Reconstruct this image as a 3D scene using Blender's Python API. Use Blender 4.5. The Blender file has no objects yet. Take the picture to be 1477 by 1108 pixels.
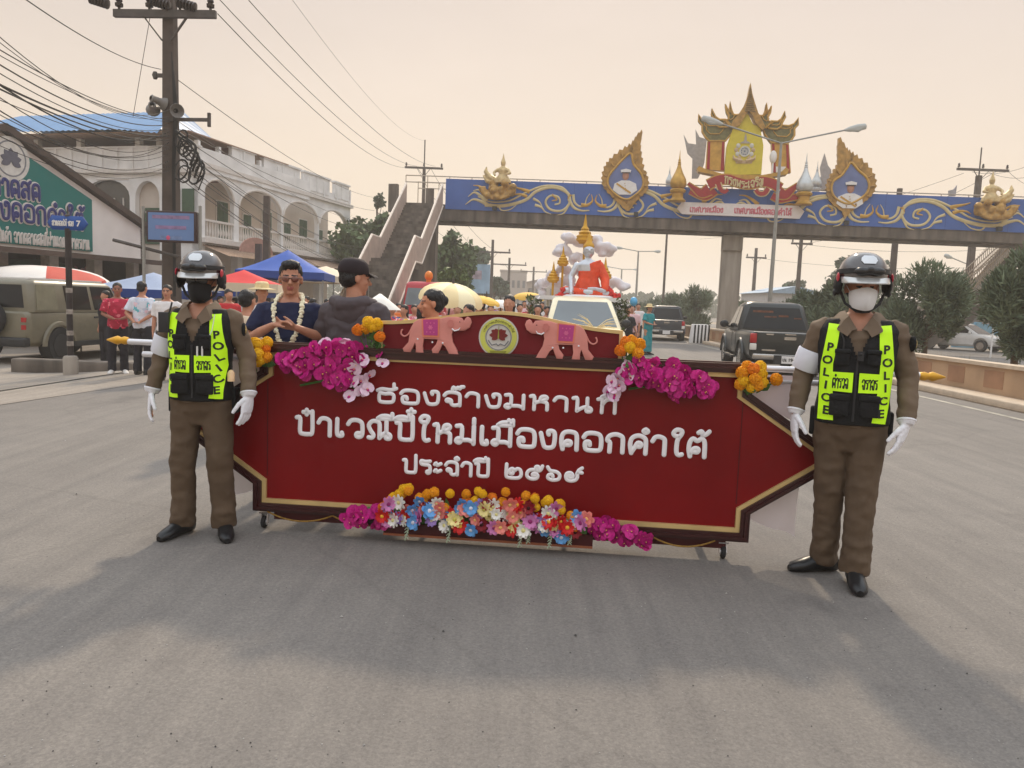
import bpy, bmesh, math, random
import numpy as np
from mathutils import Vector, Matrix, noise
from mathutils.bvhtree import BVHTree
from mathutils.geometry import tessellate_polygon

SC = bpy.context.scene
COL = SC.collection
PI = math.pi
R = math.radians
random.seed(7)

# ------------------------------------------------------------------ camera
FPX, CAM_H, PITCH, ROLL = 1115.0, 1.5, R(5.84), R(2.2)
cam_d = bpy.data.cameras.new("camera")
cam_d.sensor_width = 36
cam_d.lens = 36 * FPX / 1477
cam_d.clip_start = 0.05
cam_d.clip_end = 5000
cam = bpy.data.objects.new("camera", cam_d)
COL.objects.link(cam)
CM = (Matrix.Rotation(PI / 2 - PITCH, 3, 'X') @ Matrix.Rotation(ROLL, 3, 'Z'))
cam.matrix_world = Matrix.Translation((0, 0, CAM_H)) @ CM.to_4x4()
SC.camera = cam

# ------------------------------------------------------------------ sky, sun, exposure
SUN_EL, SUN_AZ = R(39), R(6)          # azimuth measured from +Y towards +X
wd = bpy.data.worlds.new("World")
SC.world = wd
wd.use_nodes = True
nt = wd.node_tree
bg = nt.nodes['Background']
sky = nt.nodes.new('ShaderNodeTexSky')
sky.sky_type = 'NISHITA'
sky.sun_disc = False
sky.sun_elevation = SUN_EL
sky.sun_rotation = SUN_AZ
sky.dust_density = 6
sky.air_density = 1.5
# smoke haze over the whole sky dome: a pale peach veil laid over the clear sky by elevation
tc = nt.nodes.new('ShaderNodeTexCoord')
sep = nt.nodes.new('ShaderNodeSeparateXYZ')
nt.links.new(tc.outputs['Generated'], sep.inputs[0])
ramp = nt.nodes.new('ShaderNodeValToRGB')
nt.links.new(sep.outputs['Z'], ramp.inputs[0])
def lin(r, g, b, k=1.0):
    f = lambda x: ((x / 255 + .055) / 1.055) ** 2.4 if x > 10 else x / 255 / 12.92
    return (f(r) * k, f(g) * k, f(b) * k)
el = ramp.color_ramp.elements
el[0].position = 0.0; el[0].color = (*lin(248, 221, 186), 1)
el[1].position = 0.62; el[1].color = (*lin(220, 227, 235, 2.15), 1)
e = el.new(0.10); e.color = (*lin(248, 226, 198), 1)
e = el.new(0.24); e.color = (*lin(239, 222, 207), 1)
e = el.new(0.40); e.color = (*lin(217, 204, 199), 1)
mul = nt.nodes.new('ShaderNodeVectorMath'); mul.operation = 'SCALE'; mul.inputs['Scale'].default_value = 7.2
nt.links.new(ramp.outputs[0], mul.inputs[0])
mix = nt.nodes.new('ShaderNodeMix'); mix.data_type = 'RGBA'
mix.inputs[0].default_value = 0.96
# uneven smoke: broad soft variation in the veil, brighter towards the sun's side
cn = nt.nodes.new('ShaderNodeTexNoise'); cn.inputs['Scale'].default_value = 1.6; cn.inputs['Detail'].default_value = 4; cn.inputs['Roughness'].default_value = .55
cmp_ = nt.nodes.new('ShaderNodeMapping'); cmp_.inputs['Scale'].default_value = (1, 1, 3.2)
nt.links.new(tc.outputs['Generated'], cmp_.inputs[0]); nt.links.new(cmp_.outputs[0], cn.inputs[0])
cr_ = nt.nodes.new('ShaderNodeMapRange'); cr_.inputs[1].default_value = .3; cr_.inputs[2].default_value = .7; cr_.inputs[3].default_value = .94; cr_.inputs[4].default_value = 1.06
nt.links.new(cn.outputs[0], cr_.inputs[0])
gx = nt.nodes.new('ShaderNodeMapRange'); gx.inputs[1].default_value = -.6; gx.inputs[2].default_value = .5; gx.inputs[3].default_value = .97; gx.inputs[4].default_value = .985
nt.links.new(sep.outputs['X'], gx.inputs[0])
mm = nt.nodes.new('ShaderNodeMath'); mm.operation = 'MULTIPLY'; nt.links.new(cr_.outputs[0], mm.inputs[0]); nt.links.new(gx.outputs[0], mm.inputs[1])
mul2 = nt.nodes.new('ShaderNodeVectorMath'); mul2.operation = 'SCALE'; nt.links.new(mul.outputs[0], mul2.inputs[0]); nt.links.new(mm.outputs[0], mul2.inputs['Scale'])
nt.links.new(sky.outputs[0], mix.inputs[6]); nt.links.new(mul2.outputs[0], mix.inputs[7])
nt.links.new(mix.outputs[2], bg.inputs[0])
bg.inputs[1].default_value = 0.1
sun_d = bpy.data.lights.new("sun", 'SUN')
sun_d.energy = 2.0
sun_d.angle = R(3.5)
sun_d.color = (1, .83, .62)
sun = bpy.data.objects.new("sun", sun_d)
COL.objects.link(sun)
sd = Vector((math.sin(SUN_AZ) * math.cos(SUN_EL), math.cos(SUN_AZ) * math.cos(SUN_EL), math.sin(SUN_EL)))
sun.rotation_euler = sd.to_track_quat('Z', 'Y').to_euler()
SC.view_settings.view_transform = 'Standard'
SC.view_settings.look = 'None'
SC.view_settings.exposure = 0.36
SC.view_settings.gamma = 1
SC.render.engine = 'CYCLES'
SC.cycles.max_bounces = 6
SC.cycles.use_denoising = True

# ------------------------------------------------------------------ photograph rays -> world points
def ray(px, py):
    return CM @ Vector(((px - 738.5) / FPX, -(py - 554) / FPX, -1))
def P(px, py, Y):
    d = ray(px, py)
    return Vector((0, 0, CAM_H)) + d * (Y / d.y)
def G(px, py, z=0.0):
    d = ray(px, py)
    return Vector((0, 0, CAM_H)) + d * ((z - CAM_H) / d.z)
class Plane:
    """an upright plane with a real place: o on it, u along it, n towards the viewer"""
    def __init__(s, o, ang):
        s.o = Vector(o); s.u = Vector((math.cos(ang), math.sin(ang), 0)); s.n = Vector((math.sin(ang), -math.cos(ang), 0)); s.ang = ang
    def S(s, px, py, out=0.0):
        d = ray(px, py); c = Vector((0, 0, CAM_H))
        t = ((s.o + s.n * out - c).dot(s.n)) / d.dot(s.n)
        p = c + d * t
        return ((p - s.o).dot(s.u), p.z - s.o.z)
def ss(a, b, x):
    t = min(1, max(0, (x - a) / (b - a))); return t * t * (3 - 2 * t)
def gz(x, y):
    return -0.2 * ss(6.2, 9.6, -x) * ss(6, 12, y)

# ------------------------------------------------------------------ materials
MATS = {}
def M(name, col, rough=.65, metal=0.0, var=.12, scale=6, bump=0.0, bscale=60, spec=.4, coat=0, trans=0, emit=0, stretch=None, alpha=1.0):
    if name in MATS: return MATS[name]
    m = bpy.data.materials.new(name); m.use_nodes = True
    n = m.node_tree; b = n.nodes['Principled BSDF']
    b.inputs['Roughness'].default_value = rough
    b.inputs['Metallic'].default_value = metal
    b.inputs['Specular IOR Level'].default_value = spec
    b.inputs['Coat Weight'].default_value = coat
    b.inputs['Transmission Weight'].default_value = trans
    b.inputs['Alpha'].default_value = alpha
    t = n.nodes.new('ShaderNodeTexCoord')
    src = t.outputs['Object']
    if stretch:
        mp = n.nodes.new('ShaderNodeMapping'); mp.inputs['Scale'].default_value = stretch
        n.links.new(src, mp.inputs[0]); src = mp.outputs[0]
    nz = n.nodes.new('ShaderNodeTexNoise'); nz.inputs['Scale'].default_value = scale; nz.inputs['Detail'].default_value = 5
    n.links.new(src, nz.inputs[0])
    r = n.nodes.new('ShaderNodeValToRGB')
    r.color_ramp.elements[0].position = .3; r.color_ramp.elements[1].position = .7
    r.color_ramp.elements[0].color = (*[max(0, c * (1 - var)) for c in col[:3]], 1)
    r.color_ramp.elements[1].color = (*[min(1, c * (1 + var)) for c in col[:3]], 1)
    n.links.new(nz.outputs[0], r.inputs[0]); n.links.new(r.outputs[0], b.inputs['Base Color'])
    if emit:
        n.links.new(r.outputs[0], b.inputs['Emission Color']); b.inputs['Emission Strength'].default_value = emit
    if bump:
        z2 = n.nodes.new('ShaderNodeTexNoise'); z2.inputs['Scale'].default_value = bscale; z2.inputs['Detail'].default_value = 3
        n.links.new(src, z2.inputs[0])
        bp = n.nodes.new('ShaderNodeBump'); bp.inputs['Strength'].default_value = bump; bp.inputs['Distance'].default_value = .02
        n.links.new(z2.outputs[0], bp.inputs['Height']); n.links.new(bp.outputs[0], b.inputs['Normal'])
    MATS[name] = m
    return m
def dots(name, base, cols, scale=14, thr=.45, rough=.8, vor=True):
    """printed cloth: irregular blots of a few colours on a base colour"""
    if name in MATS: return MATS[name]
    m = bpy.data.materials.new(name); m.use_nodes = True
    n = m.node_tree; b = n.nodes['Principled BSDF']; b.inputs['Roughness'].default_value = rough
    t = n.nodes.new('ShaderNodeTexCoord')
    v = n.nodes.new('ShaderNodeTexVoronoi'); v.inputs['Scale'].default_value = scale
    nz = n.nodes.new('ShaderNodeTexNoise'); nz.inputs['Scale'].default_value = scale * .8; nz.inputs['Detail'].default_value = 4
    n.links.new(t.outputs['Object'], v.inputs[0]); n.links.new(t.outputs['Object'], nz.inputs[0])
    rc = n.nodes.new('ShaderNodeValToRGB'); rc.color_ramp.interpolation = 'CONSTANT'
    k = len(cols)
    rc.color_ramp.elements[0].color = (*cols[0], 1)
    rc.color_ramp.elements[1].position = 1.0 / k; rc.color_ramp.elements[1].color = (*cols[1 % k], 1)
    for i in range(2, k):
        e = rc.color_ramp.elements.new(i / k); e.color = (*cols[i], 1)
    sp = n.nodes.new('ShaderNodeSeparateColor')
    n.links.new(v.outputs['Color'], sp.inputs[0]); n.links.new(sp.outputs[0], rc.inputs[0])
    th = n.nodes.new('ShaderNodeMath'); th.operation = 'GREATER_THAN'; th.inputs[1].default_value = thr
    n.links.new(nz.outputs[0], th.inputs[0])
    mx = n.nodes.new('ShaderNodeMix'); mx.data_type = 'RGBA'
    n.links.new(th.outputs[0], mx.inputs[0]); mx.inputs[6].default_value = (*base, 1)
    n.links.new(rc.outputs[0], mx.inputs[7]); n.links.new(mx.outputs[2], b.inputs['Base Color'])
    MATS[name] = m
    return m

# ------------------------------------------------------------------ mesh builder
class MB:
    def __init__(s): s.v = []; s.f = []; s.m = []
    def add(s, v, f, m=0):
        o = len(s.v); s.v += [tuple(x) for x in v]
        s.f += [tuple(i + o for i in q) for q in f]; s.m += [m] * len(f); return s
    def box(s, c, d, rot=None, m=0):
        x, y, z = d[0] / 2, d[1] / 2, d[2] / 2; c = Vector(c)
        v = [Vector((a * x, b * y, e * z)) for e in (-1, 1) for b in (-1, 1) for a in (-1, 1)]
        if rot is not None: v = [rot @ p for p in v]
        return s.add([p + c for p in v], [(0, 2, 3, 1), (4, 5, 7, 6), (0, 1, 5, 4), (2, 6, 7, 3), (0, 4, 6, 2), (1, 3, 7, 5)], m)
    def bar(s, a, b, w, h, m=0, up=(0, 0, 1)):
        a = Vector(a); b = Vector(b); d = b - a; L = d.length; d.normalize(); upv = Vector(up)
        if abs(d.dot(upv)) > .95: upv = Vector((0, 1, 0)) if abs(d.y) < .9 else Vector((1, 0, 0))
        x = d.cross(upv).normalized(); z = x.cross(d)
        rot = Matrix((x, d, z)).transposed()
        return s.box((a + b) / 2, (w, L, h), rot, m)
    def loft(s, rings, caps=True, m=0, closed=True):
        n = len(rings[0]); v = [p for r in rings for p in r]; f = []
        for i in range(len(rings) - 1):
            for j in range(n if closed else n - 1):
                k = (j + 1) % n
                f.append((i * n + j, i * n + k, (i + 1) * n + k, (i + 1) * n + j))
        if caps: f.append(tuple(range(n))[::-1]); f.append(tuple((len(rings) - 1) * n + j for j in range(n)))
        return s.add(v, f, m)
    def tube(s, pts, r, n=8, m=0, flat=1.0, up=(0, 0, 1), caps=True, round_=False):
        """flat scales the radius along the 'up' side vector"""
        pts = [Vector(p) for p in pts]; K = len(pts)
        rr = list(r) if hasattr(r, '__len__') else [r] * K
        if round_:
            d0 = (pts[0] - pts[1]).normalized(); d1 = (pts[-1] - pts[-2]).normalized()
            pre = [(pts[0] + d0 * rr[0] * a, rr[0] * b) for a, b in ((.98, .15), (.8, .6), (.45, .89))]
            post = [(pts[-1] + d1 * rr[-1] * a, rr[-1] * b) for a, b in ((.45, .89), (.8, .6), (.98, .15))]
            pts = [p for p, _ in pre] + pts + [p for p, _ in post]
            rr = [q for _, q in pre] + rr + [q for _, q in post]; K = len(pts)
        ups = Vector(up); rings = []; px = None
        for i in range(K):
            d = (pts[min(i + 1, K - 1)] - pts[max(i - 1, 0)])
            d = d.normalized() if d.length > 1e-9 else Vector((0, 0, 1))
            if px is None:
                x = d.cross(ups)
                if x.length < .05: x = d.cross(Vector((0, 1, 0)) if abs(d.y) < .9 else Vector((1, 0, 0)))
            else:
                x = px - d * px.dot(d)
            x.normalize(); px = x; y = d.cross(x)
            rings.append([pts[i] + x * math.cos(2 * PI * k / n) * rr[i] + y * math.sin(2 * PI * k / n) * rr[i] * flat for k in range(n)])
        return s.loft(rings, caps, m)
    def lathe(s, prof, n=16, c=(0, 0, 0), rot=None, m=0, caps=True):
        c = Vector(c); rings = []
        for r, z in prof:
            q = [Vector((r * math.cos(2 * PI * k / n), r * math.sin(2 * PI * k / n), z)) for k in range(n)]
            rings.append([(rot @ p if rot is not None else p) + c for p in q])
        return s.loft(rings, caps, m)
    def ell(s, c, r, nu=14, nv=9, rot=None, m=0):
        c = Vector(c); rings = []
        for i in range(nv):
            t = PI * (i + .5 if i in () else i) / (nv - 1)
            z = -math.cos(t); q = max(math.sin(t), .02)
            ring = [Vector((r[0] * q * math.cos(2 * PI * k / nu), r[1] * q * math.sin(2 * PI * k / nu), r[2] * z)) for k in range(nu)]
            rings.append([(rot @ p if rot is not None else p) + c for p in ring])
        return s.loft(rings, True, m)
    def prism(s, poly, y0, y1, m=0):
        """polygon in the local x-z plane, from depth y0 (front, towards -y) to y1"""
        n = len(poly)
        area = sum(poly[i][0] * poly[(i + 1) % n][1] - poly[(i + 1) % n][0] * poly[i][1] for i in range(n))
        if area < 0: poly = poly[::-1]
        tri = tessellate_polygon([[Vector((p[0], p[1], 0)) for p in poly]])
        v = [(p[0], y0, p[1]) for p in poly] + [(p[0], y1, p[1]) for p in poly]
        f = []
        for t in tri:
            a, b, c = t
            ar = (poly[b][0] - poly[a][0]) * (poly[c][1] - poly[a][1]) - (poly[c][0] - poly[a][0]) * (poly[b][1] - poly[a][1])
            if ar < 0: a, b, c = a, c, b
            f.append((a, b, c)); f.append((a + n, c + n, b + n))
        for i in range(n):
            k = (i + 1) % n; f.append((i, i + n, k + n, k))
        return s.add(v, f, m)
    def quad(s, a, b, c, d, m=0): return s.add([a, b, c, d], [(0, 1, 2, 3)], m)
    def xf(s, mat): s.v = [tuple(mat @ Vector(p)) for p in s.v]; return s
    def mesh(s, name, smooth=True, ang=40):
        me = bpy.data.meshes.new(name)
        me.from_pydata(s.v, [], s.f)
        me.polygons.foreach_set('material_index', s.m)
        if smooth:
            me.polygons.foreach_set('use_smooth', [True] * len(s.f))
            me.update()
            me.set_sharp_from_angle(angle=R(ang))
        me.update()
        return me
    def build(s, name, mats, parent=None, smooth=True, ang=40):
        return OB(name, s.mesh(name, smooth, ang), mats, parent)
def OB(name, me, mats=None, parent=None):
    o = bpy.data.objects.new(name, me); COL.objects.link(o)
    if mats is not None:
        for m in (mats if isinstance(mats, (list, tuple)) else [mats]): me.materials.append(m)
    if parent is not None: o.parent = parent
    return o
def tag(o, label=None, cat=None, group=None, kind=None):
    if label: o['label'] = label
    if cat: o['category'] = cat
    if group: o['group'] = group
    if kind: o['kind'] = kind
    return o
def thing(name, label, cat, loc=(0, 0, 0), rz=0, group=None):
    o = bpy.data.objects.new(name, None); COL.objects.link(o)
    o.location = loc; o.rotation_euler = (0, 0, rz); o.empty_display_size = .2
    return tag(o, label, cat, group)
KIDS = {}
def kids(o): return [c for c in bpy.data.objects if c.parent == o]
def copy_tree(o, parent=None, _map=None):
    c = o.copy(); COL.objects.link(c); c.parent = parent
    for ch in kids(o): copy_tree(ch, c)
    return c
def evald(me, mods):
    o = bpy.data.objects.new("tmp", me); COL.objects.link(o)
    for typ, kw in mods:
        md = o.modifiers.new(typ, typ)
        for k, v in kw.items(): setattr(md, k, v)
    dg = bpy.context.evaluated_depsgraph_get()
    r = bpy.data.meshes.new_from_object(o.evaluated_get(dg))
    bpy.data.objects.remove(o)
    return r
def remesh(mb, voxel, it=4, fac=.5):
    me = mb.mesh("tmp", False) if isinstance(mb, MB) else mb
    r = evald(me, [('REMESH', dict(mode='VOXEL', voxel_size=voxel, use_smooth_shade=True)), ('SMOOTH', dict(factor=fac, iterations=it))])
    bpy.data.meshes.remove(me)
    r.materials.clear()
    r.polygons.foreach_set('use_smooth', [True] * len(r.polygons))
    return r
def cut(me, cutters):
    tmp = []
    mods = []
    for mb in cutters:
        c = bpy.data.objects.new("tmpc", mb.mesh("tmpc", False)); COL.objects.link(c); tmp.append(c)
        mods.append(('BOOLEAN', dict(operation='DIFFERENCE', solver='EXACT', object=c)))
    r = evald(me, mods)
    for c in tmp: bpy.data.objects.remove(c)
    return r
def smooth_by(me, ang=35):
    me.polygons.foreach_set('use_smooth', [True] * len(me.polygons)); me.update(); me.set_sharp_from_angle(angle=R(ang)); return me
def bev(me, w=.03, seg=2, ang=30):
    return smooth_by(evald(me, [('BEVEL', dict(width=w, segments=seg, limit_method='ANGLE', angle_limit=R(ang), use_clamp_overlap=True))]), 50)
def wrinkle(me, amp, sc=(9, 9, 9), seed=0, keep=None):
    n = len(me.vertices); co = np.empty(n * 3); me.vertices.foreach_get('co', co); co = co.reshape(-1, 3)
    no = np.empty(n * 3); me.vertices.foreach_get('normal', no); no = no.reshape(-1, 3)
    for i in range(n):
        p = co[i]
        d = noise.noise(Vector((p[0] * sc[0] + seed * 7.1, p[1] * sc[1], p[2] * sc[2])))
        d2 = noise.noise(Vector((p[0] * sc[0] * 2.3, p[1] * sc[1] * 2.3 + seed, p[2] * sc[2] * 2.6)))
        # folds: sharp valleys, soft ridges
        k = amp * ((1 - abs(d) * 2) * .7 + d2 * .6 - .25)
        if keep: k *= keep(p)
        co[i] = p + no[i] * k
    me.vertices.foreach_set('co', co.ravel()); me.update()
    return me
def cr(pts, k=6, closed=False):
    """Catmull-Rom through 2-D or 3-D points"""
    pts = [Vector(p) for p in pts]; n = len(pts); out = []
    for i in range(n if closed else n - 1):
        a = pts[(i - 1) % n] if closed or i > 0 else pts[0] * 2 - pts[1]
        b = pts[i]; c = pts[(i + 1) % n]
        d = pts[(i + 2) % n] if closed or i + 2 < n else c * 2 - b
        for j in range(k):
            t = j / k
            out.append(.5 * (2 * b + (c - a) * t + (2 * a - 5 * b + 4 * c - d) * t * t + (3 * b - a - 3 * c + d) * t ** 3))
    if not closed: out.append(pts[-1].copy())
    return out
def facecol(me, fn):
    """material index per face from a function of its centre"""
    for p in me.polygons: p.material_index = fn(p.center)
    return me

# ------------------------------------------------------------------ writing
GL = {
 'ฮ': (8.2, ['0,9 2,10.2 5.4,9.7 7.8,10.9', '2.6,6.8 .9,6.6 .8,1.6 2,.3 5.4,.3 6.6,1.6 6.7,5.6 5.4,6.9 3.2,6.6']),
 'อ': (8.2, ['.3,7.4 1.5,9.5 4,10 6.5,9.3 7.4,7 7.4,2 6.4,.3 2.2,.3 1.1,1.6 1.1,4.6 2.6,4.9 2.9,3.2']),
 'ง': (7.2, ['.6,8.4 1.6,3 2.4,.7 4.4,.3 6,1.8 6.3,8 5.4,9.8 3.6,9.6 3.8,7.8']),
 'จ': (7.8, ['.3,7.4 1.5,9.5 3.8,10 6,9.2 6.7,7 6.7,.2', '6.6,1 4.6,.2 3.3,1.2 3.2,3.8 1.6,4.6 1.3,3.2 3,2.8']),
 'า': (6.4, ['.3,7.3 1.3,9.5 3,10 4.8,9 5.2,7.2 5.2,0']),
 'ม': (8.8, ['.2,9.8 2.3,9.6 2.3,2.6 1.4,.3 .1,1.3 1,2.8 3,2 5.4,2 7.4,.9', '7.4,0 7.4,10']),
 'ห': (8.2, ['.2,9.7 1.7,9.5 1.7,0', '1.7,4.6 4,6.2 6.4,5.4 6.9,4 6.9,0', '4,6.3 4.4,9.2 5.8,10 6.8,9 5.9,7.4 4,6.3']),
 'น': (8.6, ['.2,9.7 1.8,9.6 1.8,.3', '1.8,.6 4.8,3.4 7.2,2.6 7.2,.4 5.6,.4 5.7,2.6', '5.8,10 5.8,2.6']),
 'ท': (8.2, ['.2,9.7 1.8,9.6 1.8,0', '1.8,5.4 3.2,8.8 5,10 6.6,9 6.9,7 6.9,0']),
 'ป': (8.2, ['.2,9.7 1.7,9.4 1.7,1.6 3,.3 5.6,.3 7,1.6 7,13.6']),
 'บ': (8.2, ['.2,9.7 1.7,9.4 1.7,1.6 3,.3 5.6,.3 7,1.6 7,10']),
 'เ': (4, ['.8,10 .8,1.8 1.6,.4 3,.6 2.8,2.2']),
 'ว': (7.4, ['.3,7.4 1.5,9.5 3.8,10 5.8,9 6.4,7 6.4,2 5.4,.3 4,.6 4.1,2.3 6.2,2.4']),
 'ณ': (11, ['.6,.4 2,.3 2.6,2 1.4,4.4 .6,7.4 2,9.8 4.2,9.8 5.2,8 5.2,.3', '5.2,.6 7.4,3.2 9.6,2.4 9.6,.4 8,.4 8.1,2.6', '8.1,10 8.1,2.6']),
 'ใ': (5.4, ['3.4,10.8 1.6,11 .9,12.6 2.2,14.4 4.2,13.8 3.9,11.6 2.8,9.4 2.4,6 2.5,1.8 3.4,.4 4.6,.8']),
 'ไ': (5.4, ['.8,14 2,12 3.6,13.6 4,11 2.8,9.4 2.5,1.8 3.4,.4 4.6,.8']),
 'ด': (8.2, ['1.3,0 .7,4 1,8 2.4,9.8 5,9.9 6.8,8.2 7,0', '1.2,1 2.6,4.4 4.4,4.4 4.2,2.6 2.6,2.6']),
 'ต': (8.2, ['1.3,0 .7,4 1,8 2.2,10 3.9,8.8 5.4,10 6.8,8.2 7,0', '1.2,1 2.6,4.4 4.4,4.4 4.2,2.6 2.6,2.6']),
 'ก': (8, ['1.6,0 1.6,5.2 .5,6.5 1.4,9 4,10 6.2,9 6.8,7 6.8,0']),
 'ถ': (8, ['1,0 2.2,1 1.6,5.2 .5,6.5 1.4,9 4,10 6.2,9 6.8,7 6.8,0']),
 'ค': (8, ['1.2,0 .6,5 1.4,8.6 4,10 6.4,8.6 6.9,6 6.9,0', '1.2,.4 2.4,3 3.6,5.8 5,5.4 4.6,3.8 3.2,4']),
 'ศ': (8.6, ['1.2,0 .6,5 1.4,8.6 4,10 6.4,8.6 6.9,6 6.9,0', '1.2,.4 2.4,3 3.6,5.8 5,5.4 4.6,3.8', '6,9 8.6,11.4']),
 'ร': (6.6, ['5.6,9.7 3,9.3 .7,9.8 .8,7.4 2.6,6.8 4.8,6.6 5.6,5 5.6,1.2 4.4,.3 3.9,1.6 5.4,2.2']),
 'ะ': (5, ['.4,7.4 1.2,8.6 1.7,6.9 3.8,8.2', '.4,2.2 1.2,3.4 1.7,1.7 3.8,3']),
 'ล': (8, ['.4,7.4 1.6,9.7 4.2,10 6.4,8.8 6.8,6.8 6.8,0', '6.8,4.6 4.4,5.8 1.8,5 .8,2.6 1.5,.5 3,.8 2.8,2.6']),
 'ส': (8.6, ['.4,7.4 1.6,9.7 4.2,10 6.4,8.8 6.8,6.8 6.8,0', '6.8,4.6 4.4,5.8 1.8,5 .8,2.6 1.5,.5 3,.8 2.8,2.6', '5.8,8.8 8.6,11.2']),
 'พ': (8.6, ['.2,9.7 1.5,9.5 1.9,.3 4.2,7 6.6,.3 7.1,10']),
 'ผ': (8.6, ['2.6,8 1.2,9.6 1,6 1.9,.3 4.2,5 6.6,.3 7.1,10']),
 'ญ': (9, ['.3,7.4 1.5,9.6 3.4,9.8 4.5,8 4.5,.4 2.4,.2 1.3,1.6 1.8,4', '4.5,.5 6.6,.4 7.6,2 7.6,10', '3,-2.6 5,-1.6 7.4,-2.8']),
 'ย': (8.2, ['2.4,9.6 .8,9.4 .9,7.2 2.6,6 .9,4.8 .9,1.6 2,.3 5.4,.3 6.8,1.6 6.8,10']),
 'ซ': (8.4, ['.4,6.4 1.2,9.6 2.4,8.6 3.2,10 3.2,2 4,.4 6.2,.5 6.9,2 6.8,7 5.6,8 8.2,10.6']),
 'ข': (8, ['.6,7 1.6,9.8 3,8.6 2.6,2 3.4,.4 5.8,.4 6.8,2 6.8,10']),
 '๒': (9, ['.6,10.6 .5,2.4 1.6,.4 6.4,.3 8,2.6 7.6,6.4 6,7.4 4.7,6 3.7,7.3 2.3,6.4 2.2,4 3.6,3.3 4,5']),
 '๕': (9, ['5.2,3 4,2.6 3.6,4 5,4.6 6.2,3 5.6,.8 3.4,.2 1.2,1.6 .8,4.4 2,6.8 4.4,7.4 6.4,6.6 7.6,7.6 8.4,10.4', '5.4,7.2 5,9.4 6.4,9.8 6.6,7']),
 '๖': (8.2, ['.8,10 2.2,7.4 5.2,6.6 6.9,4.4 6.4,1 3.4,.2 1.2,1.6 1.5,4 3.2,4.3 3.6,2.6']),
 '๙': (9, ['3.4,4.6 2.2,4.4 2.2,2.8 3.6,2.6 4.2,4.4 3,6.4 1.2,5.8 .7,3.4 1.4,1 3.4,.2 5.6,1.2 6.4,3.6 6.2,6.2 7.2,7 8.6,6.8', '6.2,6 7,8.6 8.6,10.4']),
 ' ': (5, []),
}
MK = {  # marks: drawn back over the letter before; lower tier at height 0
 'ี': ['-6.6,0 -5,1.4 -2.4,1.6 -.6,.2 -6.6,0', '-.5,.2 -.5,3'],
 'ิ': ['-6.6,0 -5,1.4 -2.4,1.6 -.6,.2 -6.6,0'],
 'ื': ['-6.6,0 -5,1.4 -2.4,1.6 -.6,.2 -6.6,0', '-.5,.2 -.5,3', '-2.2,1 -2.2,3'],
 '่': ['-1.4,0 -1.4,2.6'],
 '้': ['-4,1.8 -3,2.6 -2.4,1.6 -3,.5 -1.2,.9 .2,2.7'],
 '๊': ['-4.2,.6 -3.8,2.2 -2.8,1 -2,2.2 -1.2,1.2 -.8,2.6 .3,2.8'],
 '๋': ['-2.9,1.4 -.1,1.4', '-1.5,0 -1.5,2.8'],
 '์': ['-2,0 -1,.8 -1.8,1.6 -.4,2.8'],
}
def thai_strokes(text):
    """-> list of polylines (in tenths of the letter height) and the width"""
    out = []; x = 0; tier = 11.6; last = ''
    def poly(s, dx, dy):
        p = [tuple(map(float, q.split(','))) for q in s.split()]
        out.append([(a + dx, b + dy) for a, b in p])
    for ch in text:
        if ch in MK:
            dx = -3.4 if last in 'ป' and ch in 'ี่๋' else -1.2
            if last in 'ป' and ch == '๋' and tier > 12: dx = -1.6
            for s in MK[ch]: poly(s, x + dx, tier)
            tier += 3.5
        elif ch == 'ำ':
            poly('-1.6,13 -.7,12 -1.6,11.2 -2.5,12.1 -1.6,13', x - 1, .6 if tier < 12 else 0)
            for s in GL['า'][1]: poly(s, x, 0)
            x += GL['า'][0] + 1.2; tier = 11.6; last = ch
        else:
            w, ps = GL.get(ch, GL['บ'])
            for s in ps: poly(s, x, 0)
            x += w + 1.2; tier = 11.6; last = ch
    return out, x - 1.2
def thai(mb, text, x0, x1, z, h, y, r, y_flat=.5, fn=None, m=0, n=6, k=4, slope=0.0):
    """strokes of the text between x0 and x1 with letter height h on the local plane y"""
    st, w = thai_strokes(text); sx = (x1 - x0) / w; sz = h / 10
    for pl in st:
        q = [Vector((x0 + a * sx, y, z + b * sz + slope * a * sx)) for a, b in pl]
        q = cr(q, k) if len(q) > 2 else q
        if fn: q = [fn(p) for p in q]
        mb.tube(q, r, n, m, flat=1, up=(0, 1, 0), round_=True)
    return mb
def latin(text, size, bold=0.0, ext=.002):
    """flat letters as a mesh builder in the x-z plane, origin at the left baseline, facing -y"""
    cu = bpy.data.curves.new('t', 'FONT'); cu.body = text; cu.size = size; cu.offset = bold; cu.extrude = ext; cu.resolution_u = 3
    o = bpy.data.objects.new('t', cu); COL.objects.link(o)
    me = bpy.data.meshes.new_from_object(o.evaluated_get(bpy.context.evaluated_depsgraph_get()))
    bpy.data.objects.remove(o)
    mb = MB(); mb.add([(v.co.x, -v.co.z, v.co.y) for v in me.vertices], [tuple(p.vertices) for p in me.polygons])
    bpy.data.meshes.remove(me)
    return mb
def merge(mb, other, off=(0, 0, 0), m=0, mat=None):
    o = Vector(off)
    return mb.add([(mat @ Vector(v) if mat is not None else Vector(v)) + o for v in other.v], other.f, m)

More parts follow.
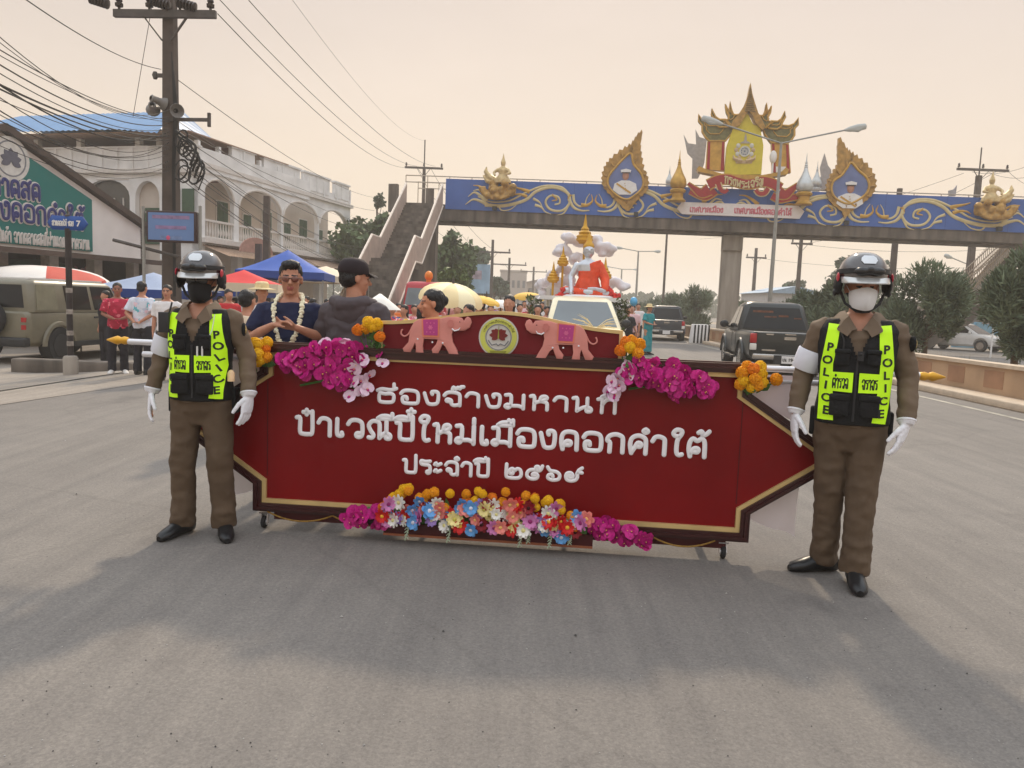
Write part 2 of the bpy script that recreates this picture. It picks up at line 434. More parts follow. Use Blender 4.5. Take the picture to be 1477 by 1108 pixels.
# ================================================================== GROUND
def ground_mat(name, a, b, c, big=.35, fine=160):
    m = bpy.data.materials.new(name); m.use_nodes = True
    n = m.node_tree; bs = n.nodes['Principled BSDF']; bs.inputs['Roughness'].default_value = .85; bs.inputs['Specular IOR Level'].default_value = .25
    t = n.nodes.new('ShaderNodeTexCoord')
    def nz(sc, det, src=None, ro=.55):
        x = n.nodes.new('ShaderNodeTexNoise'); x.inputs['Scale'].default_value = sc; x.inputs['Detail'].default_value = det; x.inputs['Roughness'].default_value = ro
        n.links.new(src or t.outputs['Object'], x.inputs[0]); return x
    def rmp(src, p0, c0, p1, c1):
        r = n.nodes.new('ShaderNodeValToRGB'); e = r.color_ramp.elements
        e[0].position = p0; e[0].color = (*c0, 1); e[1].position = p1; e[1].color = (*c1, 1)
        n.links.new(src, r.inputs[0]); return r
    def mx(typ, f, A, B):
        x = n.nodes.new('ShaderNodeMix'); x.data_type = 'RGBA'; x.blend_type = typ
        if isinstance(f, float): x.inputs[0].default_value = f
        else: n.links.new(f, x.inputs[0])
        n.links.new(A, x.inputs[6]); n.links.new(B, x.inputs[7]); return x.outputs[2]
    mp = n.nodes.new('ShaderNodeMapping'); mp.inputs['Rotation'].default_value = (0, 0, R(-8)); mp.inputs['Scale'].default_value = (1, .16, 1)
    n.links.new(t.outputs['Object'], mp.inputs[0])
    base = rmp(nz(big, 6, mp.outputs[0]).outputs[0], .3, a, .7, b)
    stain = rmp(nz(2.2, 8, None, .7).outputs[0], .3, (.90, .90, .905), .7, (1.05, 1.05, 1.04))
    col = mx('MULTIPLY', 1.0, base.outputs[0], stain.outputs[0])
    grit = nz(fine * .32, 8, None, .85)
    g = rmp(grit.outputs[0], .32, (.72, .72, .72), .68, (1.25, 1.24, 1.22))
    col = mx('MULTIPLY', .9, col, g.outputs[0])
    mp2 = n.nodes.new('ShaderNodeMapping'); mp2.inputs['Rotation'].default_value = (0, 0, R(6)); mp2.inputs['Scale'].default_value = (5, .22, 1)
    n.links.new(t.outputs['Object'], mp2.inputs[0])
    st_ = rmp(nz(1.3, 8, mp2.outputs[0], .68).outputs[0], .3, (.84, .84, .85), .7, (1.12, 1.11, 1.10))
    col = mx('MULTIPLY', .9, col, st_.outputs[0])
    ag = n.nodes.new('ShaderNodeTexVoronoi'); ag.inputs['Scale'].default_value = 120
    n.links.new(t.outputs['Object'], ag.inputs[0])
    asp = n.nodes.new('ShaderNodeSeparateColor'); n.links.new(ag.outputs['Color'], asp.inputs[0])
    agr = rmp(asp.outputs[0], .0, (.62, .62, .63), 1.0, (1.38, 1.37, 1.35))
    col = mx('MULTIPLY', .30, col, agr.outputs[0])
    oil = rmp(nz(.8, 5, None, .6).outputs[0], .60, (1, 1, 1), .70, (.80, .80, .81))
    col = mx('MULTIPLY', 1.0, col, oil.outputs[0])
    v = n.nodes.new('ShaderNodeTexVoronoi'); v.inputs['Scale'].default_value = 55
    n.links.new(t.outputs['Object'], v.inputs[0])
    spk = rmp(v.outputs['Distance'], .06, (1, 1, 1), .09, (0, 0, 0))
    msk = rmp(nz(9, 2).outputs[0], .55, (0, 0, 0), .66, (.6, .6, .6))
    sm = mx('MULTIPLY', 1.0, spk.outputs[0], msk.outputs[0])
    cc = n.nodes.new('ShaderNodeRGB'); cc.outputs[0].default_value = (*c, 1)
    col = mx('MIX', sm, col, cc.outputs[0])
    # hairline cracks
    v2 = n.nodes.new('ShaderNodeTexVoronoi'); v2.feature = 'DISTANCE_TO_EDGE'; v2.inputs['Scale'].default_value = .33
    wn = nz(3, 4); ad = n.nodes.new('ShaderNodeMixRGB'); ad.inputs[0].default_value = .12
    n.links.new(t.outputs['Object'], ad.inputs[1]); n.links.new(wn.outputs['Color'], ad.inputs[2]); n.links.new(ad.outputs[0], v2.inputs[0])
    crk = rmp(v2.outputs['Distance'], .0015, (.62, .62, .62), .006, (1, 1, 1))
    col = mx('MULTIPLY', .25, col, crk.outputs[0])
    n.links.new(col, bs.inputs['Base Color'])
    bp = n.nodes.new('ShaderNodeBump'); bp.inputs['Strength'].default_value = .35; bp.inputs['Distance'].default_value = .006
    n.links.new(grit.outputs[0], bp.inputs['Height']); n.links.new(bp.outputs[0], bs.inputs['Normal'])
    return m
asph = ground_mat("asphalt", (.180, .164, .150), (.228, .209, .191), (.48, .45, .42))
conc = ground_mat("shoulder concrete", (.27, .235, .20), (.34, .30, .26), (.2, .18, .16), 1.2, 90)
dirt = ground_mat("bare earth", (.30, .24, .17), (.36, .29, .21), (.2, .2, .1), 1.2, 60)

xs = [-700, -300, -120, -60, -40, -28, -20, -16, -13] + [-11 + .4 * i for i in range(18)] + [-3.4, 0, 4, 8, 12, 20, 40, 80, 200, 700]
ys = [-30, -10, 0, 3] + [5 + i for i in range(14)] + [20, 24, 30, 40, 60, 90, 140, 300, 700, 1500]
mb = MB()
mb.v = [(x, y, gz(x, y)) for y in ys for x in xs]
nx = len(xs)
mb.f = [(j * nx + i, j * nx + i + 1, (j + 1) * nx + i + 1, (j + 1) * nx + i) for j in range(len(ys) - 1) for i in range(nx - 1)]
mb.m = [0] * len(mb.f)
tag(mb.build("road", asph), kind='structure')
# worn concrete forecourt on the left, a sheet just above the road following its fall
mb = MB(); rows = []
for y in [6, 8, 9] + [10 + i for i in range(10)] + [22, 26, 30, 40, 55]:
    e = -5.9 + .12 * (y - 13) if y > 13 else -5.9 + .45 * (13 - y) * -.35
    rows.append([(x, y, gz(x, y) + .005) for x in [-60, -20, -14, -11, -10.2, -9.4, -8.6, -7.8, -7.0, min(-6.4, e - .3), e]])
mb.loft(rows, False, closed=False); mb.f = [q[::-1] for q in mb.f]
tag(mb.build("pavement", conc), kind='structure')
# earth strip behind the planter wall
mb = MB(); mb.quad((9.9, 8, .006), (60, 8, .006), (60, 120, .006), (12.6, 120, .006))
tag(mb.build("verge_ground", dirt), kind='structure')
# second carriageway beyond the hedge
mb = MB(); mb.quad((16, 8, .011), (26, 8, .011), (26, 200, .011), (16, 200, .011))
tag(mb.build("side_road", asph), kind='structure')
mb = MB()
for i in range(12):
    a, b = i / 12, (i + 1) / 12
    f = lambda t: (8.02 + .018 * (t * 40), 9.5 + t * 40)
    (x0, y0), (x1, y1) = f(a), f(b)
    mb.quad((x0 - .06, y0, .004), (x0 + .06, y0, .004), (x1 + .06, y1, .004), (x1 - .06, y1, .004))
tag(mb.build("road_edge_line", M("worn road paint", (.36, .33, .27), .8, var=.35, scale=3)), kind='structure')

# ================================================================== THE PARADE SIGN BOARD
SGN = Plane((-.0803, 4.7413, 0), R(-5.29))
def on_sign(name, label, cat, u, w, out, group=None):
    p = SGN.o + SGN.u * u + SGN.n * out
    return thing(name, label, cat, (p.x, p.y, w), SGN.ang, group)
maroon = M("maroon paint", lin(122, 8, 14), .36, var=.16, scale=2, bump=.03, bscale=8, spec=.22)
maroon2 = M("maroon header paint", lin(116, 26, 34), .42, spec=.22, var=.08, scale=4)
framem = M("dark mahogany moulding", lin(58, 22, 22), .3, var=.25, scale=9, spec=.5, stretch=(1, 8, 8))
goldtrim = M("pale gold trim", lin(214, 186, 128), .42, metal=.25, var=.1)
white_letter = M("white foam lettering", lin(244, 242, 246), .5, var=.03)
steel = M("brushed steel", lin(190, 190, 194), .28, metal=.85, var=.06)
alu = M("white aluminium pole", lin(222, 222, 226), .3, metal=.35, var=.05)
rubber = M("black rubber", (.02, .02, .021), .75, var=.2)
sign = on_sign("sign_board", "long maroon parade sign board with gold trim, pink elephants and white Thai lettering", "sign board", 0, 0, 0)
X0, XP, YM = 1.48, 1.97, .655
def outline(g):
    """board outline grown outwards by g"""
    k = g * .75
    pts = [(-X0 - g, .2 - g), (X0 + g, .2 - g), (X0 + g, .325 - k * .45), (XP + g * 1.5, YM), (1.44 + g, 1.0 + k * .45), (1.44 + g, 1.125 + g), (-1.44 - g, 1.125 + g), (-1.44 - g, 1.0 + k * .45), (-XP - g * 1.5, YM), (-X0 - g, .325 - k * .45)]
    return pts
def ring(mb, pa, pb, y0, y1, m=0):
    n = len(pa)
    v = [(p[0], y0, p[1]) for p in pa] + [(p[0], y0, p[1]) for p in pb] + [(p[0], y1, p[1]) for p in pa] + [(p[0], y1, p[1]) for p in pb]
    f = []
    for i in range(n):
        k = (i + 1) % n
        f += [(i, k, k + n, i + n), (i + 2 * n, i + 3 * n, k + 3 * n, k + 2 * n), (i, i + 2 * n, k + 2 * n, k), (i + n, k + n, k + 3 * n, i + 3 * n)]
    return mb.add(v, f, m)
mb = MB(); mb.prism(outline(.003), .0, .03); mb.build("panel", maroon, sign)
for sx in (-1, 1):   # board joints: thin dark seams
    pass
mb = MB(); mb.box((1.475, -.0012, .66), (.004, .002, .62)); mb.box((-1.475, -.0012, .66), (.004, .002, .62)); mb.build("panel_seam", M("seam", lin(60, 10, 14), .6), sign)
mb = MB(); ring(mb, outline(.022), outline(-.004), -.022, -.0005); mb.build("gold_trim", goldtrim, sign, ang=20)
mb = MB()
for a, b, y in ((.022, .045, -.035), (.045, .062, -.05), (.062, .078, -.032)):
    ring(mb, outline(a + .0005), outline(b), y, .05)
mb.build("frame", framem, sign, ang=20)
# header board
HD = [(-.735, 1.155), (.72, 1.155), (.72, 1.352)] + [(x, 1.352 + .088 * (math.cos(PI * x / .80) * .5 + .5) ** 1.25) for x in [.66, .56, .46, .36, .26, .16, .08, 0, -.08, -.16, -.26, -.36, -.46, -.56, -.66]] + [(-.735, 1.352)]
def grow(pts, g, c=(0, 1.28)):
    out = []
    for x, z in pts:
        out.append((x + (g if x > .7 else -g if x < -.7 else 0), z + (g if z > 1.3 else -g)))
    return out
mb = MB(); mb.prism(HD, -.005, .02); mb.build("header_panel", maroon2, sign)
mb = MB(); ring(mb, grow(HD, .02), grow(HD, -.001), -.018, .021); mb.build("header_trim", goldtrim, sign, ang=20)
mb = MB(); mb.box((0, .035, 1.185), (2.9, .04, .05)); mb.box((0, -.012, 1.143), (1.53, .045, .018)); mb.build("top_moulding", framem, sign)
def flat_letters(mb):
    mb.v = [(x, -.005 + (y + .010) * .42, z) for x, y, z in mb.v]; return mb
# lettering
mb = MB(); thai(mb, "ฮ่องจ๊างมหานที", -.762, .735, .862, .083, -.010, .0118, slope=.004); flat_letters(mb).build("lettering", white_letter, sign)
mb = MB(); thai(mb, "ป๋าเวณีปี๋ใหม่เมืองดอกคำใต้", -1.285, 1.285, .632, .110, -.010, .0142, slope=-.002); flat_letters(mb).build("lettering", white_letter, sign)
for tx_, a_, b_ in (("ประจำปี", -.588, -.035), ("๒๕๖๙", .060, .540)):
    mb = MB(); thai(mb, tx_, a_, b_, .424 + .006 * (a_ + .588), .082, -.010, .0115, slope=.006); flat_letters(mb).build("lettering", white_letter, sign)
# emblem
EMB = (-.012, 1.300)
emb = MB()
def disc(mb, r0, r1, y0, y1, c=EMB, m=0, n=48):
    a = [(c[0] + r1 * math.cos(2 * PI * i / n), c[1] + r1 * math.sin(2 * PI * i / n)) for i in range(n)]
    if r0 <= 0: return mb.prism(a, y0, y1, m)
    b = [(c[0] + r0 * math.cos(2 * PI * i / n), c[1] + r0 * math.sin(2 * PI * i / n)) for i in range(n)]
    return ring(mb, a, b, y0, y1, m)
disc(emb, 0, .122, -.012, -.0055, m=0)
disc(emb, .083, .113, -.0155, -.0125, m=1)
disc(emb, .075, .079, -.0155, -.0125, m=2)
for k in range(2):
    pass
MLEAF = lin(120, 40, 38)
def petal(mb, c, a, L, w, y0, y1, m):
    d = (math.cos(a), math.sin(a)); s = (-d[1], d[0])
    pts = [(0, .12), (.3, .9), (.55, 1), (.8, .65), (1, 0), (.8, -.65), (.55, -1), (.3, -.9), (0, -.12)]
    mb.prism([(c[0] + d[0] * L * t + s[0] * w * k, c[1] + d[1] * L * t + s[1] * w * k) for t, k in pts], y0, y1, m)
cc = (EMB[0], EMB[1] + .012)
for i, (a, L) in enumerate([(0, .058), (180, .058), (35, .055), (145, .055), (-35, .05), (215, .05), (62, .045), (118, .045)]):
    petal(emb, cc, R(a), L, .016, -.0155 - i * .0004, -.0125, 3)
emb.prism([(cc[0] - .005, cc[1] - .02), (cc[0] + .005, cc[1] - .02), (cc[0], cc[1] + .06)], -.021, -.0125, 4)
for sx in (-1, 1):
    emb.tube([(EMB[0] + sx * x, -.015, EMB[1] + z) for x, z in ((.062, -.02), (.04, -.05), (.012, -.04), (0, -.052))], .003, 5, 2)
emb.prism([(EMB[0] - .052, EMB[1] - .082), (EMB[0] + .052, EMB[1] - .082), (EMB[0] + .04, EMB[1] - .106), (EMB[0] - .04, EMB[1] - .106)], -.019, -.0158, 4)
def arc_fn(p):
    a = PI / 2 - p.x / .098; r = .0915 + p.z
    return Vector((EMB[0] + r * math.cos(a), -.0165, EMB[1] + r * math.sin(a)))
thai(emb, "เทศบาลเมืองดอกคำใต้", -.12, .12, 0, .010, 0, .0011, fn=arc_fn, m=5, n=4, k=2)
emb.build("emblem", [M("emblem silver", lin(205, 203, 198), .4, metal=.2), M("emblem lime", lin(202, 204, 96), .5), M("emblem grey", lin(120, 122, 128), .5),
                     M("emblem maroon", MLEAF, .5), M("emblem olive", lin(150, 150, 60), .5), M("emblem ink", lin(110, 105, 50), .6)], sign)
# elephants: relief figures, drawn once and mirrored
EZ = [(490, 560), (497, 580), (487, 606), (462, 622), (432, 622), (404, 616), (396, 642), (402, 680), (420, 715), (432, 742), (430, 760), (396, 764), (384, 742), (364, 702), (350, 690), (330, 736), (300, 738), (296, 716), (318, 690), (326, 667), (256, 662), (250, 700), (258, 748), (250, 760), (214, 757), (216, 700), (212, 682), (186, 740), (156, 731), (149, 712), (178, 680), (184, 640), (190, 608), (206, 580), (232, 564), (340, 561), (376, 553), (420, 553), (446, 557), (458, 574), (466, 560), (476, 551)]
def ez(p): return SGN.S(540 + p[0] / 3.517, 300 + p[1] / 3.517)
eu = [ez(p) for p in EZ]
def eleph(mirror):
    f = (lambda q: (-q[0] - .030, q[1])) if mirror else (lambda q: q)
    mb = MB()
    body = [f(q) for q in eu]
    mb.prism(body, -.034, -.006)
    me = bev(mb.mesh("e", False), .006, 2, 60)
    o = OB("elephant_relief", me, M("pink elephant paint", lin(214, 138, 128), .5, var=.08, scale=12), sign)
    m2 = MB()
    T = [f(ez(p)) for p in ((192, 612), (176, 640), (156, 650), (140, 638), (142, 622), (148, 616))]
    m2.tube([(a, -.02, b) for a, b in cr([Vector((*t, 0)) for t in T], 4) and [(v.x, v.y) for v in cr([Vector((*t, 0)) for t in T], 4)]], .0055, 6)
    m2.build("tail", M("pink elephant paint", None), o)
    m2 = MB()
    m2.prism([f(ez(p)) for p in ((246, 561), (336, 560), (334, 656), (250, 654))], -.038, -.0345, 0)
    m2.prism([f(ez(p)) for p in ((254, 566), (328, 565), (327, 646), (257, 644))], -.0405, -.0385, 1)
    c = f(ez((291, 606)))
    for i in range(6): petal(m2, c, R(60 * i), .016, .005, -.0425 - i * .0002, -.041, 2)
    for dz in (-.028, .028):
        for dx in (-.022, 0, .022): disc(m2, 0, .0045, -.042, -.041, (c[0] + dx, c[1] + dz), 2, 10)
    m2.build("saddle_cloth", [M("salmon border", lin(224, 130, 104), .6), M("magenta cloth", lin(186, 66, 132), .6, var=.1), M("rose motif", lin(214, 104, 150), .6)], o)
    m2 = MB()
    tk = [f(ez(p)) for p in ((398, 612), (412, 622), (432, 618), (440, 606))]
    m2.tube([(a, -.038, b) for a, b in tk], [.0045, .005, .004, .001], 6, 0)
    for p in ((300, 680), (226, 664), (352, 684)):
        q = f(ez(p)); m2.ell((q[0], -.036, q[1]), (.006, .003, .006), 8, 5)
    m2.build("tusk", white_letter, o)
    m2 = MB(); q = f(ez((438, 578))); m2.ell((q[0], -.035, q[1]), (.0028, .002, .004), 8, 5); m2.build("eye", rubber, o)
    m2 = MB(); E = [f(ez(p)) for p in ((386, 566), (404, 570), (408, 594), (396, 612), (380, 600), (374, 580))]
    m2.prism(E, -.039, -.0345); m2.build("ear", M("pink elephant ear", lin(202, 122, 114), .5), o)
MATS["pink elephant paint"] = M("pink elephant paint", lin(214, 138, 128), .5, var=.08, scale=12)
eleph(False); eleph(True)
# carrying poles with spear tips, behind the board
goldp = M("gold paint", lin(214, 160, 52), .35, metal=.45, var=.15)
for z, y, L0, L1 in ((1.172, .075, -2.45, 2.5), (1.095, .075, -2.35, 2.05)):
    mb = MB(); mb.tube([(L0, y, z - .006), (L1, y, z + .006)], .019, 12); pl = mb.build("carrying_pole", alu, sign)
    if z > 1.15:
        for sx, Lx in ((-1, L0), (1, L1)):
            mb = MB(); mb.lathe([(.019, 0), (.024, .01), (.027, .03), (.02, .05), (.024, .06), (.03, .075), (.022, .1), (.004, .15)], 12, (Lx, y, z), Matrix.Rotation(sx * PI / 2, 3, 'Y')); mb.build("spear_tip", goldp, pl)
# understructure, castors, cloth panels, rope swags, flower tray
mb = MB(); mb.box((0, .06, .16), (2.9, .05, .05)); mb.box((-1.3, .22, .105), (.05, .42, .04)); mb.box((1.3, .22, .105), (.05, .42, .04)); mb.box((0, .4, .105), (2.7, .05, .04))
for x in (-1.3, -.45, .45, 1.3): mb.bar((x, .4, .12), (x, .05, 1.0), .035, .035)
mb.build("frame_rail", M("dark steel", (.05, .035, .03), .5, metal=.4), sign)
for x in (-1.5, 1.42):
    for y in (.02, .4):
        mb = MB(); mb.lathe([(.006, -.014), (.033, -.014), (.041, -.008), (.041, .008), (.033, .014), (.006, .014)], 18, (x, y, .041), Matrix.Rotation(PI / 2, 3, 'Y'))
        w = mb.build("castor_wheel", rubber, sign)
        mb = MB(); mb.lathe([(.004, -.019), (.022, -.019), (.022, .019), (.004, .019)], 14, (x, y, .041), Matrix.Rotation(PI / 2, 3, 'Y'))
        for s in (-1, 1): mb.bar((x + s * .021, y, .035), (x + s * .019, y + .015, .1), .006, .03)
        mb.box((x, y + .012, .1), (.06, .06, .008)); mb.ell((x, y + .012, .083), (.02, .02, .012), 10, 6)
        mb.build("castor_fork", steel, w)
sheer = M("sheer white cloth", lin(232, 220, 224), .8, var=.06, scale=3, alpha=.72)
for sx in (-1, 1):
    mb = MB(); rings = []
    a0, a1 = 1.42, 1.86
    for i in range(15):
        t = i / 14; x = sx * (a0 + (a1 - a0) * t); top = .62 if t < .8 else .58
        bot = .30 - .16 * t + .01 * math.sin(9 * t)
        rings.append([(x, .09 + .014 * math.sin(16 * t + k), top + (bot - top) * k / 6) for k in range(7)])
    mb.loft(rings, False, closed=False); mb.build("cloth_panel", sheer, sign)
    mb = MB(); mb.prism([(sx * 1.46, 1.02), (sx * 1.46, 1.14), (sx * 1.83, 1.14), (sx * 1.8, .86)], .06, .064); mb.build("cloth_panel", sheer, sign)
rope = M("gold rope", lin(150, 112, 40), .6, var=.3, scale=60)
for a, b in ((-1.46, -1.03), (-1.03, -.62), (.62, .98), (.98, 1.36)):
    mb = MB(); mb.tube([(a + (b - a) * i / 10, -.03, .122 - .05 * (1 - (2 * i / 10 - 1) ** 2)) for i in range(11)], .0055, 6); mb.build("rope_swag", rope, sign)
mb = MB(); mb.box((-.03, -.05, .085), (1.3, .10, .075)); mb.box((0, .02, .1), (2.86, .03, .07)); t = mb.build("flower_tray", M("tray maroon", lin(70, 14, 18), .5), sign)
mb = MB(); mb.box((-.03, -.104, .05), (1.3, .006, .014)); mb.build("tray_trim", M("tray copper trim", lin(150, 88, 60), .5), t)
mb = MB()
mb.bar((-1.45, .03, 1.1), (-1.78, .03, 1.15), .03, .03); mb.bar((1.45, .03, 1.1), (1.7, .03, 1.12), .03, .03); mb.build("pole_bracket", framem, sign)

# ------------------------------------------------------------------ flowers
def petal_grid(mb, a, L, w, cup, m, lift=0.0, c=(0, 0, 0), tip=.25):
    """one cupped petal in a flower facing -y, around the y axis"""
    d = Vector((math.cos(a), 0, math.sin(a))); s = Vector((-d.z, 0, d.x)); c = Vector(c)
    prof = [(0, .15), (.25, .7), (.55, 1), (.82, .8), (1, tip)]
    rows = []
    for t, k in prof:
        y = -lift * t - cup * (t * (1.4 - t))
        rows.append([c + d * L * t + s * w * k * q + Vector((0, y - cup * .25 * abs(q), 0)) for q in (-1, 0, 1)])
    mb.loft(rows, False, m, closed=False)
def orchid_mesh(seed, pale):
    rnd = random.Random(seed); mb = MB()
    for a, L, w in ((90, .95, .5), (215, .95, .48), (325, .95, .48), (8, 1.05, .72), (172, 1.05, .72)):
        petal_grid(mb, R(a + rnd.uniform(-8, 8)), L, w, rnd.uniform(.05, .28), 0, rnd.uniform(-.1, .25))
    mb.ell((0, -.18, -.12), (.2, .2, .26), 7, 5, m=1); mb.ell((0, -.3, .05), (.09, .1, .09), 6, 4, m=2)
    return mb.mesh("orchid_bloom")
MAG = M("magenta orchid petal", lin(196, 26, 130), .55, var=.28, scale=3)
MAGD = M("deep magenta lip", lin(150, 12, 92), .55)
PALE = M("pale pink orchid petal", lin(236, 208, 228), .55, var=.1, scale=3)
YEL = M("orchid yellow throat", lin(240, 200, 90), .5)
LEAF = M("flower leaf green", (.06, .16, .03), .5, var=.4, scale=20)
orch = {}
for kind, ms in (('mag', [MAG, MAGD, YEL]), ('pale', [PALE, MAG, YEL])):
    orch[kind] = []
    for s in range(4):
        me = orchid_mesh(s, kind)
        for m in ms: me.materials.append(m)
        orch[kind].append(me)
def bloom(name, me, par, loc, sc, rot):
    o = bpy.data.objects.new(name, me); COL.objects.link(o); o.parent = par; o.location = loc; o.scale = (sc,) * 3; o.rotation_euler = rot; return o
def mari_mesh(seed):
    rnd = random.Random(seed); mb = MB()
    for lay in range(6):
        th = PI * (.08 + lay * .13); n = (5, 9, 12, 13, 12, 10)[lay]
        for i in range(n):
            a = 2 * PI * i / n + lay * .4 + rnd.uniform(-.15, .15)
            d = Vector((math.sin(th) * math.cos(a), -math.cos(th), math.sin(th) * math.sin(a)))
            s = d.cross(Vector((0, 1, 0.01))).normalized(); u = s.cross(d)
            r = rnd.uniform(.86, 1.04); w = .30
            b = d * .55
            mb.add([b - s * w * .6, b + s * w * .6, d * r + s * w + u * .10, d * (r + .05), d * r - s * w + u * .10, d * r * .97 - u * .22], [(0, 1, 2, 3, 4), (2, 5, 4, 3)])
    mb.ell((0, 0, 0), (.8, .8, .8), 10, 7)
    return mb.mesh("marigold_head")
MAR = [M("marigold orange", lin(246, 160, 8), .7, var=.2, scale=2), M("marigold yellow", lin(252, 190, 16), .7, var=.18, scale=2), M("marigold deep orange", lin(236, 130, 12), .7, var=.2, scale=2)]
mari = []
for s in range(5):
    me = mari_mesh(s); me.materials.append(MAR[(0, 1, 0, 1, 2)[s]]); mari.append(me)
def leaf_mesh():
    mb = MB(); rows = []
    for t, k in ((0, .08), (.2, .6), (.5, 1), (.8, .6), (1, .05)):
        rows.append([(q * k * .3, -.25 * t * t + .06 * abs(q), t) for q in (-1, 0, 1)])
    mb.loft(rows, False, closed=False); me = mb.mesh("leaf"); me.materials.append(LEAF); return me
leafm = leaf_mesh()
def daisy_mesh(seed, n, mats, w=.26, cup=.1):
    rnd = random.Random(seed); mb = MB()
    for lay in (0, 1):
        for i in range(n):
            petal_grid(mb, 2 * PI * (i + lay * .5) / n + rnd.uniform(-.1, .1), 1 - lay * .25, w, cup, 0, .1 + lay * .25, (0, -.05 * lay, 0), .5)
    mb.ell((0, -.15, 0), (.26, .2, .26), 9, 6, m=1)
    me = mb.mesh("daisy")
    for m in mats: me.materials.append(m)
    return me
def orchid_bunch(label, pts, group, seed):
    """pts: (u, w, out, kind, size)"""
    rnd = random.Random(seed)
    c = (sum(p[0] for p in pts) / len(pts), min(p[1] for p in pts))
    t = on_sign("orchid_spray", label, "flowers", c[0], c[1], 0, group)
    for u, w, out, kind, sz in pts:
        bloom("orchid_bloom", rnd.choice(orch[kind]), t, (u - c[0], -out, w - c[1]), sz, (rnd.uniform(-.7, .7), rnd.uniform(-.7, .7), rnd.uniform(-.9, .9)))
    mb = MB()
    mb.tube([(-.2, -.02, .05), (0, -.05, .10), (.2, -.02, .04)], .008, 6); mb.build("stem", LEAF, t)
    return t
def spray(poly_top, poly_bot, x0, x1, n, rnd, kind='mag', sz=.046, out=(.03, .12)):
    r = []
    for i in range(n):
        x = rnd.uniform(x0, x1); f = (x - x0) / (x1 - x0)
        t = np.interp(f, *poly_top); b = np.interp(f, *poly_bot)
        w = b + (t - b) * rnd.random(); r.append((x, w, rnd.uniform(*out) * (1 - .3 * abs(2 * f - 1)), kind, sz * rnd.uniform(.85, 1.2)))
    return r
rnd = random.Random(3)
Lp = spray(((0, .3, .7, 1), (1.10, 1.20, 1.225, 1.19)), ((0, .2, .5, .7, 1), (1.06, 1.03, 1.0, .95, 1.07)), -1.36, -.84, 72, rnd)
Lp += [(-1.0 + .08 * rnd.random(), .90 + .05 * i + rnd.uniform(-.01, .01), .05, 'mag', .036) for i in range(3)]
Lp += [(-1.12 + .22 * rnd.random(), 1.20 + rnd.uniform(0, .03), .02, 'pale', .04) for i in range(8)]
Lp += [(-.82 - .04 * (i % 3) + rnd.uniform(-.02, .02), 1.12 - .036 * i / 1.3 + rnd.uniform(-.01, .01), .07, 'pale', .045) for i in range(9)]
Lp += [(-.72, 1.11, .05, 'pale', .04), (-.74, 1.16, .05, 'mag', .03)]
orchid_bunch("magenta orchid spray with white blooms hanging over the sign's upper left edge", Lp, None, 1)
Rp = spray(((0, .25, .6, 1), (1.20, 1.22, 1.19, 1.07)), ((0, .3, .6, .8, 1), (1.10, 1.04, .99, 1.02, 1.02)), .74, 1.30, 76, rnd)
Rp += [(1.02 + .06 * rnd.random(), .98 + .02 * i, .06, 'mag', .036) for i in range(3)]
Rp += [(.755 - .025 * (i % 3) + .05 * (1 - i / 11) - .05 * i / 11 + rnd.uniform(-.02, .02), 1.17 - .020 * i, .07, 'pale', .044) for i in range(11)]
orchid_bunch("magenta orchid spray with pale blooms at its left end, over the sign's upper right edge", Rp, None, 2)
B1 = spray(((0, .5, 1), (.14, .22, .20)), ((0, .5, 1), (.10, .09, .08)), -.95, -.66, 34, rnd, 'mag', .04, (.06, .14))
orchid_bunch("small magenta orchid cluster left of the mixed flowers along the sign's foot", B1, None, 4)
B2 = spray(((0, .4, 1), (.23, .22, .12)), ((0, .5, 1), (.13, .10, .06)), .60, .95, 38, rnd, 'mag', .04, (.06, .14))
orchid_bunch("small magenta orchid cluster right of the mixed flowers along the sign's foot", B2, None, 5)
def mari_bunch(label, u, w, spots, leaves, out=.05, sz=.034):
    t = on_sign("marigold_bunch", label, "flowers", u, w, out)
    rr = random.Random(int(u * 100) + 50)
    for a, b, c in spots:
        bloom("marigold_head", rr.choice(mari), t, (a, -c, b), sz * rr.uniform(.85, 1.15), (rr.uniform(-.5, .6), 0, rr.uniform(-.5, .5)))
    mb = MB()
    for a, b, c in spots: mb.tube([(a * .3, .02, -.09), (a * .7, .01 - c * .5, b * .4 - .05), (a, -c * .8, b)], .004, 5)
    mb.build("stem", LEAF, t)
    for a, b in leaves: bloom("leaf", leafm, t, (a, -.02, b), .07 * rr.uniform(.7, 1.3), (rr.uniform(-.5, .5), rr.uniform(-2.2, 2.2), rr.uniform(-1, 1)))
q = [(-.06, .03, .04), (0, .055, .05), (.05, .03, .04), (-.05, -.015, .05), (.01, .0, .07), (.06, -.02, .05), (-.03, .065, .02), (.045, .068, .02), (-.065, -.04, .03), (.03, -.035, .06), (.0, -.05, .05)]
lv = [(-.05, -.06), (0, -.08), (.05, -.07), (-.02, -.1), (.07, -.05), (.02, -.06), (.09, -.02)]
mari_bunch("yellow marigold bunch tied at the sign's left end, beside the officer in black mask", -1.50, 1.14, q, lv)
mari_bunch("yellow marigold bunch tied at the sign's right end under the silver poles", 1.50, 1.125, q + [(.14, .0, .03)], lv)
q2 = [(-.075, .05, .04), (-.01, .10, .04), (.04, .09, .03), (.02, .065, .05), (.065, .015, .05), (-.03, .06, .03)]
mari_bunch("few yellow marigolds with leaves at the left corner of the sign's header", -.80, 1.26, q2, [(-.02, 0), (0, -.03), (.03, -.05), (.05, -.04), (.02, .0), (.0, .03), (-.04, .0), (.04, -.02)], .03)
